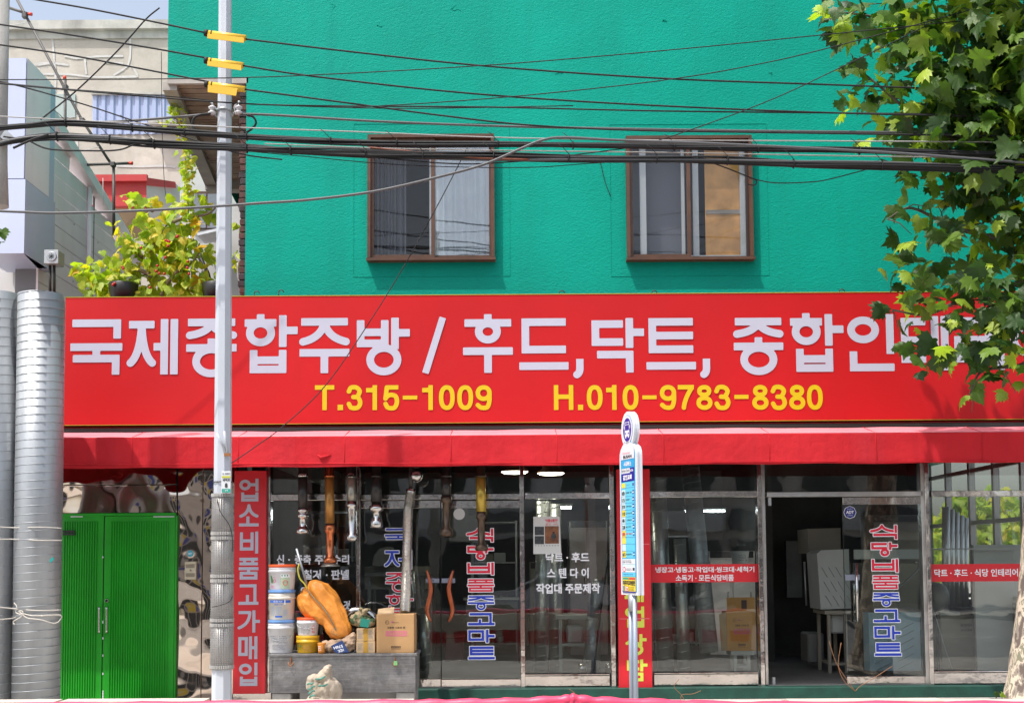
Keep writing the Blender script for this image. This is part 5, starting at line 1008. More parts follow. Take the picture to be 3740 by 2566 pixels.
# cardboard boxes
mat('card', (.46, .27, .12), rough=.85, var=.08, vs=4); mat('card_pale', (.48, .34, .20), rough=.85, var=.08, vs=5); mat('card_print', (.08, .045, .03), rough=.9); mat('card_pink', (.55, .17, .20), rough=.9); mat('tape', (.42, .24, .04), rough=.3); mat('card_warm', (.50, .25, .06), rough=.8, var=.06, vs=4)
q = rect(1376, 2241, 1513, 2385, YF+.08); yb0 = YF+.06
def fanbox(q, y, depth, m, label, tall=0, name='cardboard_box'):
    t = thing(name, label, 'cardboard box', ((q[0]+q[1])/2, y, q[2])); b = B(); b.box(q[0], q[1], y, y+depth, q[2], q[3], bev=.004); part('carton', b, m, t)
    W_, H = q[1]-q[0], q[3]-q[2]; X = lambda u: q[0]+W_*u; Z = lambda v: q[2]+H*v; yy = y-.0015
    b = B(); b.tube([(X(.28)+.02*math.cos(R(a)), yy, Z(.79)+.02*math.sin(R(a))) for a in range(0, 361, 30)], .0016, n=4); part('print', b, 'card_print', t)
    part('fine_print', scribble(X(.25), X(.31), Z(.77), Z(.81), 2, 4, lambda u, v: (u, yy, v)), 'card_print', t, fixn=False)
    b = B(); b.add([(X(.37+.015*k), yy, Z(.78+.045*math.sin(k*.42)+.0)) for k in range(8)]+[(X(.47-.012*k), yy, Z(.815-.012*k)) for k in range(5)], [tuple(range(13))]); part('print', b, 'card_pink', t, fixn=False)
    part('fine_print', scribble(X(.42), X(.60), Z(.77), Z(.80), 1, 14, lambda u, v: (u, yy-.001, v)), 'card_print', t, fixn=False)
    text('고풍량 시로코 팬', (X(.28), X(.76), Z(.625), Z(.68)), yy, 'card_print', t, off=.025); decal((X(.24), X(.81), Z(.43), Z(.57)), yy, 'card_pink', t)
    text('SH-F295', (X(.34), X(.72), Z(.47), Z(.53)), yy-.001, m, t, off=.01)
    for k in range(4): decal((X(.39+k*.065), X(.447+k*.065), Z(.125), Z(.18)), yy, 'card_print', t); b = B(); b.add([(X(.405+k*.065), yy-.001, Z(.14)), (X(.43+k*.065), yy-.001, Z(.14)), (X(.418+k*.065), yy-.001, Z(.17))], [(0, 1, 2)]); part('print', b, m, t, fixn=False)
    text('MADE IN KOREA', (X(.39), X(.645), Z(.085), Z(.105)), yy, 'card_print', t); return t
q = (q[0], q[1], CT+.001, q[3]); t = fanbox(q, yb0, .34, 'card', 'largest cardboard box, open topped, standing at the right end of the steel chest')
b = B(); b.hexa([(q[0], yb0+.10, q[3]+.001), (q[0]+.18, yb0+.12, q[3]+.001), (q[0]+.18, yb0+.125, q[3]+.001), (q[0], yb0+.105, q[3]+.001)], [(q[0]-.005, yb0+.2, q[3]+.05), (q[0]+.17, yb0+.24, q[3]+.07), (q[0]+.17, yb0+.245, q[3]+.07), (q[0]-.005, yb0+.205, q[3]+.05)]); part('flap', b, 'card_pale', t)
for k, (pa, pb_, lab) in enumerate(((2340, 2389, 'small taped carton, lower of the two beside the largest cardboard box'), (2293, 2340, 'small taped carton, upper of the two beside the largest cardboard box'))):
    q = rect(1301, pa, 1370, pb_, YF+.08); z0 = CT+.001 if k == 0 else zprev+.001; dx = .004*k; t = thing('small_carton', lab, 'carton', ((q[0]+q[1])/2, YF+.1, z0), 'two small taped cartons on the steel chest')
    b = B(); b.box(q[0]+dx, q[1]-dx, YF+.08, YF+.30, z0, q[3], bev=.005); part('carton', b, 'card_pale', t); W_ = q[1]-q[0]
    b = B(); b.box(q[0]+W_*.38, q[0]+W_*.62, YF+.0775, YF+.079, z0+.003, q[3]-.003); part('tape_strip', b, 'tape', t)
    for a_, c_ in ((.1, .36), (.65, .92)): part('fine_print', scribble(q[0]+W_*a_, q[0]+W_*c_, z0+.03, q[3]-.02, 5, k*3+7, lambda u, v: (u, YF+.0785, v)), 'pr_grey', t, fixn=False)
    zprev = q[3]
# bags
mat('bag_orange', (.66, .24, .03), rough=.5, var=.10, vs=7, sheen=.2, bump=.5, bs=14, bdist=.02); mat('bag_brown', (.36, .25, .17), rough=.85, var=.12, vs=9); mat('bag_cord', (.20, .17, .10), rough=.8); wallmix('chest', (34, 1, 16), .30, (.10, .10, .11, 1)); wallmix('chest', (5, 1, 40), .45, (.08, .08, .085, 1)); wallmix('chest', (2.5, 1, 3), .35, (.12, .12, .13, 1)); wallmix('chest', (3, 1, 60), .30, (.45, .44, .43, 1)); wallmix('chest', (14, 1, 11), .55, (.33, .32, .31, 1)); mat('sack', (.44, .37, .29), rough=.85, var=.12, vs=9); mat('sack_green', (.12, .30, .24), rough=.8, var=.3, vs=20); mat('navy_label', (.02, .05, .17), rough=.6); mat('camo', (.27, .21, .12), rough=.85, var=.0, vs=14, col2=(.035, .075, .03, 1), thr=(.48, .56)); mat('teal_label', (.01, .20, .15), rough=.6)
yo = YF+.20; s = mpp(yo); b = B()
def px_ball(b, px, py, y, rx, ry, rz, rot=0): ball(b, P(px, py, y), rx*mpp(y), ry*mpp(y), rz*mpp(y), rot=rot)
ax = smooth_path([(1158, 2142, 32), (1172, 2160, 42), (1184, 2185, 48), (1202, 2218, 50), (1220, 2255, 51), (1236, 2290, 49), (1244, 2312, 36)], 7)
for k, p in enumerate(ax): px_ball(b, p.x, p.y, yo, p.z*(1+.06*math.sin(k*.55)), min(p.z, 40), p.z*.72)
ax = smooth_path([(1104, 2184, 18), (1116, 2192, 32), (1134, 2204, 42), (1154, 2222, 44), (1184, 2240, 42)], 7)
for p in ax: px_ball(b, p.x, p.y, yo, p.z, p.z*.9, p.z*.95)
b.hexa([P(1088, 2186, yo+.02), P(1150, 2150, yo+.02), P(1150, 2150, yo+.1), P(1088, 2186, yo+.1)], [P(1086, 2180, yo+.02), P(1140, 2118, yo+.02), P(1140, 2118, yo+.1), P(1086, 2180, yo+.1)])
ob = thing('orange_sack', 'bulging orange woven sack leaning over the buckets and boxes', 'sack', tuple(P(1240, 2330, yo))); o = remeshed(b, .011, 'bag', 'bag_orange', ob, disp=.030, dscale=.13, smooth=6, axis=Vector((.5, 0, -.86)))
b = B(); cp_ = smooth_path([P(x, y, yo-.155+.07*abs(y-2250)/100) for x, y in ((1122, 2152), (1142, 2178), (1172, 2208), (1196, 2240), (1218, 2280), (1238, 2320), (1246, 2326))], 5); b.tube(cp_, .007, n=6); part('cord', b, 'bag_cord', ob)
text('KIPCO', rect(1210, 2292, 1232, 2318, yo-.165), yo-.165, 'bag_cord', ob)
b = B(); b.tube([P(1083, 2002, YF+.2), P(1125, 2150, YF+.2)], .016, n=4, rot=.8); o = part('slotted_bar', b, 'galv', None); tag(o, 'slotted steel angle bar leaning behind the orange sack', 'bar')
b = B(); mat('hose_yellow', (.50, .45, .05), rough=.5); b.tube(smooth_path([P(1093, 2058, YF+.15), P(1088, 2080, YF+.15), (P(1096, 2112, YF+.15)), P(1112, 2130, YF+.15), P(1122, 2150, YF+.15)], 5), .009); o = part('yellow_hose', b, 'hose_yellow', None); tag(o, 'short curved yellow hose hanging between bucket and orange sack', 'hose')
# brown paper bag lying down with a navy label
yp = YF+.13; b = B()
for px, py, rx, rz in ((1190, 2358, 18, 20), (1215, 2360, 30, 24), (1245, 2358, 34, 27), (1270, 2352, 30, 32), (1286, 2340, 16, 26), (1290, 2325, 9, 16)): px_ball(b, px, py, yp, rx, 26, rz)
pb2 = thing('paper_bag', 'crumpled brown paper bag with a navy label, lying under the orange sack', 'paper bag', tuple(P(1240, 2388, yp))); remeshed(b, .008, 'bag', 'bag_brown', pb2, disp=.022, dscale=.05, smooth=4, axis=Vector((.8, 0, .3)))
yl = yp-.105; a_, b_, c_, d_ = P(1208, 2357, yl), P(1227, 2384, yl), P(1275, 2380, yl), P(1250, 2336, yl); b = B(); b.prism([a_, b_, c_, d_], (0, -.003, 0)); part('label', b, 'navy_label', pb2)
def affine_text(s_, o_, ux, vy, m, par, off=.02): v, f, _ = text_faces(s_, off); b = B(); b.add([tuple(o_+ux*p[0]+vy*p[1]) for p in v], f); return part('text_line', b, m, par, fixn=False)
o_ = P(1250, 2352, yl-.004); affine_text('576H', o_, P(1217, 2360, yl-.004)-o_, P(1246, 2360, yl-.004)-P(1242, 2350, yl-.004), 'print_white', pb2); o_ = P(1253, 2366, yl-.004); affine_text('HDK', o_, P(1232, 2372, yl-.004)-o_, P(1256, 2378, yl-.004)-P(1252, 2368, yl-.004), 'print_white', pb2)
b = B(); q = rect(1160, 2346, 1188, 2389, YF+.05); b.lathe([(0, .035), (.02, .038), (q[3]-CT-.01, .046), (q[3]-CT, .047)], ((q[0]+q[1])/2, YF+.07, CT+.001), n=20); o = part('orange_cup', b, 'bag_orange', None); tag(o, 'small orange cup with white print beside the yellow bucket', 'cup')
part('fine_print', scribble((q[0]+q[1])/2-.03, (q[0]+q[1])/2+.01, CT+.03, CT+.09, 3, 3, lambda u, v: (u, YF+.028, v)), 'print_white', o, fixn=False)
yc = YF+.16; b = B()
for px, py, rx, rz in ((1298, 2262, 20, 22), (1310, 2250, 16, 20), (1325, 2266, 34, 26), (1350, 2272, 20, 18), (1330, 2235, 10, 14), (1340, 2226, 12, 7), (1318, 2222, 8, 6)): px_ball(b, px, py, yc, rx, 26, rz)
cb = thing('camouflage_bundle', 'knotted camouflage bag with a teal label resting on the small cartons', 'bag', tuple(P(1325, 2292, yc))); remeshed(b, .008, 'bag', 'camo', cb, disp=.018, dscale=.05, smooth=3, seed=8)
yl = yc-.108; b = B(); b.prism([P(1318, 2256, yl), P(1314, 2286, yl), P(1345, 2290, yl), P(1352, 2262, yl)], (0, -.003, 0)); part('label', b, 'teal_label', cb)
b = B(); b.tube(smooth_path([P(x, y, YF+.35) for x, y in ((1262, 2262), (1275, 2238), (1300, 2228), (1330, 2232), (1355, 2245), (1372, 2262))], 5), .045, n=14); o = part('duct_elbow', b, 'chrome', None); tag(o, 'shiny curved duct elbow lying behind the camouflage bag', 'duct')
# sack on the ground in front of the chest
ys = YF-.28; b = B()
for px, py, rx, rz in ((1165, 2560, 44, 30), (1200, 2560, 46, 34), (1180, 2520, 46, 30), (1150, 2500, 28, 26), (1200, 2500, 34, 30), (1150, 2478, 24, 18), (1185, 2470, 28, 22), (1196, 2450, 14, 20), (1200, 2440, 8, 12), (1222, 2520, 24, 34), (1170, 2600, 50, 30)): px_ball(b, px, py, ys, rx, 34, rz)
sk = thing('cement_sack', 'limp beige woven sack with green print standing on the pavement before the chest', 'sack', tuple(P(1180, 2600, ys))); remeshed(b, .011, 'sack', 'sack', sk, disp=.034, dscale=.10, smooth=4, axis=Vector((.15, 0, .98)))
for i, (px, py, L) in enumerate(((1122, 2515, 30), (1125, 2530, 26), (1128, 2545, 24), (1120, 2500, 26), (1160, 2506, 38), (1150, 2480, 40))):
    yy = ys-.150; b = B(); pts = smooth_path([P(px+L*k/3, py-10*k/3+3*math.sin(k*2+i), yy-.004*k) for k in range(4)], 3); b.tube(pts, [.002]+[.011]*(len(pts)-2)+[.002], n=5); part('print', b, 'sack_green', sk)
# ================================================================== exhaust arms hanging under the awning
mat('arm_black', (.022, .02, .019), rough=.35); mat('copper', (.55, .17, .07), rough=.22, metal=.9, var=.15, vs=12); mat('brass_clear', (.42, .20, .05), rough=.3, metal=.5, var=.2, vs=8); mat('brass', (.48, .34, .06), rough=.28, metal=.6, var=.2, vs=7); mat('bronze', (.10, .07, .05), rough=.35, metal=.7); mat('steel_clear', (.34, .32, .27), rough=.3, metal=.6, var=.15, vs=8); mat('canopy_ceiling', (.06, .058, .055), rough=.7)
YA = -.34; ZA = zb-.09
def arm(cx, tilt, label, segs, sock='arm_black'):
    t = thing('exhaust_arm', label, 'exhaust hose', tuple(P(cx, 1700, YA)), 'extraction arms hanging under the awning'); s = mpp(YA)
    q0 = P(cx, 1742, YA); b = B(); b.lathe([(0, 19*s), (.02, 19*s), (.021, 17*s), (ZA-q0.z, 17*s)], (q0.x, YA, q0.z), n=18); part('socket', b, sock, t)
    for nm, m, pr in segs:
        pts = [P(cx+tilt*(py-1742)/200, py, YA) for py, r in pr]; b = B(); b.tube(pts, [r*s*1.14 for _, r in pr], n=18); part(nm, b, m, t)
arm(1106, 0, 'black hanging extraction arm, leftmost, ending in a round chrome bell', [('collar', 'chrome', [(1730, 16), (1741, 17)]), ('hose', 'arm_black', [(1741, 15), (1858, 15.5)]), ('fitting', 'chrome', [(1858, 17), (1868, 17), (1870, 13), (1874, 13), (1876, 17), (1888, 17), (1892, 11), (1918, 11), (1926, 15), (1932, 20), (1942, 22), (1948, 19), (1951, 14)])])
arm(1203, 2, 'copper coloured hanging extraction arm, longest of the left ones', [('hose', 'brass_clear', [(1742, 15), (1910, 15)]), ('fitting', 'copper', [(1914, 14), (1922, 17), (1942, 17), (1948, 12), (2028, 12), (2036, 18), (2042, 22), (2052, 22), (2056, 19)]), ('hood', 'steel_clear', [(2056, 19), (2066, 31), (2068, 30)])], 'copper')
arm(1282, 4, 'pale steel hanging extraction arm beside the mullion', [('collar', 'chrome', [(1728, 15), (1744, 15)]), ('hose', 'steel_clear', [(1744, 14), (1790, 14), (1800, 15), (1830, 14)]), ('fitting', 'chrome', [(1830, 15), (1838, 15), (1840, 18), (1848, 18), (1852, 13), (1862, 15), (1868, 13), (1945, 13), (1952, 18), (1962, 20), (1972, 18), (1976, 14)])])
arm(1374, 1, 'short black hanging extraction arm with a chrome bell, right of the mullion', [('hose', 'arm_black', [(1742, 16), (1832, 18)]), ('fitting', 'chrome', [(1832, 16), (1844, 16), (1846, 22), (1862, 24), (1868, 12), (1890, 12), (1900, 19), (1912, 21), (1924, 20), (1928, 15)])])
arm(1630, 0, 'dark bronze hanging extraction arm before the orange handled door', [('hose', 'arm_black', [(1742, 16), (1812, 15)]), ('fitting', 'bronze', [(1812, 18), (1832, 18), (1836, 12), (1925, 12), (1932, 20), (1950, 22), (1958, 17)])], 'arm_black')
arm(1755, 3, 'brass yellow hanging extraction arm over the outlined characters', [('hose', 'brass', [(1742, 16), (1868, 16)]), ('fitting', 'bronze', [(1868, 15), (1880, 17), (1892, 17), (1896, 12), (1985, 12), (1990, 20), (2002, 22), (2010, 18)])], 'bronze')
# corrugated silver hose
t = thing('flexible_duct', 'long silver corrugated hose hanging from the awning down onto the largest box', 'exhaust hose', tuple(P(1480, 2242, YA)))
path = smooth_path([P(1500, 1796, YA), P(1495, 1830, YA), P(1490, 1870, YA), P(1488, 1960, YA), P(1485, 2060, YA), P(1482, 2160, YA-.15), P(1478, 2238, YA-.32)], 40); rr = []
mat('foil', (.62, .60, .56), rough=.25, metal=.9, bump=.5, bs=60, bdist=.01)
for i in range(len(path)): rr.append((16.5+1.6*(i % 2) + (1.0 if i > 180 else 0))*mpp(YA))
b = B(); b.tube(path, rr, n=18, smooth=False); part('hose', b, 'foil', t)
b = B(); c = P(1500, 1790, YA); b.tube([P(1500, 1785, YA), P(1500, 1805, YA)], 17*mpp(YA), n=18); part('collar', b, 'chrome', t); b = B(); b.tube([P(1500, 1690, YA), P(1500, 1786, YA)], 8*mpp(YA), n=10); part('hanger', b, 'arm_black', t)
b = B(); ball(b, P(1521, 1738, YA), .075, .08, .07); o = part('dome_camera', b, 'chrome', None); o2 = B(); q = P(1521, 1700, YA); o2.box(q.x-.03, q.x+.03, YA-.03, YA+.03, q.z-.03, ZA+.03); part('bracket', o2, 'arm_black', o); tag(o, 'round shiny dome camera under the awning beside the silver hose', 'camera')
b = B(); b.box(AX0+.1, 6.3, AYB-.30, AYB-.20, ZA-.0, ZA+.06); part('hanging_rail', b, 'arm_black', aw)
mat('lamp_glow', (1, .93, .75), rough=.5, emit=14); mat('lamp_rim', (.25, .12, .08), rough=.5)
for px, lab in ((1880, 'round recessed ceiling lamp under the awning, left of the two'), (2012, 'round recessed ceiling lamp under the awning, right of the two')):
    y = 1.2; c = P(px, 1722+(px > 1900)*5, y); t = thing('ceiling_lamp', lab, 'ceiling lamp', tuple(c), 'round lamps behind the awning'); r = 50*mpp(y)
    b = B(); b.lathe([(0, r), (.02, r*.97), (.06, r*.62), (CZ-c.z-.003, r*.6)], c, n=32); part('housing', b, 'lamp_rim', t); b = B(); b.lathe([(-.02, r*.8), (-.002, r*.97)], c, n=32); part('diffuser', b, 'lamp_glow', t)
# ================================================================== spiral ducts at the left
YD = -1.55
mat('rope', (.50, .47, .42), rough=.9)
def spiral(ptop, pbot, y, rpx, label, m='galv', pitch=.075, grp='big galvanised spiral ducts at the left edge', loc=None, zb=None, double=True, y2=None):
    a = P(*pbot, y if y2 is None else y2); c = P(*ptop, y); 
    if zb is not None: a = Vector((a.x, a.y, zb))
    r = rpx*mpp(y); t = thing('spiral_duct', label, 'duct', tuple(a), grp); d = c-a; L = d.length; n = 40; b = B()
    e1 = d.normalized().orthogonal().normalized(); e2 = d.normalized().cross(e1); vs = []
    for z, rr in ((0, r), (1, r), (1, r-.004), (0, r-.004)):
        for k in range(n): an = 2*math.pi*k/n; vs.append(a+d*z+(e1*math.cos(an)+e2*math.sin(an))*rr)
    b.add(vs, [(i*n+k, i*n+(k+1) % n, ((i+1) % 4)*n+(k+1) % n, ((i+1) % 4)*n+k) for i in range(4) for k in range(n)], True); part('tube', b, m, t)
    b = B(); N = int(L/pitch*24); pts = [a+d*(i/N)+(e1*math.cos(2*math.pi*i/24)+e2*math.sin(2*math.pi*i/24))*(r+.001) for i in range(N+1)]; b.tube(pts, .0042, n=5); part('seam', b, m, t); return t, r
spiral((152, 1078), (130, 2640), YD, 83, 'tall galvanised spiral duct standing beside the green door', zb=.202, pitch=.086)
spiral((-18, 1076), (-36, 2640), YD+.02, 88, 'tall galvanised spiral duct cut by the left edge of the view', zb=.202, pitch=.10)
for k, (pts, lab) in enumerate((([(-20, 1922), (60, 1926), (150, 1924), (225, 1928)], 'uppermost rope tied round the two spiral ducts'), ([(-20, 1968), (60, 1968), (150, 1972), (226, 1972)], 'second rope down tied round the two spiral ducts'), ([(-20, 2214), (60, 2222), (140, 2228), (222, 2226)], 'rope above the knot on the two spiral ducts'), ([(-10, 2262), (50, 2255), (80, 2240), (120, 2247), (180, 2245), (222, 2244)], 'rope through the knot on the two spiral ducts'), ([(78, 2238), (100, 2255), (150, 2262), (200, 2275), (222, 2258), (218, 2246), (150, 2248)], 'loose rope loop below the knot on the spiral ducts'), ([(52, 2200), (62, 2215), (58, 2235), (80, 2242), (70, 2230), (84, 2232), (78, 2250), (50, 2268), (54, 2280)], 'rope knot between the two spiral ducts'))):
    b = B(); b.tube(smooth_path([P(x, y, YD-.27+.10*(abs((x-135)/90)**2 if 45 < x else abs((x+25)/80)**2)) for x, y in pts], 6), .0065, n=6); o = part('rope', b, 'rope', None); tag(o, lab, 'rope', 'ropes round the spiral ducts')
b = B(); mat('tape_teal', (.0, .28, .25), rough=.5); b.prism([P(180, 2049, YD-.25), P(186, 2053, YD-.25), P(196, 2040, YD-.25), P(194, 2033, YD-.25), P(187, 2036, YD-.25)], (0, .01, 0)); o = part('tape_scrap', b, 'tape_teal', None); tag(o, 'small scrap of teal tape stuck on the right hand spiral duct', 'tape')
# ================================================================== inside the shop, seen through the glass
mat('in_white', (.50, .52, .50), rough=.5, var=.08, vs=4); mat('in_panel', (.48, .50, .48), rough=.6, var=.06, vs=2.5); mat('film_blue', (.36, .52, .62), rough=.35, var=.08, vs=3); mat('in_grey', (.20, .20, .19), rough=.5, metal=.3, var=.15, vs=4); mat('in_dark', (.03, .03, .03), rough=.5); mat('wood_dark', (.08, .035, .02), rough=.6); mat('maroon', (.12, .015, .02), rough=.5); mat('in_beige', (.30, .27, .22), rough=.6, var=.1, vs=3)
GD = 'spare ducts standing inside the shop'
spiral((2402, 1750), (2432, 2455), .75, 30, 'wide spiral duct inside the window, leftmost of the three', 'galv_in', .12, GD)
spiral((2482, 1965), (2500, 2455), .62, 23, 'shortest spiral duct inside the window, middle of the three', 'galv_in', .10, GD)
spiral((2520, 1700), (2590, 2380), .85, 33, 'leaning bright spiral duct behind the two line red band', 'galv', .085, GD, y2=.55)
t_, r_ = spiral((1985, 1830), (1975, 2450), 1.1, 26, 'spiral duct behind the poster glass, left one', 'galv_in', .12, GD)
spiral((2025, 1840), (2030, 2450), 1.5, 24, 'spiral duct behind the poster glass, right one', 'galv_in', .12, GD)
spiral((1545, 2240), (1555, 2440), .7, 22, 'short spiral duct low behind the left door leaf', 'galv_in', .10, GD)
spiral((2172, 2255), (2160, 2455), .8, 30, 'stubby duct piece standing behind the lettered glass, near its right end', 'galv', .10, GD)
spiral((2190, 2115), (2165, 2250), .9, 22, 'thin duct piece leaning above the stubby one behind the lettered glass', 'galv', .08, GD)
spiral((1505, 2085), (1512, 2230), .55, 9, 'slim duct behind the silver hose', 'galv_in', .08, GD)
b = B(); b.lathe([(0, .07), (.10, .07)], P(2110, 2440, .6), n=20, axis='X'); o = part('duct_coupling', b, 'chrome', None); tag(o, 'short shiny duct coupling on the floor behind the lettered glass, left one', 'duct', None)
b = B(); b.lathe([(0, .06), (.10, .06)], P(2210, 2436, .6), n=20, axis='X'); o = part('duct_coupling', b, 'chrome', None); tag(o, 'short shiny duct coupling on the floor behind the lettered glass, right one', 'duct', None)
b = B(); b.tube([P(2222, 2020, .5), P(2185, 2300, .5), P(2170, 2450, .5)], .012, n=8); o = part('black_rod', b, 'in_dark', None); tag(o, 'thin black rod leaning in the corner behind the lettered glass', 'rod')
# white table with shelf
def table(x0, x1, yt, yl, yb, y, dep, m, label, shelf=True):
    q = rect(x0, yt, x1, yb, y); t = thing('work_table', label, 'table', ((q[0]+q[1])/2, y+dep/2, q[2])); b = B(); b.box(q[0], q[1], y, y+dep, q[3]-.05, q[3], bev=.004); part('table_top', b, m, t)
    for sx in (q[0]+.04, q[1]-.08):
        for sy in (y+.03, y+dep-.07): b = B(); b.box(sx, sx+.04, sy, sy+.04, q[2], q[3]-.051); part('leg', b, m, t)
    if shelf: z = P(x0, yl, y).z; b = B(); b.box(q[0]+.082, q[1]-.082, y+.02, y+dep-.02, z-.03, z); part('shelf', b, m, t)
    return t
table(2030, 2170, 2245, 2350, 2450, 1.3, .6, 'in_white', 'white work table with a lower shelf behind the lettered glass')
b = B(); q = rect(2070, 2282, 2130, 2348, 1.45); b.box(q[0], q[1], 1.45, 1.7, q[2], q[3], bev=.02); o = part('pot', b, 'in_white', None); tag(o, 'white container on the shelf of the white work table', 'container')
table(1330, 1560, 2090, 2250, 2450, 1.6, .7, 'in_grey', 'grey steel work table behind the silver hose')
b = B(); q = rect(1360, 1995, 1430, 2065, 1.7); b.prism([(q[0], 1.7, q[2]), (q[1], 1.7, q[2]), (q[1], 1.7, q[3]-.01), (q[1]-.06, 1.7, q[3]), (q[0]+.1, 1.7, q[3]-.02), (q[0]+.02, 1.7, q[3]-.12)], (0, .3, 0)); o = part('grinder_cover', b, 'in_grey', None); tag(o, 'rounded grey machine cover behind the blue outlined characters', 'machine')
b = B(); q = rect(1330, 2068, 1560, 2150, 1.9); b.box(q[0], q[1], 1.95, 2.4, q[2], q[3]); o = part('fridge_top', b, 'in_beige', None); tag(o, 'long beige appliance top behind the blue outlined characters', 'appliance')
# red and beige things low behind the door
for px0, px1, py0, py1, y, m, lab, cat in ((1625, 1690, 2330, 2415, 1.2, 'maroon', 'small maroon stool low behind the orange handled door', 'stool'), (1890, 1898, 2230, 2420, 1.0, 'maroon', 'narrow maroon post beside the door jamb', 'post'), (1700, 1890, 2190, 2300, 3.2, 'in_grey', 'long grey counter deep inside behind the door', 'counter'), (1180, 1300, 2050, 2450, 2.4, 'in_dark', 'dark cabinet deep inside behind the hanging arms', 'cabinet'), (1640, 1760, 1830, 1980, 3.4, 'in_grey', 'grey louvred air unit hanging inside behind the door', 'air unit')):
    t = thing(lab.split(' ')[-1] if False else cat.replace(' ', '_'), lab, cat, tuple(P((px0+px1)/2, py1, y))); q = rect(px0, py0, px1, py1, y); b = B(); b.box(q[0], q[1], y, y+.45, q[2], q[3], bev=.01); part('body', b, m, t)
    if cat == 'air unit':
        for k in range(2):
            for j in range(6): x = q[0]+.06+k*.22; z = q[3]-.06-j*.028; b = B(); b.box(x, x+.16, y-.012, y-.002, z, z+.012); part('louvre', b, 'in_dark', t)
    if cat == 'stool': b = B(); b.box(q[0]-.02, q[1]+.02, y-.02, y+.47, q[3]+.001, q[3]+.03, bev=.01); part('seat', b, m, t)
    if cat == 'cabinet': b = B(); b.box(q[0]+.03, q[1]-.03, y-.012, y-.002, q[2]+.1, q[3]-.05); part('door', b, 'room_dark', t)
    if cat == 'counter': b = B(); b.box(q[0]-.03, q[1]+.03, y-.04, y+.48, q[3]+.001, q[3]+.03); part('counter_top', b, 'in_white', t)
mat('tube_light', (.85, .95, 1), emit=20)
for px, py, y, w_, lab in ((2525, 1865, 3.0, .16, 'short lit fluorescent tube deep inside above the ducts'), (2600, 1865, 4.4, .40, 'long lit fluorescent tube deep inside the dark shop'), (1281, 1880, 3.0, .05, 'small upright lit panel seen beside the pale steel arm'), (2066, 1852, 3.0, .16, 'short lit fluorescent tube above the poster')):
    c = P(px, py, y); t = thing('fluorescent_lamp', lab, 'lamp', (c.x, y, c.z), 'lit lamps inside the shop'); b = B(); h = .015 if w_ > .1 else .09; b.box(c.x-w_/2, c.x+w_/2, y, y+.05, c.z-h, c.z+h); part('tube', b, 'tube_light', t); b = B(); b.box(c.x-w_/2-.02, c.x+w_/2+.02, y-.01, y+.07, c.z+h+.001, c.z+h+.04); part('fitting', b, 'in_white', t)
# paper bucket, open carton and stool in the red band window
c = P(2710, 2058, .5); 
b = B(); b.lathe([(0, 24*mpp(.5)), (P(2710, 1975, .5).z-c.z-.02, 33*mpp(.5)), (P(2710, 1975, .5).z-c.z, 34*mpp(.5))], (c.x, .62, c.z-.12), n=24); o = part('white_bucket', b, 'in_white', None); tag(o, 'white printed bucket behind the glass above the two line red band', 'bucket')
text('박근용', rect(2690, 1985, 2722, 1994, .5), .47, 'pr_grey', o); part('fine_print', scribble(*rect(2695, 2022, 2735, 2048, .5), 3, 6, lambda u, v: (u, .46, v)), 'pr_grey', o, fixn=False)
q = rect(2645, 2233, 2760, 2375, .45); t = fanbox((q[0]+.03, q[1], q[2], q[3]), .45, .32, 'card_warm', 'cardboard box standing open on a white stool inside the window', name='open_carton')
q2 = rect(2655, 2180, 2758, 2232, .45); b = B(); b.box(q2[0], q2[1], .46, .466, q[3]+.002, q2[3]); part('flap', b, 'card_warm', t); q3 = rect(2708, 2190, 2728, 2222, .45); decal(q3, .4585, 'card_print', t); b = B(); b.hexa([(q[0]-.03, .50, q[2]), (q[0]+.029, .452, q[2]), (q[0]+.029, .458, q[2]), (q[0]-.03, .506, q[2])], [(q[0]-.05, .50, q[3]-.03), (q[0]+.029, .452, q[3]), (q[0]+.029, .458, q[3]), (q[0]-.05, .506, q[3]-.03)]); part('flap', b, 'card_pale', t)
table(2670, 2755, 2376, 2430, 2470, .45, .32, 'in_white', 'small white stool carrying the open cardboard box')
# things in the open doorway
t = thing('steel_hood', 'stainless steel cabinet with blue protective film on a table in the open doorway', 'cabinet', tuple(P(3030, 2220, 1.5)))
a = [P(2984, 2020, 1.4), P(3000, 2008, 1.4), P(3100, 2004, 1.4), P(3108, 2220, 1.4), P(2998, 2224, 1.4)]; b = B(); b.prism(a, (0, .55, 0)); part('side_panel', b, 'in_panel', t)
for k in range(4):
    for j in range(3):
        b = B(); p0 = P(3000+k*26+j*8, 2070+j*52, 1.39); b.tube([p0, p0+Vector((.075, 0, -.13))], .0025, n=4); part('film_tear', b, 'in_grey', t)
b = B(); b.prism([P(2950, 1930, 2.2), P(3070, 1927, 2.2), P(3070, 2010, 2.2), P(2955, 2020, 2.2)], (0, .6, 0)); o = part('extractor_box', b, 'in_beige', None); tag(o, 'beige metal box standing up behind the filmed steel cabinet', 'metal box')
table(3015, 3110, 2228, 2420, 2460, 1.35, .6, 'in_beige', 'narrow beige work table under the filmed steel cabinet')
b = B(); q = rect(3028, 2240, 3080, 2310, 1.6); b.box(q[0], q[1], 1.5, 1.7, q[2], q[3], bev=.02); o = part('white_tin', b, 'in_white', None); tag(o, 'dim white container under the narrow beige work table', 'container')
b = B(); q = rect(2870, 1975, 2925, 2180, 4.2); b.box(q[0], q[1], 4.15, 4.2, q[2], q[3]); o = part('dim_door', b, 'in_grey', None); tag(o, 'dim grey inner door far back in the open doorway', 'door')
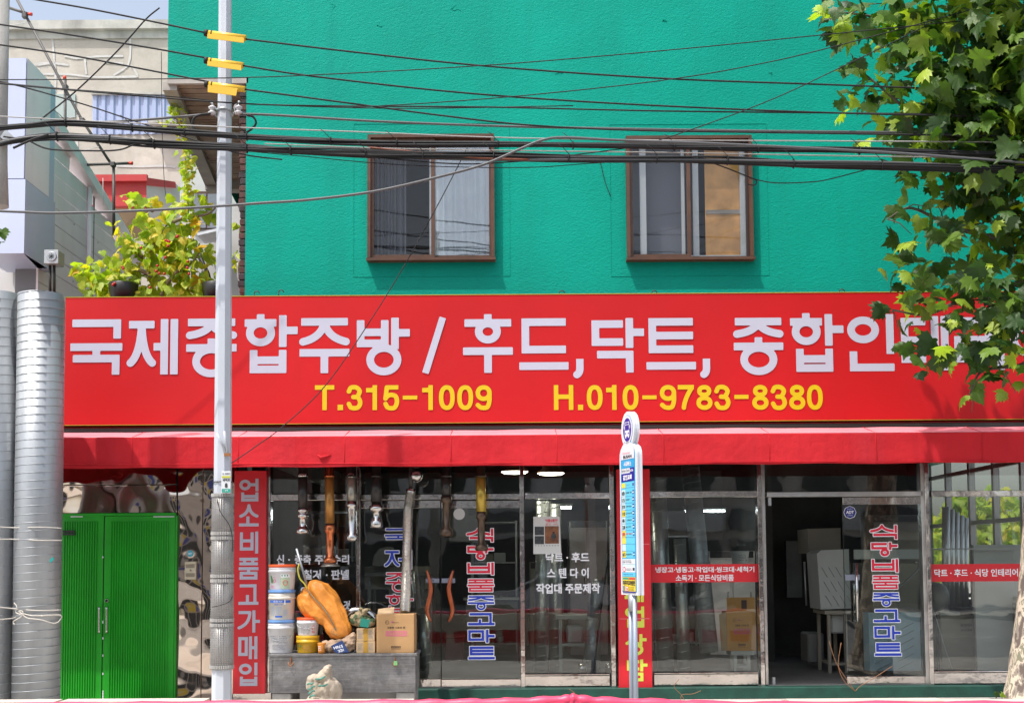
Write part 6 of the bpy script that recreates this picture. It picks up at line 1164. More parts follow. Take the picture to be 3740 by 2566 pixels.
b = B(); b.tube([P(2938, 2050, 1.9), P(2945, 2210, 1.9)], .012); o = part('steel_rail', b, 'alu', None); tag(o, 'thin upright steel rail in the dark doorway', 'rail')
b = B(); q = rect(2950, 2310, 3010, 2420, 2.0); b.box(q[0], q[1], 2.0, 2.4, q[2], q[3], bev=.02); o = part('dark_bin', b, 'in_grey', None); tag(o, 'dark steel bin on the floor of the open doorway', 'bin')
# behind the lettered doorway glass
t = thing('display_fridge', 'tall pale steel refrigerator standing behind the lettered doorway glass', 'refrigerator', tuple(P(3280, 2450, 1.2)))
q = rect(3185, 2055, 3350, 2230, 1.25); b = B(); b.box(q[0], q[1], 1.25, 1.9, q[2], q[3]); part('upper_door', b, 'in_beige', t)
q = rect(3175, 2235, 3362, 2448, .95); b = B(); b.box(q[0], q[1], .95, 1.2, q[2], q[3]); part('blue_filmed_panel', b, 'film_blue', t)
for k in range(6):
    for j in range(2): p0 = P(3195+j*85, 2310+k*28-j*8, .94); b = B(); b.tube([p0, p0+Vector((.20, 0, .10))], .0025, n=4); part('film_tear', b, 'pr_grey', t)
q = rect(3120, 2005, 3378, 2040, 1.1); b = B(); b.box(q[0], q[1], 1.1, 1.13, q[2], q[3]); o = part('glass_shelf', b, 'in_panel', None); tag(o, 'pale shelf edge behind the lettered doorway glass', 'shelf')
b = B(); b.tube([P(3190, 2200, 1.0), P(3290, 2140, 1.0), P(3372, 2062, 1.0)], .008); o = part('wire_rod', b, 'alu', None); tag(o, 'thin slanting metal rod behind the lettered doorway glass', 'rod')
# end window: freezer, fan, white panel
t = thing('ice_maker', 'beige steel kitchen unit with grilles behind the end window', 'kitchen unit', tuple(P(3500, 2450, 1.0))); q = rect(3438, 2245, 3565, 2440, 1.0); b = B(); b.box(q[0], q[1], 1.0, 1.7, q[2], q[3], bev=.01); part('body', b, 'in_beige', t)
for k in range(8):
    for j in range(2): x = q[0]+.25+k*.018; z = q[3]-.14-j*.06; b = B(); b.box(x, x+.007, .992, .998, z, z+.03); part('vent_slot', b, 'in_dark', t)
b = B(); b.box(q[0]+.23, q[1]+.02, .96, 1.4, q[3]+.001, q[3]+.09, bev=.01); part('lid', b, 'in_dark', t); b = B(); b.box(q[0]-.02, q[0]+.228, .96, 1.5, q[3]+.001, q[3]+.05, bev=.005); part('worktop', b, 'in_white', t)
t = thing('white_partition', 'tall plain pale panel standing behind the end window beside the trunk', 'panel', tuple(P(3650, 2450, .7))); q = rect(3562, 1988, 3760, 2448, .7); b = B(); b.box(q[0], q[1], .7, .74, q[2], q[3]); part('board', b, 'in_panel', t); b = B(); b.box(q[0]-.015, q[0]-.001, .69, .75, q[2], q[3]); part('edge_strip', b, 'in_grey', t)
b = B(); c = P(3420, 2178, .7); ball(b, c, .16, .12, .18); o = part('plastic_cover', b, 'in_grey', None); tag(o, 'rounded grey plastic covered fan behind the end window', 'fan'); b = B(); b.tube([c, (c.x, c.y, FZ)], .02); part('stand', b, 'in_dark', o)
q = rect(3402, 2000, 3740, 2006, .6); b = B(); b.box(q[0], q[1], .6, .63, q[2], q[3]); o = part('glass_ledge', b, 'in_panel', None); tag(o, 'thin pale ledge crossing behind the end window above its red band', 'ledge')
for i, px in enumerate((3455, 3472, 3490, 3508, 3524)):
    a_ = P(px, 1990, 2.2+.2*i); b = B(); b.tube([P(px, 1850+10*i, 1.3+.12*i), P(px, 2230, 1.3+.12*i)], .05, n=12); o = part('pale_tube', b, 'galv_in', None); tag(o, 'upright pale duct behind the end window, '+['first', 'second', 'third', 'fourth', 'last'][i]+' from the left of its row', 'duct', 'row of ducts deep behind the end window')
b = B(); b.tube(smooth_path([P(3395, 2200, .6), P(3420, 2260, .6), P(3450, 2360, .6), P(3478, 2440, .6)], 4), .005); o = part('thin_hose', b, 'in_white', None); tag(o, 'thin pale hose hanging beside the beige kitchen unit', 'hose')

# steel kitchen stock standing deeper in the shop
def stock(px0, px1, py0, py1, y, m, label, kind):
    q = rect(px0, py0, px1, py1, y); t = thing(kind, label, kind.replace('_', ' '), ((q[0]+q[1])/2, y, q[2]), 'kitchen stock standing deep in the shop'); x0, x1, z0, z1 = q
    if kind == 'storage_rack':
        for x in (x0, x1-.03):
            for yy in (y, y+.4): b = B(); b.box(x, x+.03, yy, yy+.03, z0, z1); part('upright', b, 'alu', t)
        n = 4
        for k in range(n): z = z0+.12+(z1-z0-.16)*k/(n-1); b = B(); b.box(x0+.031, x1-.031, y+.001, y+.429, z, z+.02); part('shelf', b, 'alu', t)
        for k in range(n-1):
            z = z0+.141+(z1-z0-.16)*k/(n-1); x = x0+.12
            while x < x1-.16:
                r = rnd.uniform(.06, .10); b = B()
                if rnd.random() < .5: b.lathe([(0, r), (r*1.2, r), (r*1.25, r*1.05), (r*1.3, r*1.0)], (x, y+.18, z), n=16); nm = 'pot'
                else: b.box(x-r, x+r, y+.08, y+.3, z, z+r*1.6, bev=.01); nm = 'tin'
                part(nm, b, rnd.choice(['chrome', 'in_white', 'in_beige', 'stainless_dull', 'card']), t); x += r*2.3
    else:
        b = B(); b.box(x0, x1, y, y+.6, z0, z1, bev=.008); part('body', b, m, t); n = 2 if x1-x0 > .5 else 1
        for k in range(n): u0 = x0+.02+(x1-x0-.02)*k/n; u1 = u0+(x1-x0-.04)/n-.02; b = B(); b.box(u0, u1, y-.02, y-.001, z0+.1, z1-.12, bev=.004); part('door', b, m, t); b = B(); b.box(u1-.05, u1-.03, y-.05, y-.021, (z0+z1)/2-.1, (z0+z1)/2+.15); part('handle', b, 'chrome', t)
        b = B(); b.box(x0+.02, x1-.02, y-.012, y-.001, z1-.10, z1-.01); part('control_strip', b, 'in_dark', t)
stock(1060, 1290, 1860, 2400, 3.0, None, 'wire rack of pots behind the leftmost window', 'storage_rack')
stock(1420, 1580, 2100, 2400, 3.4, 'stainless_dull', 'low two door steel refrigerator behind the silver hose', 'refrigerator')
stock(1720, 1890, 1900, 2380, 4.2, None, 'wire rack of pots behind the orange handled door', 'storage_rack')
stock(1935, 2060, 2050, 2400, 4.0, 'in_beige', 'beige two door refrigerator behind the poster window', 'refrigerator')
stock(2080, 2220, 1900, 2390, 3.2, 'stainless_dull', 'tall steel refrigerator behind the lettered glass, near its right end', 'refrigerator')
stock(2390, 2560, 1950, 2380, 3.6, None, 'wire rack of pots behind the three ducts', 'storage_rack')
stock(2590, 2760, 2010, 2390, 2.8, 'stainless_dull', 'steel refrigerator behind the open cardboard box', 'refrigerator')
stock(3190, 3360, 1880, 2300, 3.4, 'in_beige', 'beige cabinet behind the outlined characters of the doorway glass', 'kitchen_cabinet')
# ================================================================== background at the left
mat('old_render', (.52, .48, .42), rough=.9, var=.16, vs=.9, bump=.4, bs=14, detail=9, bdist=.01); mat('old_band', (.47, .46, .42), rough=.9, var=.25, vs=2.2, bump=.5, bs=12); mat('white_streak', (.56, .55, .53), rough=.9, var=.08, vs=9)
mat('blue_sheet', (.36, .42, .60), rough=.45, var=.05, vs=2); mat('pale_green', (.36, .43, .41), rough=.6); mat('red_wall', (.48, .035, .035), rough=.6, var=.08, vs=3); mat('tan_under', (.36, .26, .17), rough=.8, var=.1, vs=2); mat('grey_white', (.52, .51, .50), rough=.8, var=.06, vs=2)
wallmix_later = True
YH = 8.0
ho = thing('old_building', 'weathered beige concrete building with a blue corrugated shutter behind', 'building', tuple(P(380, 1400, YH)))
q = rect(-60, 110, 900, 1700, YH); b = B(); b.box(q[0], q[1], YH, YH+6, q[2], q[3]); part('wall', b, 'old_render', ho)
q = rect(-60, 76, 900, 104, YH-.12); b = B(); b.box(q[0], q[1], YH-.12, YH+6, q[2], q[3]+.02); part('parapet', b, 'old_band', ho); q = rect(-60, 106, 900, 140, YH-.03); b = B(); b.box(q[0], q[1], YH-.03, YH-.001, q[2], q[3]); part('stained_band', b, 'old_band', ho)
STR = [((190, 120), (196, 200), (203, 290), (200, 355)), ((475, 125), (476, 190), (470, 230), (455, 250), (415, 275)), ((235, 205), (270, 212), (310, 212), (350, 207), (450, 205)), ((130, 235), (180, 230), (250, 238)), ((60, 255), (100, 245), (130, 238), (190, 232)), ((310, 215), (312, 245), (316, 272)), ((90, 225), (94, 250)), ((380, 228), (450, 232)), ((120, 270), (250, 272), (350, 282), (500, 280)), ((480, 240), (495, 262), (502, 282)), ((425, 605), (500, 608), (600, 606), (640, 612)), ((280, 510), (283, 545), (282, 580))]
for s_ in STR:
    b = B(); pts = smooth_path([P(x, y, YH-.012) for x, y in s_], 4); n_ = len(pts); w_ = [(.019+.014*noise.noise(Vector((i*.7, s_[0][0], 0)))) for i in range(n_)]; nrm = []
    for i in range(n_):
        t_ = (pts[min(i+1, n_-1)]-pts[max(i-1, 0)]).normalized(); nrm.append(Vector((-t_.z, 0, t_.x)))
    b.add([p+nn*w for p, nn, w in zip(pts, nrm, w_)]+[p-nn*w for p, nn, w in zip(pts, nrm, w_)], [(i, i+1, n_+i+1, n_+i) for i in range(n_-1)]); part('crack_filler', b, 'white_streak', ho)
q = rect(336, 346, 622, 490, YH-.03); b = B(); x = q[0]; pw = .16
while x < q[1]-.02:
    b.prism([(x, YH-.01, q[2]), (x+pw*.15, YH-.045, q[2]), (x+pw*.55, YH-.045, q[2]), (x+pw*.7, YH-.01, q[2]), (x+pw, YH-.01, q[2])], (0, 0, q[3]-q[2])); x += pw
b.box(q[0], q[1], YH-.012, YH-.002, q[2], q[3]); part('corrugated_shutter', b, 'blue_sheet', ho); b = B(); q = rect(334, 340, 640, 346, YH-.06); b.box(q[0], q[1], YH-.08, YH-.001, q[2], q[3]); part('lintel', b, 'old_band', ho)
q = rect(122, 345, 275, 430, YH-.02); b = B(); b.box(q[0], q[1], YH-.03, YH-.001, q[2], q[3]); part('window', b, 'pale_green', ho)
q = rect(612, 300, 626, 350, YH-.05); b = B(); b.box(q[0], q[1], YH-.06, YH-.001, q[2], q[3]); part('rust_edge', b, 'rust', ho)
q = rect(540, 437, 650, 448, YH-.3); b = B(); b.box(q[0], q[1], YH-.3, YH-.05, q[2], q[3]); part('ledge', b, 'old_band', ho); q = rect(572, 449, 640, 475, YH-.1); b = B(); b.box(q[0], q[1], YH-.1, YH-.046, q[2], q[3]); part('vent_opening', b, 'dark_panel', ho)
# red balcony block
rb_ = thing('red_balcony', 'red painted balcony block jutting out below the blue shutter', 'balcony', tuple(P(430, 760, 5.5)))
f0, f1, f2, f3 = P(300, 650, 5.5), P(535, 650, 5.5), P(535, 752, 5.5), P(300, 752, 5.5); b = B(); b.prism([f3, f2, f1, f0], (0, 1.8, 0)); part('front', b, 'red_wall', rb_)
b = B(); b.prism([f1+Vector((.001, 0, 0)), f2+Vector((.001, 0, 0)), P(600, 1000, 6.2), P(660, 1000, 6.6), P(655, 720, 6.8), P(640, 668, 6.6)], (0, .3, 0)); part('side', b, 'grey_white', rb_)
b = B(); b.prism([P(534, 648, 5.45), P(640, 664, 6.5), P(642, 686, 6.5), P(534, 676, 5.45)], (0, .02, 0)); part('red_edge', b, 'red_wall', rb_)
b = B(); b.prism([P(300, 753, 5.6), P(535, 753, 5.6), P(560, 850, 6.5), P(360, 900, 6.5)], (0, .05, 0)); part('underside', b, 'tan_under', rb_)
b = B(); b.box(f0.x, f1.x+.03, 5.42, 5.499, f0.z-.08, f0.z+.03); part('coping', b, 'red_wall', rb_)
# wall and window below the soffit
gh = thing('rear_annex', 'pale rear annex with a brown framed window beyond the climbing vine', 'building', tuple(P(780, 900, 5))); q = rect(655, 600, 960, 1200, 5.2); b = B(); b.box(q[0], q[1], 5.2, 7.0, q[2], q[3]); part('wall', b, 'grey_white', gh)
q = rect(702, 700, 812, 835, 5.15); b = B(); b.box(q[0], q[1], 5.13, 5.199, q[2], q[3]); wn = part('window_frame', b, 'brown_frame', gh); INV[wn.name] = Matrix()
for x0, x1 in ((708, 752), (758, 806)): q = rect(x0, 708, x1, 832, 5.12); b = B(); b.box(q[0], q[1], 5.118, 5.128, q[2], q[3]); part('pane', b, 'curtain_pale', wn)
b = B(); b.prism([P(720, 850, 4.6), P(800, 832, 4.6), P(800, 842, 4.6), P(720, 860, 4.6)], (0, .5, 0)); part('sill', b, 'white_paint', gh)
for pts, r, m in ((((700, 872), (760, 1000), (768, 1040)), .03, 'iron'), (((745, 990), (745, 1080)), .04, 'iron'), (((690, 860), (735, 960)), .02, 'alu'), (((810, 960), (815, 1080)), .05, 'iron')):
    b = B(); b.tube([P(x, y, 3.5) for x, y in pts], r); part('pipe', b, m, gh)
q = rect(668, 1020, 770, 1100, 3.8); b = B(); b.box(q[0], q[1], 3.8, 4.1, q[2], q[3]); part('duct_box', b, 'card_pale', gh)
b = B(); b.tube(smooth_path([P(868, 960, .4), P(870, 1010, .4), P(880, 1050, .4), P(890, 1085, .4)], 4), .012); o = part('wall_cable', b, 'cable_light', None); tag(o, 'pale cable running down beside the exposed brick corner', 'cable')
# planters behind the sign
for px, lab in ((450, 'black planter pot behind the sign under the middle of the vine bush'), (790, 'black planter pot behind the sign next to the grey pole')):
    c = P(px, 1100, .5); b = B(); b.lathe([(0, .13), (.16, .17), (.26, .18), (.27, .17)], (c.x, .5, c.z-.05), n=20); o = part('planter_pot', b, 'dark_panel', None); tag(o, lab, 'pot')
# white clad building
mat('clad', (.92, .83, .87), rough=.45, var=.04, vs=2, bump=.15, bs=4, bdist=.01); mat('clad_blue', (.50, .55, .72), rough=.4, var=.05, vs=1); mat('clad_dark', (.20, .20, .21), rough=.6)
wb = thing('white_clad_building', 'white board clad building with a jutting bay at the left edge', 'building', (-6.5, 1, 0)); XC = P(145, 700, 1.0).x
def side_top(y): return P(150, 400, 1.0).z+(P(455, 905, 4.5).z-P(150, 400, 1.0).z)*(y-1.0)/3.5
zz0 = 3.2; hB = .222; k = 0; z = zz0
while z < 8.2:
    z1 = min(z+hB-.008, 99); yend = 5.2
    for (ya, yb_) in ((1.0, 2.96), (3.0, 5.2)):
        ye = yb_
        if side_top(yb_) < z1: # clip the board under the sloping roof line
            t_ = (z1-side_top(1.0))/((side_top(4.5)-side_top(1.0))/3.5)+1.0; ye = min(yb_, t_)
        if ye <= ya+.05: continue
        b = B(); b.box(XC-.02-.003*((k*7) % 3), XC, ya, ye, z, z1, bev=.004); part('cladding_board', b, 'clad', wb)
    z += hB; k += 1
b = B(); b.box(XC-.3, XC-.03, 1.02, 5.2, zz0, side_top(5.2)-.05); b.box(XC-.012, XC-.002, 2.95, 3.01, zz0, side_top(2.98)); part('backing', b, 'clad_dark', wb)
a0, a1 = Vector((XC, 1.0, side_top(1.0))), Vector((XC, 5.3, side_top(5.3))); b = B(); b.hexa([a0+Vector((-.1, 0, -.04)), a0+Vector((.10, 0, -.04)), a1+Vector((.10, 0, -.04)), a1+Vector((-.1, 0, -.04))], [a0+Vector((-.1, 0, .13)), a0+Vector((.10, 0, .13)), a1+Vector((.10, 0, .13)), a1+Vector((-.1, 0, .13))]); part('roof_trim', b, 'clad', wb)
yv = .25; q = rect(-90, 655, 90, 925, yv); qa_ = rect(-90, 300, 90, 652, yv)
b = B(); b.box(q[0], q[1], yv, 1.2, q[2], q[3]); part('bay_panel', b, 'clad_blue', wb); b = B(); b.box(qa_[0], qa_[1], yv, 1.2, qa_[2], qa_[3]+.3); part('bay_panel', b, 'clad_blue', wb)
xr, xc2, xe = P(89.5, 700, yv).x, XC, XC
b = B(); b.hexa([(xr+.001, yv+.001, q[2]), (XC, .98, q[2]-.0), (XC, 1.0, q[2]), (xr+.001, 1.0, q[2])], [(xr+.001, yv+.001, q[3]), (XC, .98, q[3]), (XC, 1.0, q[3]), (xr+.001, 1.0, q[3])]); part('corner_panel', b, 'clad', wb)
b = B(); b.hexa([(xr+.001, yv+.001, qa_[2]), (XC, .98, qa_[2]), (XC, 1.0, qa_[2]), (xr+.001, 1.0, qa_[2])], [(xr+.001, yv+.001, qa_[3]+.3), (XC, .98, qa_[3]+.3), (XC, 1.0, qa_[3]+.3), (xr+.001, 1.0, qa_[3]+.3)]); part('corner_panel', b, 'clad', wb)
b = B(); b.box(-9, XC-.03, 1.25, 1.4, 0, q[2]+.5); part('lower_wall', b, 'grey_white', wb)
wallmix('old_render', (.7, 1, .25), .45, (.30, .27, .23, 1)); wallmix('old_render', (4, 1, 5), .5, (.36, .33, .28, 1)); wallmix('old_band', (2, 1, .6), .7, (.20, .19, .18, 1)); wallmix('clad', (3, 3, .3), .18, (.45, .42, .40, 1)); wallmix('clad_blue', (4, 1, .3), .15, (.45, .46, .50, 1))
for zz_ in (3.9, 4.8, 5.7, 6.5):
    for yy_ in (1.15, 2.2, 2.85, 3.15, 4.2): b = B(); b.lathe([(0, .012), (.006, .012)], (XC+.0, yy_, zz_), n=8, axis='X'); part('rivet', b, 'alu', wb)
b = B(); b.box(XC-.02, XC+.006, .985, 1.0, zz0, side_top(1.0)); part('corner_trim', b, 'clad', wb)
b = B(); b.tube([(XC+.03, 2.7, zz0), (XC+.03, 2.7, side_top(2.7)-.05)], .03, n=10); part('downpipe', b, 'clad', wb)
mb = thing('electric_meter_box', 'small grey metal box with a round vent on two pipes above the sign', 'box', tuple(P(185, 1075, .3))); q = rect(160, 912, 213, 962, .3); b = B(); b.box(q[0], q[1], .3, .5, q[2], q[3], bev=.006); part('casing', b, 'alu', mb)
c = P(188, 936, .295); b = B(); b.lathe([(-.006, .055), (-.002, .062), (.004, .062)], c, n=24, axis='Y'); part('round_cover', b, 'galv', mb)
b = B()
for a in range(0, 180, 45): u = Vector((math.cos(R(a)), 0, math.sin(R(a))))*.035; b.tube([c-u+Vector((0, -.008, 0)), c+u+Vector((0, -.008, 0))], .0035, n=4)
part('star_vent', b, 'dark_panel', mb)
for px in (183, 198): b = B(); b.tube([P(px, 962, .4), P(px, 1090, .4)], .018); part('pipe', b, 'iron', mb)
# scaffold tubes with red caps
mat('scaf', (.10, .095, .09), rough=.6, metal=.2, var=.2, vs=9); mat('cap_red', (.8, .06, .03), rough=.4); mat('net_green', (.01, .13, .05), rough=.7)
sf = thing('scaffold', 'rusty scaffold tubes with red end caps crossing before the old building', 'scaffold', tuple(P(300, 700, 2.4))); ysf = 2.4
for pts in (((52, -20), (240, 330), (300, 440), (412, 608)), ((238, 290), (238, 620)), ((300, 602), (478, 596)), ((415, 600), (416, 860)), ((35, 30), (105, 52))):
    b = B(); b.tube([P(x, y, ysf) for x, y in pts], .020, n=10); part('tube', b, 'scaf', sf)
for x, y, dx, dz in ((104, 51, .05, -.01), (236, 289, 0, .04), (472, 596, .05, 0)): c = P(x, y, ysf); b = B(); b.tube([c, c+Vector((dx, 0, dz))], .024, n=10); part('end_cap', b, 'cap_red', sf)
for x, y in ((90, 58), (238, 318), (412, 600), (300, 440)): c = P(x, y, ysf-.03); b = B(); b.box(c.x-.035, c.x+.035, ysf-.06, ysf+.02, c.z-.035, c.z+.035, bev=.01); part('clamp', b, 'scaf', sf)
for k, pts in enumerate((((30, 235), (55, 250), (62, 265), (60, 290), (75, 305), (30, 305)), ((252, 552), (268, 560), (280, 585), (300, 600), (280, 602), (262, 580)))):
    b = B(); b.prism([P(x, y, 2.3) for x, y in pts], (0, .01, 0)); o = part('net_scrap', b, 'net_green', None); tag(o, ['green safety net scrap at the upper left by the concrete pole', 'green safety net scrap at the lower end of the scaffold'][k], 'net')
mat('rope_white', (.6, .6, .6), rough=.8)
for k, pts in enumerate((((35, 92), (105, 82)), ((62, 262), (120, 255), (180, 245)), ((125, 355), (180, 340), (230, 330)), ((250, 432), (288, 422)), ((30, 212), (55, 240), (85, 305)), ((268, 556), (310, 548), (362, 536)), ((244, 532), (280, 570), (305, 600)), ((376, 650), (377, 750)))):
    b = B(); b.tube([P(x, y, ysf-.04) for x, y in pts], .004, n=5); part('tie_cord', b, 'rope_white', sf)
# ================================================================== leaves
HALF = [(0, 0), (.15, -.10), (.33, -.16), (.36, -.04), (.56, .02), (.46, .13), (.62, .32), (.42, .33), (.35, .42), (.40, .58), (.24, .57), (.20, .74), (.10, .77), (0, 1.0)]
HALF_V = [(0, 0), (.16, -.14), (.36, -.10), (.48, .08), (.50, .28), (.38, .40), (.34, .58), (.20, .72), (.08, .88), (0, 1.0)]
def leaf_geo(half, seed, curl=1.0):
    r = random.Random(seed); out = half+[(-x, y) for x, y in half[1:-1]][::-1]; pts = []
    f = r.uniform(.1, .5)*curl; dr = r.uniform(.15, .7)*curl; tw = r.uniform(-.3, .3)
    def lift(x, y): return -abs(x)**1.4*f-(max(y-.2, 0)**2)*dr+x*y*tw+.04*math.sin(x*9+seed)+.03*math.sin(y*11+seed*2)
    ins = [(0, .05), (0, .3), (0, .55), (0, .8)]
    mid = [(.22, .05), (.25, .3), (.16, .5)]
    j = [(x*r.uniform(.9, 1.12), y*r.uniform(.94, 1.06)) for x, y in out]; pts = [(0, .28)]+j
    v = [(x, y, lift(x, y)) for x, y in pts]; n = len(j); return v, [(0, i+1, (i+1) % n+1) for i in range(n)]
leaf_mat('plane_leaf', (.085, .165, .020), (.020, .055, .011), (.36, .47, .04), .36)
leaf_mat('vine_leaf', (.46, .50, .05), (.26, .38, .045), (.62, .48, .04), .45)
leaf_mat('yellow_leaf', (.55, .40, .02), (.62, .42, .03), (.50, .22, .02), .4)
def leaf_meshes(half, name, m, n=8, curl=1.):
    out = []
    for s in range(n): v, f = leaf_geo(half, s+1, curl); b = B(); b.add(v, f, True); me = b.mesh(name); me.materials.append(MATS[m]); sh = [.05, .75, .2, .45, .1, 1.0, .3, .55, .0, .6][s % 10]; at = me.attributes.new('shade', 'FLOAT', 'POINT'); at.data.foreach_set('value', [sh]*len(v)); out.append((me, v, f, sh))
    return out
LM = leaf_meshes(HALF, 'leaf', 'plane_leaf', 10, 1.3)
def leaf_mx(p, size, r, facing=(0, -.4, .75), spread=.75):
    n = Vector(facing)+Vector((r.gauss(0, spread), r.gauss(0, spread), r.gauss(0, spread*.6))); n.normalize()
    tip = Vector((r.gauss(0, .7), r.gauss(-.2, .5), -.75+r.gauss(0, .35))); tip = (tip-n*tip.dot(n)).normalized(); x = tip.cross(n)
    M_ = Matrix((x, tip, n)).transposed().to_4x4(); return Matrix.Translation(p) @ M_ @ Matrix.Diagonal((size, size, size, 1))
def merged(mats, metas, name, m, parent, kind='stuff'):
    V = []; Fs = []; SH = []; o = 0
    for M_, (me, v, f, sh) in zip(mats, metas):
        SH += [sh]*len(v)
        A = np.array(M_); vv = np.array(v) @ A[:3, :3].T+A[:3, 3]; V.append(vv); Fs += [tuple(i+o for i in q) for q in f]; o += len(v)
    me = bpy.data.meshes.new(name); me.from_pydata(np.concatenate(V).tolist(), [], Fs); me.polygons.foreach_set('use_smooth', [True]*len(Fs)); me.materials.append(MATS[m]); me.update(); me.attributes.new('shade', 'FLOAT', 'POINT').data.foreach_set('value', SH)
    ob = bpy.data.objects.new(name, me); COL.objects.link(ob); ob.parent = parent; ob.matrix_parent_inverse = INV.get(parent.name, Matrix()); ob['kind'] = kind; return ob
# ------------------------------------------------------------------ plane tree on the pavement at the right
def bark_mat():
    m = bpy.data.materials.new('plane_bark'); m.use_nodes = True; n = m.node_tree.nodes; l = m.node_tree.links; p = n['Principled BSDF']; p.inputs['Roughness'].default_value = .85
    g = n.new('ShaderNodeNewGeometry'); mp = n.new('ShaderNodeMapping'); mp.inputs['Scale'].default_value = (1, 1, .55); l.new(g.outputs['Position'], mp.inputs[0])
    t = n.new('ShaderNodeTexNoise'); t.inputs['Scale'].default_value = 11; t.inputs['Detail'].default_value = 4; t.inputs['Distortion'].default_value = .6; l.new(mp.outputs[0], t.inputs[0])
    rp = n.new('ShaderNodeValToRGB'); rp.color_ramp.interpolation = 'CONSTANT'; e = rp.color_ramp.elements; e[0].position = 0; e[0].color = (.13, .10, .085, 1); e[1].position = .43; e[1].color = (.26, .22, .18, 1)
    for a, c in ((.50, (.56, .47, .37, 1)), (.60, (.20, .19, .13, 1)), (.66, (.42, .37, .28, 1))): x = e.new(a); x.color = c
    l.new(t.outputs['Fac'], rp.inputs[0]); l.new(rp.outputs[0], p.inputs['Base Color']); b = n.new('ShaderNodeBump'); b.inputs['Strength'].default_value = .8; b.inputs['Distance'].default_value = .012; l.new(t.outputs['Fac'], b.inputs['Height']); l.new(b.outputs[0], p.inputs['Normal']); MATS['plane_bark'] = m
bark_mat(); mat('branch', (.10, .085, .06), rough=.85, var=.2, vs=9)
YT = -2.5; tr = thing('plane_tree', 'leafy plane tree with flaking cream and brown bark at the right edge', 'tree', tuple(P(3760, 2640, YT))); tr.location.z = .2; INV[tr.name] = Matrix.Translation(tr.location).inverted()
tp = [P(3762, 2690, YT), P(3772, 2600, YT), P(3790, 2450, YT), P(3808, 2250, YT), P(3822, 2000, YT), P(3830, 1700, YT), P(3835, 1300, YT), P(3825, 900, YT), P(3810, 500, YT), P(3790, 100, YT), P(3780, -300, YT), P(3760, -900, YT)]; tp[0].z = .2
b = B(); pts = smooth_path(tp, 6); n_ = len(pts); ra = np.interp(np.linspace(0, 1, n_), [0, .05, .12, .3, .6, 1], [.46, .36, .28, .235, .19, .09]); b.tube(pts, [float(x)*(1+.05*noise.noise(Vector((i*.4, 0, 3)))) for i, x in enumerate(ra)], n=28); part('trunk', b, 'plane_bark', tr)
CB = []   # crown clumps: world centre, radii, density
def clump(px, py, y, rpx, n, ry=None): CB.append((P(px, py, y), rpx*mpp(y), (ry or .5), n))
TR = random.Random(11)
limbs = [((3800, 700), (3600, 560), (3400, 470), (3230, 330), (3120, 240)), ((3800, 400), (3600, 260), (3380, 120), (3180, 60), (3000, 40)), ((3820, 1000), (3650, 880), (3480, 830), (3330, 760), (3240, 800)), ((3820, 1050), (3680, 1040), (3500, 1100), (3380, 1150), (3260, 1130)), ((3825, 1250), (3740, 1330), (3660, 1340), (3580, 1360), (3540, 1440)), ((3790, 200), (3700, 0), (3500, -80), (3300, -150)), ((3830, 900), (3700, 780), (3560, 700), (3460, 640))]
for i, L in enumerate(limbs):
    dy = [0, .2, .4, .5, .5] if i % 2 else [0, .15, .3, .3, .3]
    pts = smooth_path([P(x, y, YT+dy[min(k, 4)]) for k, (x, y) in enumerate(L)], 5); b = B(); n_ = len(pts); b.tube(pts, [.030*(1-j/n_)+.005 for j in range(n_)], n=8); part('limb', b, 'branch', tr)
    for j in range(2, n_, 3):
        d = Vector((TR.gauss(-.1, .4), TR.gauss(0, .3), TR.gauss(0, .35))); d = d.normalized()*TR.uniform(.2, .45); e = pts[j]+d+Vector((0, 0, -.08)); bb = B(); bb.tube([pts[j], pts[j]+d*.5, e], [.008, .006, .003], n=5); part('twig', bb, 'branch', tr)
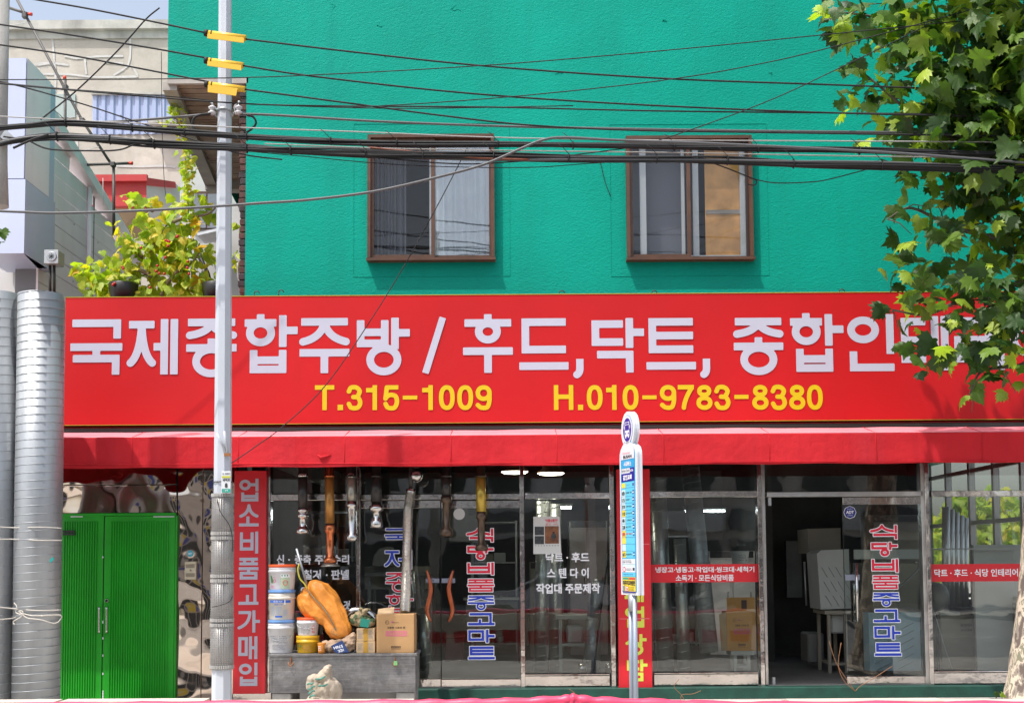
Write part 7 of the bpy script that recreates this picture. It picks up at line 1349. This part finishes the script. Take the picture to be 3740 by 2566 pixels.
# clumps: dense mass near the right edge, thinning to the outline seen in the photograph
CL = [(3040, 60, 70, 16), (3110, 120, 75, 22), (3080, 40, 60, 12), (3150, 30, 90, 22), (3180, 200, 90, 24), (3260, 110, 110, 46), (3130, 250, 60, 12), (3200, 330, 60, 12), (3090, 380, 60, 10), (3300, 260, 120, 52), (3250, 430, 75, 14), (3170, 490, 50, 6), (3350, 60, 130, 60), (3380, 400, 130, 60), (3330, 520, 80, 22), (3450, 180, 150, 80), (3500, 350, 150, 90), (3440, 540, 120, 52), (3560, 100, 160, 90), (3620, 280, 160, 95), (3600, 480, 150, 90), (3700, 160, 160, 90), (3720, 420, 170, 100), (3560, 640, 120, 50), (3690, 640, 140, 75), (3740, 800, 130, 60), (3620, 760, 100, 34), (3480, 650, 80, 16), (3380, 650, 60, 9), (3290, 720, 45, 6), (3330, 790, 45, 6), (3220, 830, 35, 4), (3270, 930, 65, 12), (3420, 800, 75, 14), (3450, 870, 90, 24), (3560, 880, 100, 34), (3660, 900, 130, 55), (3740, 980, 130, 60), (3340, 980, 55, 8), (3300, 1020, 65, 14), (3420, 1010, 90, 28), (3520, 1020, 110, 44), (3630, 1060, 130, 60), (3720, 1130, 130, 60), (3380, 1090, 55, 9), (3440, 1140, 50, 8), (3270, 1090, 55, 8), (3230, 1110, 30, 3), (3330, 1170, 45, 6), (3300, 1230, 60, 9), (3360, 1290, 70, 12), (3430, 1260, 50, 7), (3480, 1180, 60, 12), (3520, 1250, 90, 24), (3490, 1310, 60, 10), (3620, 1200, 110, 44), (3700, 1260, 110, 44), (3650, 1320, 60, 14), (3610, 1350, 30, 3), (3600, 1400, 50, 6), (3660, 1390, 45, 5), (3520, 1430, 40, 3), (3560, 1440, 40, 3), (3740, 1370, 45, 8), (3780, 300, 200, 120), (3830, 700, 200, 100), (3830, 1100, 160, 70), (3400, -80, 160, 60), (3600, -120, 180, 80), (3200, -60, 100, 26), (3060, -40, 60, 8)]
for px in range(3150, 4100, 110):
    for py in (-160, -330, -500, -680): CL.append((px+160+(-py)*.3*(1 if px < 3400 else 0), py, 150, 52 if px > 3300 else 22))
LV = []
for px, py, r_, n in CL:
    dens = 1.0 if px < 3400 else .8
    yc_ = YT+(.3 if px < 3300 else .0)
    for _ in range(int(n*dens*((1.25 if px > 3450 and py < 650 else .48) if r_ > 100 else .44))):
        d = Vector((TR.gauss(0, 1), TR.gauss(0, 1), TR.gauss(0, 1))); d = d.normalized()*TR.random()**.4; c = P(px, py, yc_); R_ = r_*mpp(YT)
        p = c+Vector((d.x*R_, d.y*(.35 if r_ < 80 else (.8 if py > -100 else 1.3))-(.5 if py < -100 else 0), d.z*R_)); size = TR.uniform(.12, .26) if r_ > 60 else TR.uniform(.11, .21)
        LV.append((p, leaf_mx(p, size, TR), LM[TR.randrange(len(LM))], size))
LV.sort(key=lambda t: (t[0].y-CAMP.y)/t[3])
vis = [l for l in LV if True]
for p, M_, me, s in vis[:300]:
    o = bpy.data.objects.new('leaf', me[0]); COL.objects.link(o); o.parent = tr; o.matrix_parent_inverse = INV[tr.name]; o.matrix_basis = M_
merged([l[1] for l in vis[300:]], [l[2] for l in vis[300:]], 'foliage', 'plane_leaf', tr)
# low shoot at the foot, leaves entering from the left edge
b = B(); b.tube([P(3668, 2545, YT-.3), P(3650, 2530, YT-.3)], .004); o = part('shoot', b, 'branch', None); tag(o, 'tiny green shoot with two leaves at the foot of the plane tree', 'seedling')
for k, (px, py, ang) in enumerate(((3640, 2525, 1), (3658, 2528, -1))): M_ = leaf_mx(P(px, py, YT-.32), .07, random.Random(k)); l_ = bpy.data.objects.new('leaf', LM[k][0]); COL.objects.link(l_); l_.parent = o; l_.matrix_basis = M_
sp = thing('leaf_sprig', 'sprig of two green leaves entering at the left edge above the ducts', 'leaves', tuple(P(0, 870, -2.6)))
for k, (px, py) in enumerate(((-5, 835), (8, 838), (2, 885))): o = bpy.data.objects.new('leaf', LM[k+2][0]); COL.objects.link(o); o.parent = sp; o.matrix_parent_inverse = INV[sp.name]; o.matrix_basis = leaf_mx(P(px, py, -2.6), .12, random.Random(k+5))
# ------------------------------------------------------------------ grapevine behind the sign
VM = leaf_meshes(HALF_V, 'leaf', 'vine_leaf', 8, .9); YM = leaf_meshes(HALF_V, 'leaf', 'yellow_leaf', 3, .9)
vn = thing('grapevine', 'sunlit yellow green vine bush with small red berries behind the sign', 'vine', tuple(P(620, 1075, .6))); VR = random.Random(5)
mat('vine_wood', (.22, .17, .14), rough=.9, var=.2, vs=20)
for pts in (((625, 1085), (600, 1045), (560, 1010), (530, 975), (520, 940)), ((560, 1010), (500, 985), (460, 995), (430, 1030)), ((600, 1045), (650, 990), (700, 960), (730, 920)), ((530, 975), (560, 900), (610, 820)), ((520, 940), (470, 890), (450, 850)), ((590, 1080), (595, 1050)), ((620, 820), (660, 800), (760, 780), (800, 740)), ((560, 770), (520, 745), (470, 735))):
    b = B(); pp = smooth_path([P(x, y, .6) for x, y in pts], 5); n_ = len(pp); b.tube(pp, [.028*(1-.75*j/n_) for j in range(n_)], n=8); part('stem', b, 'vine_wood', vn)
VL = []
VC = [(320, 1010, 40, 10), (345, 1050, 50, 22), (400, 1040, 60, 26), (400, 960, 45, 14), (330, 980, 35, 8), (300, 1010, 25, 3), (460, 940, 60, 26), (450, 870, 40, 8), (430, 840, 30, 4), (520, 880, 70, 34), (520, 960, 60, 28), (470, 1030, 50, 20), (540, 820, 40, 12), (590, 860, 60, 28), (600, 930, 60, 28), (560, 1020, 50, 16), (620, 800, 45, 18), (660, 870, 60, 28), (660, 960, 60, 26), (640, 1030, 50, 22), (700, 1000, 55, 22), (720, 1060, 50, 20), (690, 920, 40, 10), (740, 890, 35, 6), (700, 780, 40, 10), (640, 740, 30, 6), (560, 745, 35, 8), (500, 735, 30, 6), (480, 730, 20, 4), (740, 740, 40, 9), (780, 760, 35, 7), (760, 950, 40, 8), (790, 1020, 40, 8), (860, 830, 25, 4), (862, 940, 25, 5), (600, 1060, 60, 16), (500, 1065, 60, 14), (430, 1065, 60, 16), (360, 1068, 45, 12)]
for px, py, r_, n in VC:
    for _ in range(int(n*1.3)):
        d = Vector((VR.gauss(0, 1), VR.gauss(0, 1), VR.gauss(0, 1))).normalized()*VR.random()**.4; c = P(px, py, .65); R_ = r_*mpp(.65)
        p = c+Vector((d.x*R_, d.y*.3, d.z*R_)); p.y = max(p.y, .12) if p.x > SX0-.2 else p.y; s_ = VR.uniform(.07, .16); VL.append((leaf_mx(p, s_, VR, spread=.8), VM[VR.randrange(8)] if VR.random() > .07 else YM[VR.randrange(3)], s_, p.y))
for px, py, s_ in ((712, 800, .17), (720, 830, .16), (700, 815, .15), (730, 815, .13), (748, 895, .17), (715, 790, .12)): VL.append((leaf_mx(P(px, py, .45), s_, VR, spread=.4), YM[VR.randrange(3)], s_*2, .45))
VL.sort(key=lambda t: -t[2]); VL = [v for v in VL]
for M_, me, s_, y_ in VL[:240]:
    o = bpy.data.objects.new('leaf', me[0]); COL.objects.link(o); o.parent = vn; o.matrix_parent_inverse = INV[vn.name]; o.matrix_basis = M_
rest = [v for v in VL[240:]]; merged([v[0] for v in rest], [v[1] for v in rest], 'foliage', 'vine_leaf', vn)
mat('berry', (.42, .02, .015), rough=.3)
for px, py in ((606, 878), (612, 880), (618, 882), (614, 898), (515, 905), (604, 940), (686, 955), (684, 978), (570, 990), (582, 998), (447, 975), (450, 980), (600, 1000), (412, 1040), (418, 1035), (650, 862), (645, 865), (548, 1050), (690, 1000), (575, 970)):
    b = B(); ball(b, P(px, py, .32), .018, n=8); part('berry', b, 'berry', vn)
cv = thing('climbing_vine', 'narrow column of green leaves climbing a wire beside the soffit', 'vine', tuple(P(690, 760, .5))); b = B(); b.tube(smooth_path([P(x, y, .55) for x, y in ((690, 800), (684, 700), (678, 600), (672, 520), (660, 440), (648, 380))], 5), .006); part('stem', b, 'vine_wood', cv)
for x, y, n in ((690, 790, 14), (688, 750, 16), (684, 710, 16), (680, 670, 14), (692, 640, 12), (676, 610, 15), (690, 580, 13), (674, 550, 13), (685, 535, 10), (664, 500, 9), (655, 470, 11), (660, 440, 11), (640, 420, 9), (648, 395, 9), (635, 385, 5), (610, 405, 2), (595, 445, 4)):
    for _ in range(n):
        p = P(x+VR.gauss(0, 11), y+VR.gauss(0, 14), .5+VR.uniform(-.12, .12)); o = bpy.data.objects.new('leaf', VM[VR.randrange(8)][0] if VR.random() > .08 else YM[0][0]); COL.objects.link(o); o.parent = cv; o.matrix_parent_inverse = INV[cv.name]; o.matrix_basis = leaf_mx(p, VR.uniform(.05, .10), VR, spread=.6)
# greenery beyond the side windows of the shop
tg = thing('street_tree', 'bright green tree in the side street beyond the end window', 'tree', (11.9, 15.5, 0)); b = B(); b.tube([(11.9, 15.5, 0), (11.85, 15.5, 2.5), (11.9, 15.5, 3.2)], [.16, .13, .06], n=12); part('trunk', b, 'branch', tg); GL = []
for cx_, cz_, R_ in ((11.9, 2.5, 1.1), (10.7, 2.2, .9), (12.9, 2.3, 1.0), (11.3, 2.9, .6)):
    for _ in range(330):
        d = Vector((VR.gauss(0, 1), VR.gauss(0, 1), VR.gauss(0, 1))).normalized()*VR.random()**.35; p = Vector((cx_, 15.5, cz_))+d*R_; GL.append((leaf_mx(p, VR.uniform(.16, .30), VR), LM[VR.randrange(10)]))
merged([v[0] for v in GL], [v[1] for v in GL], 'crown', 'vine_leaf', tg)
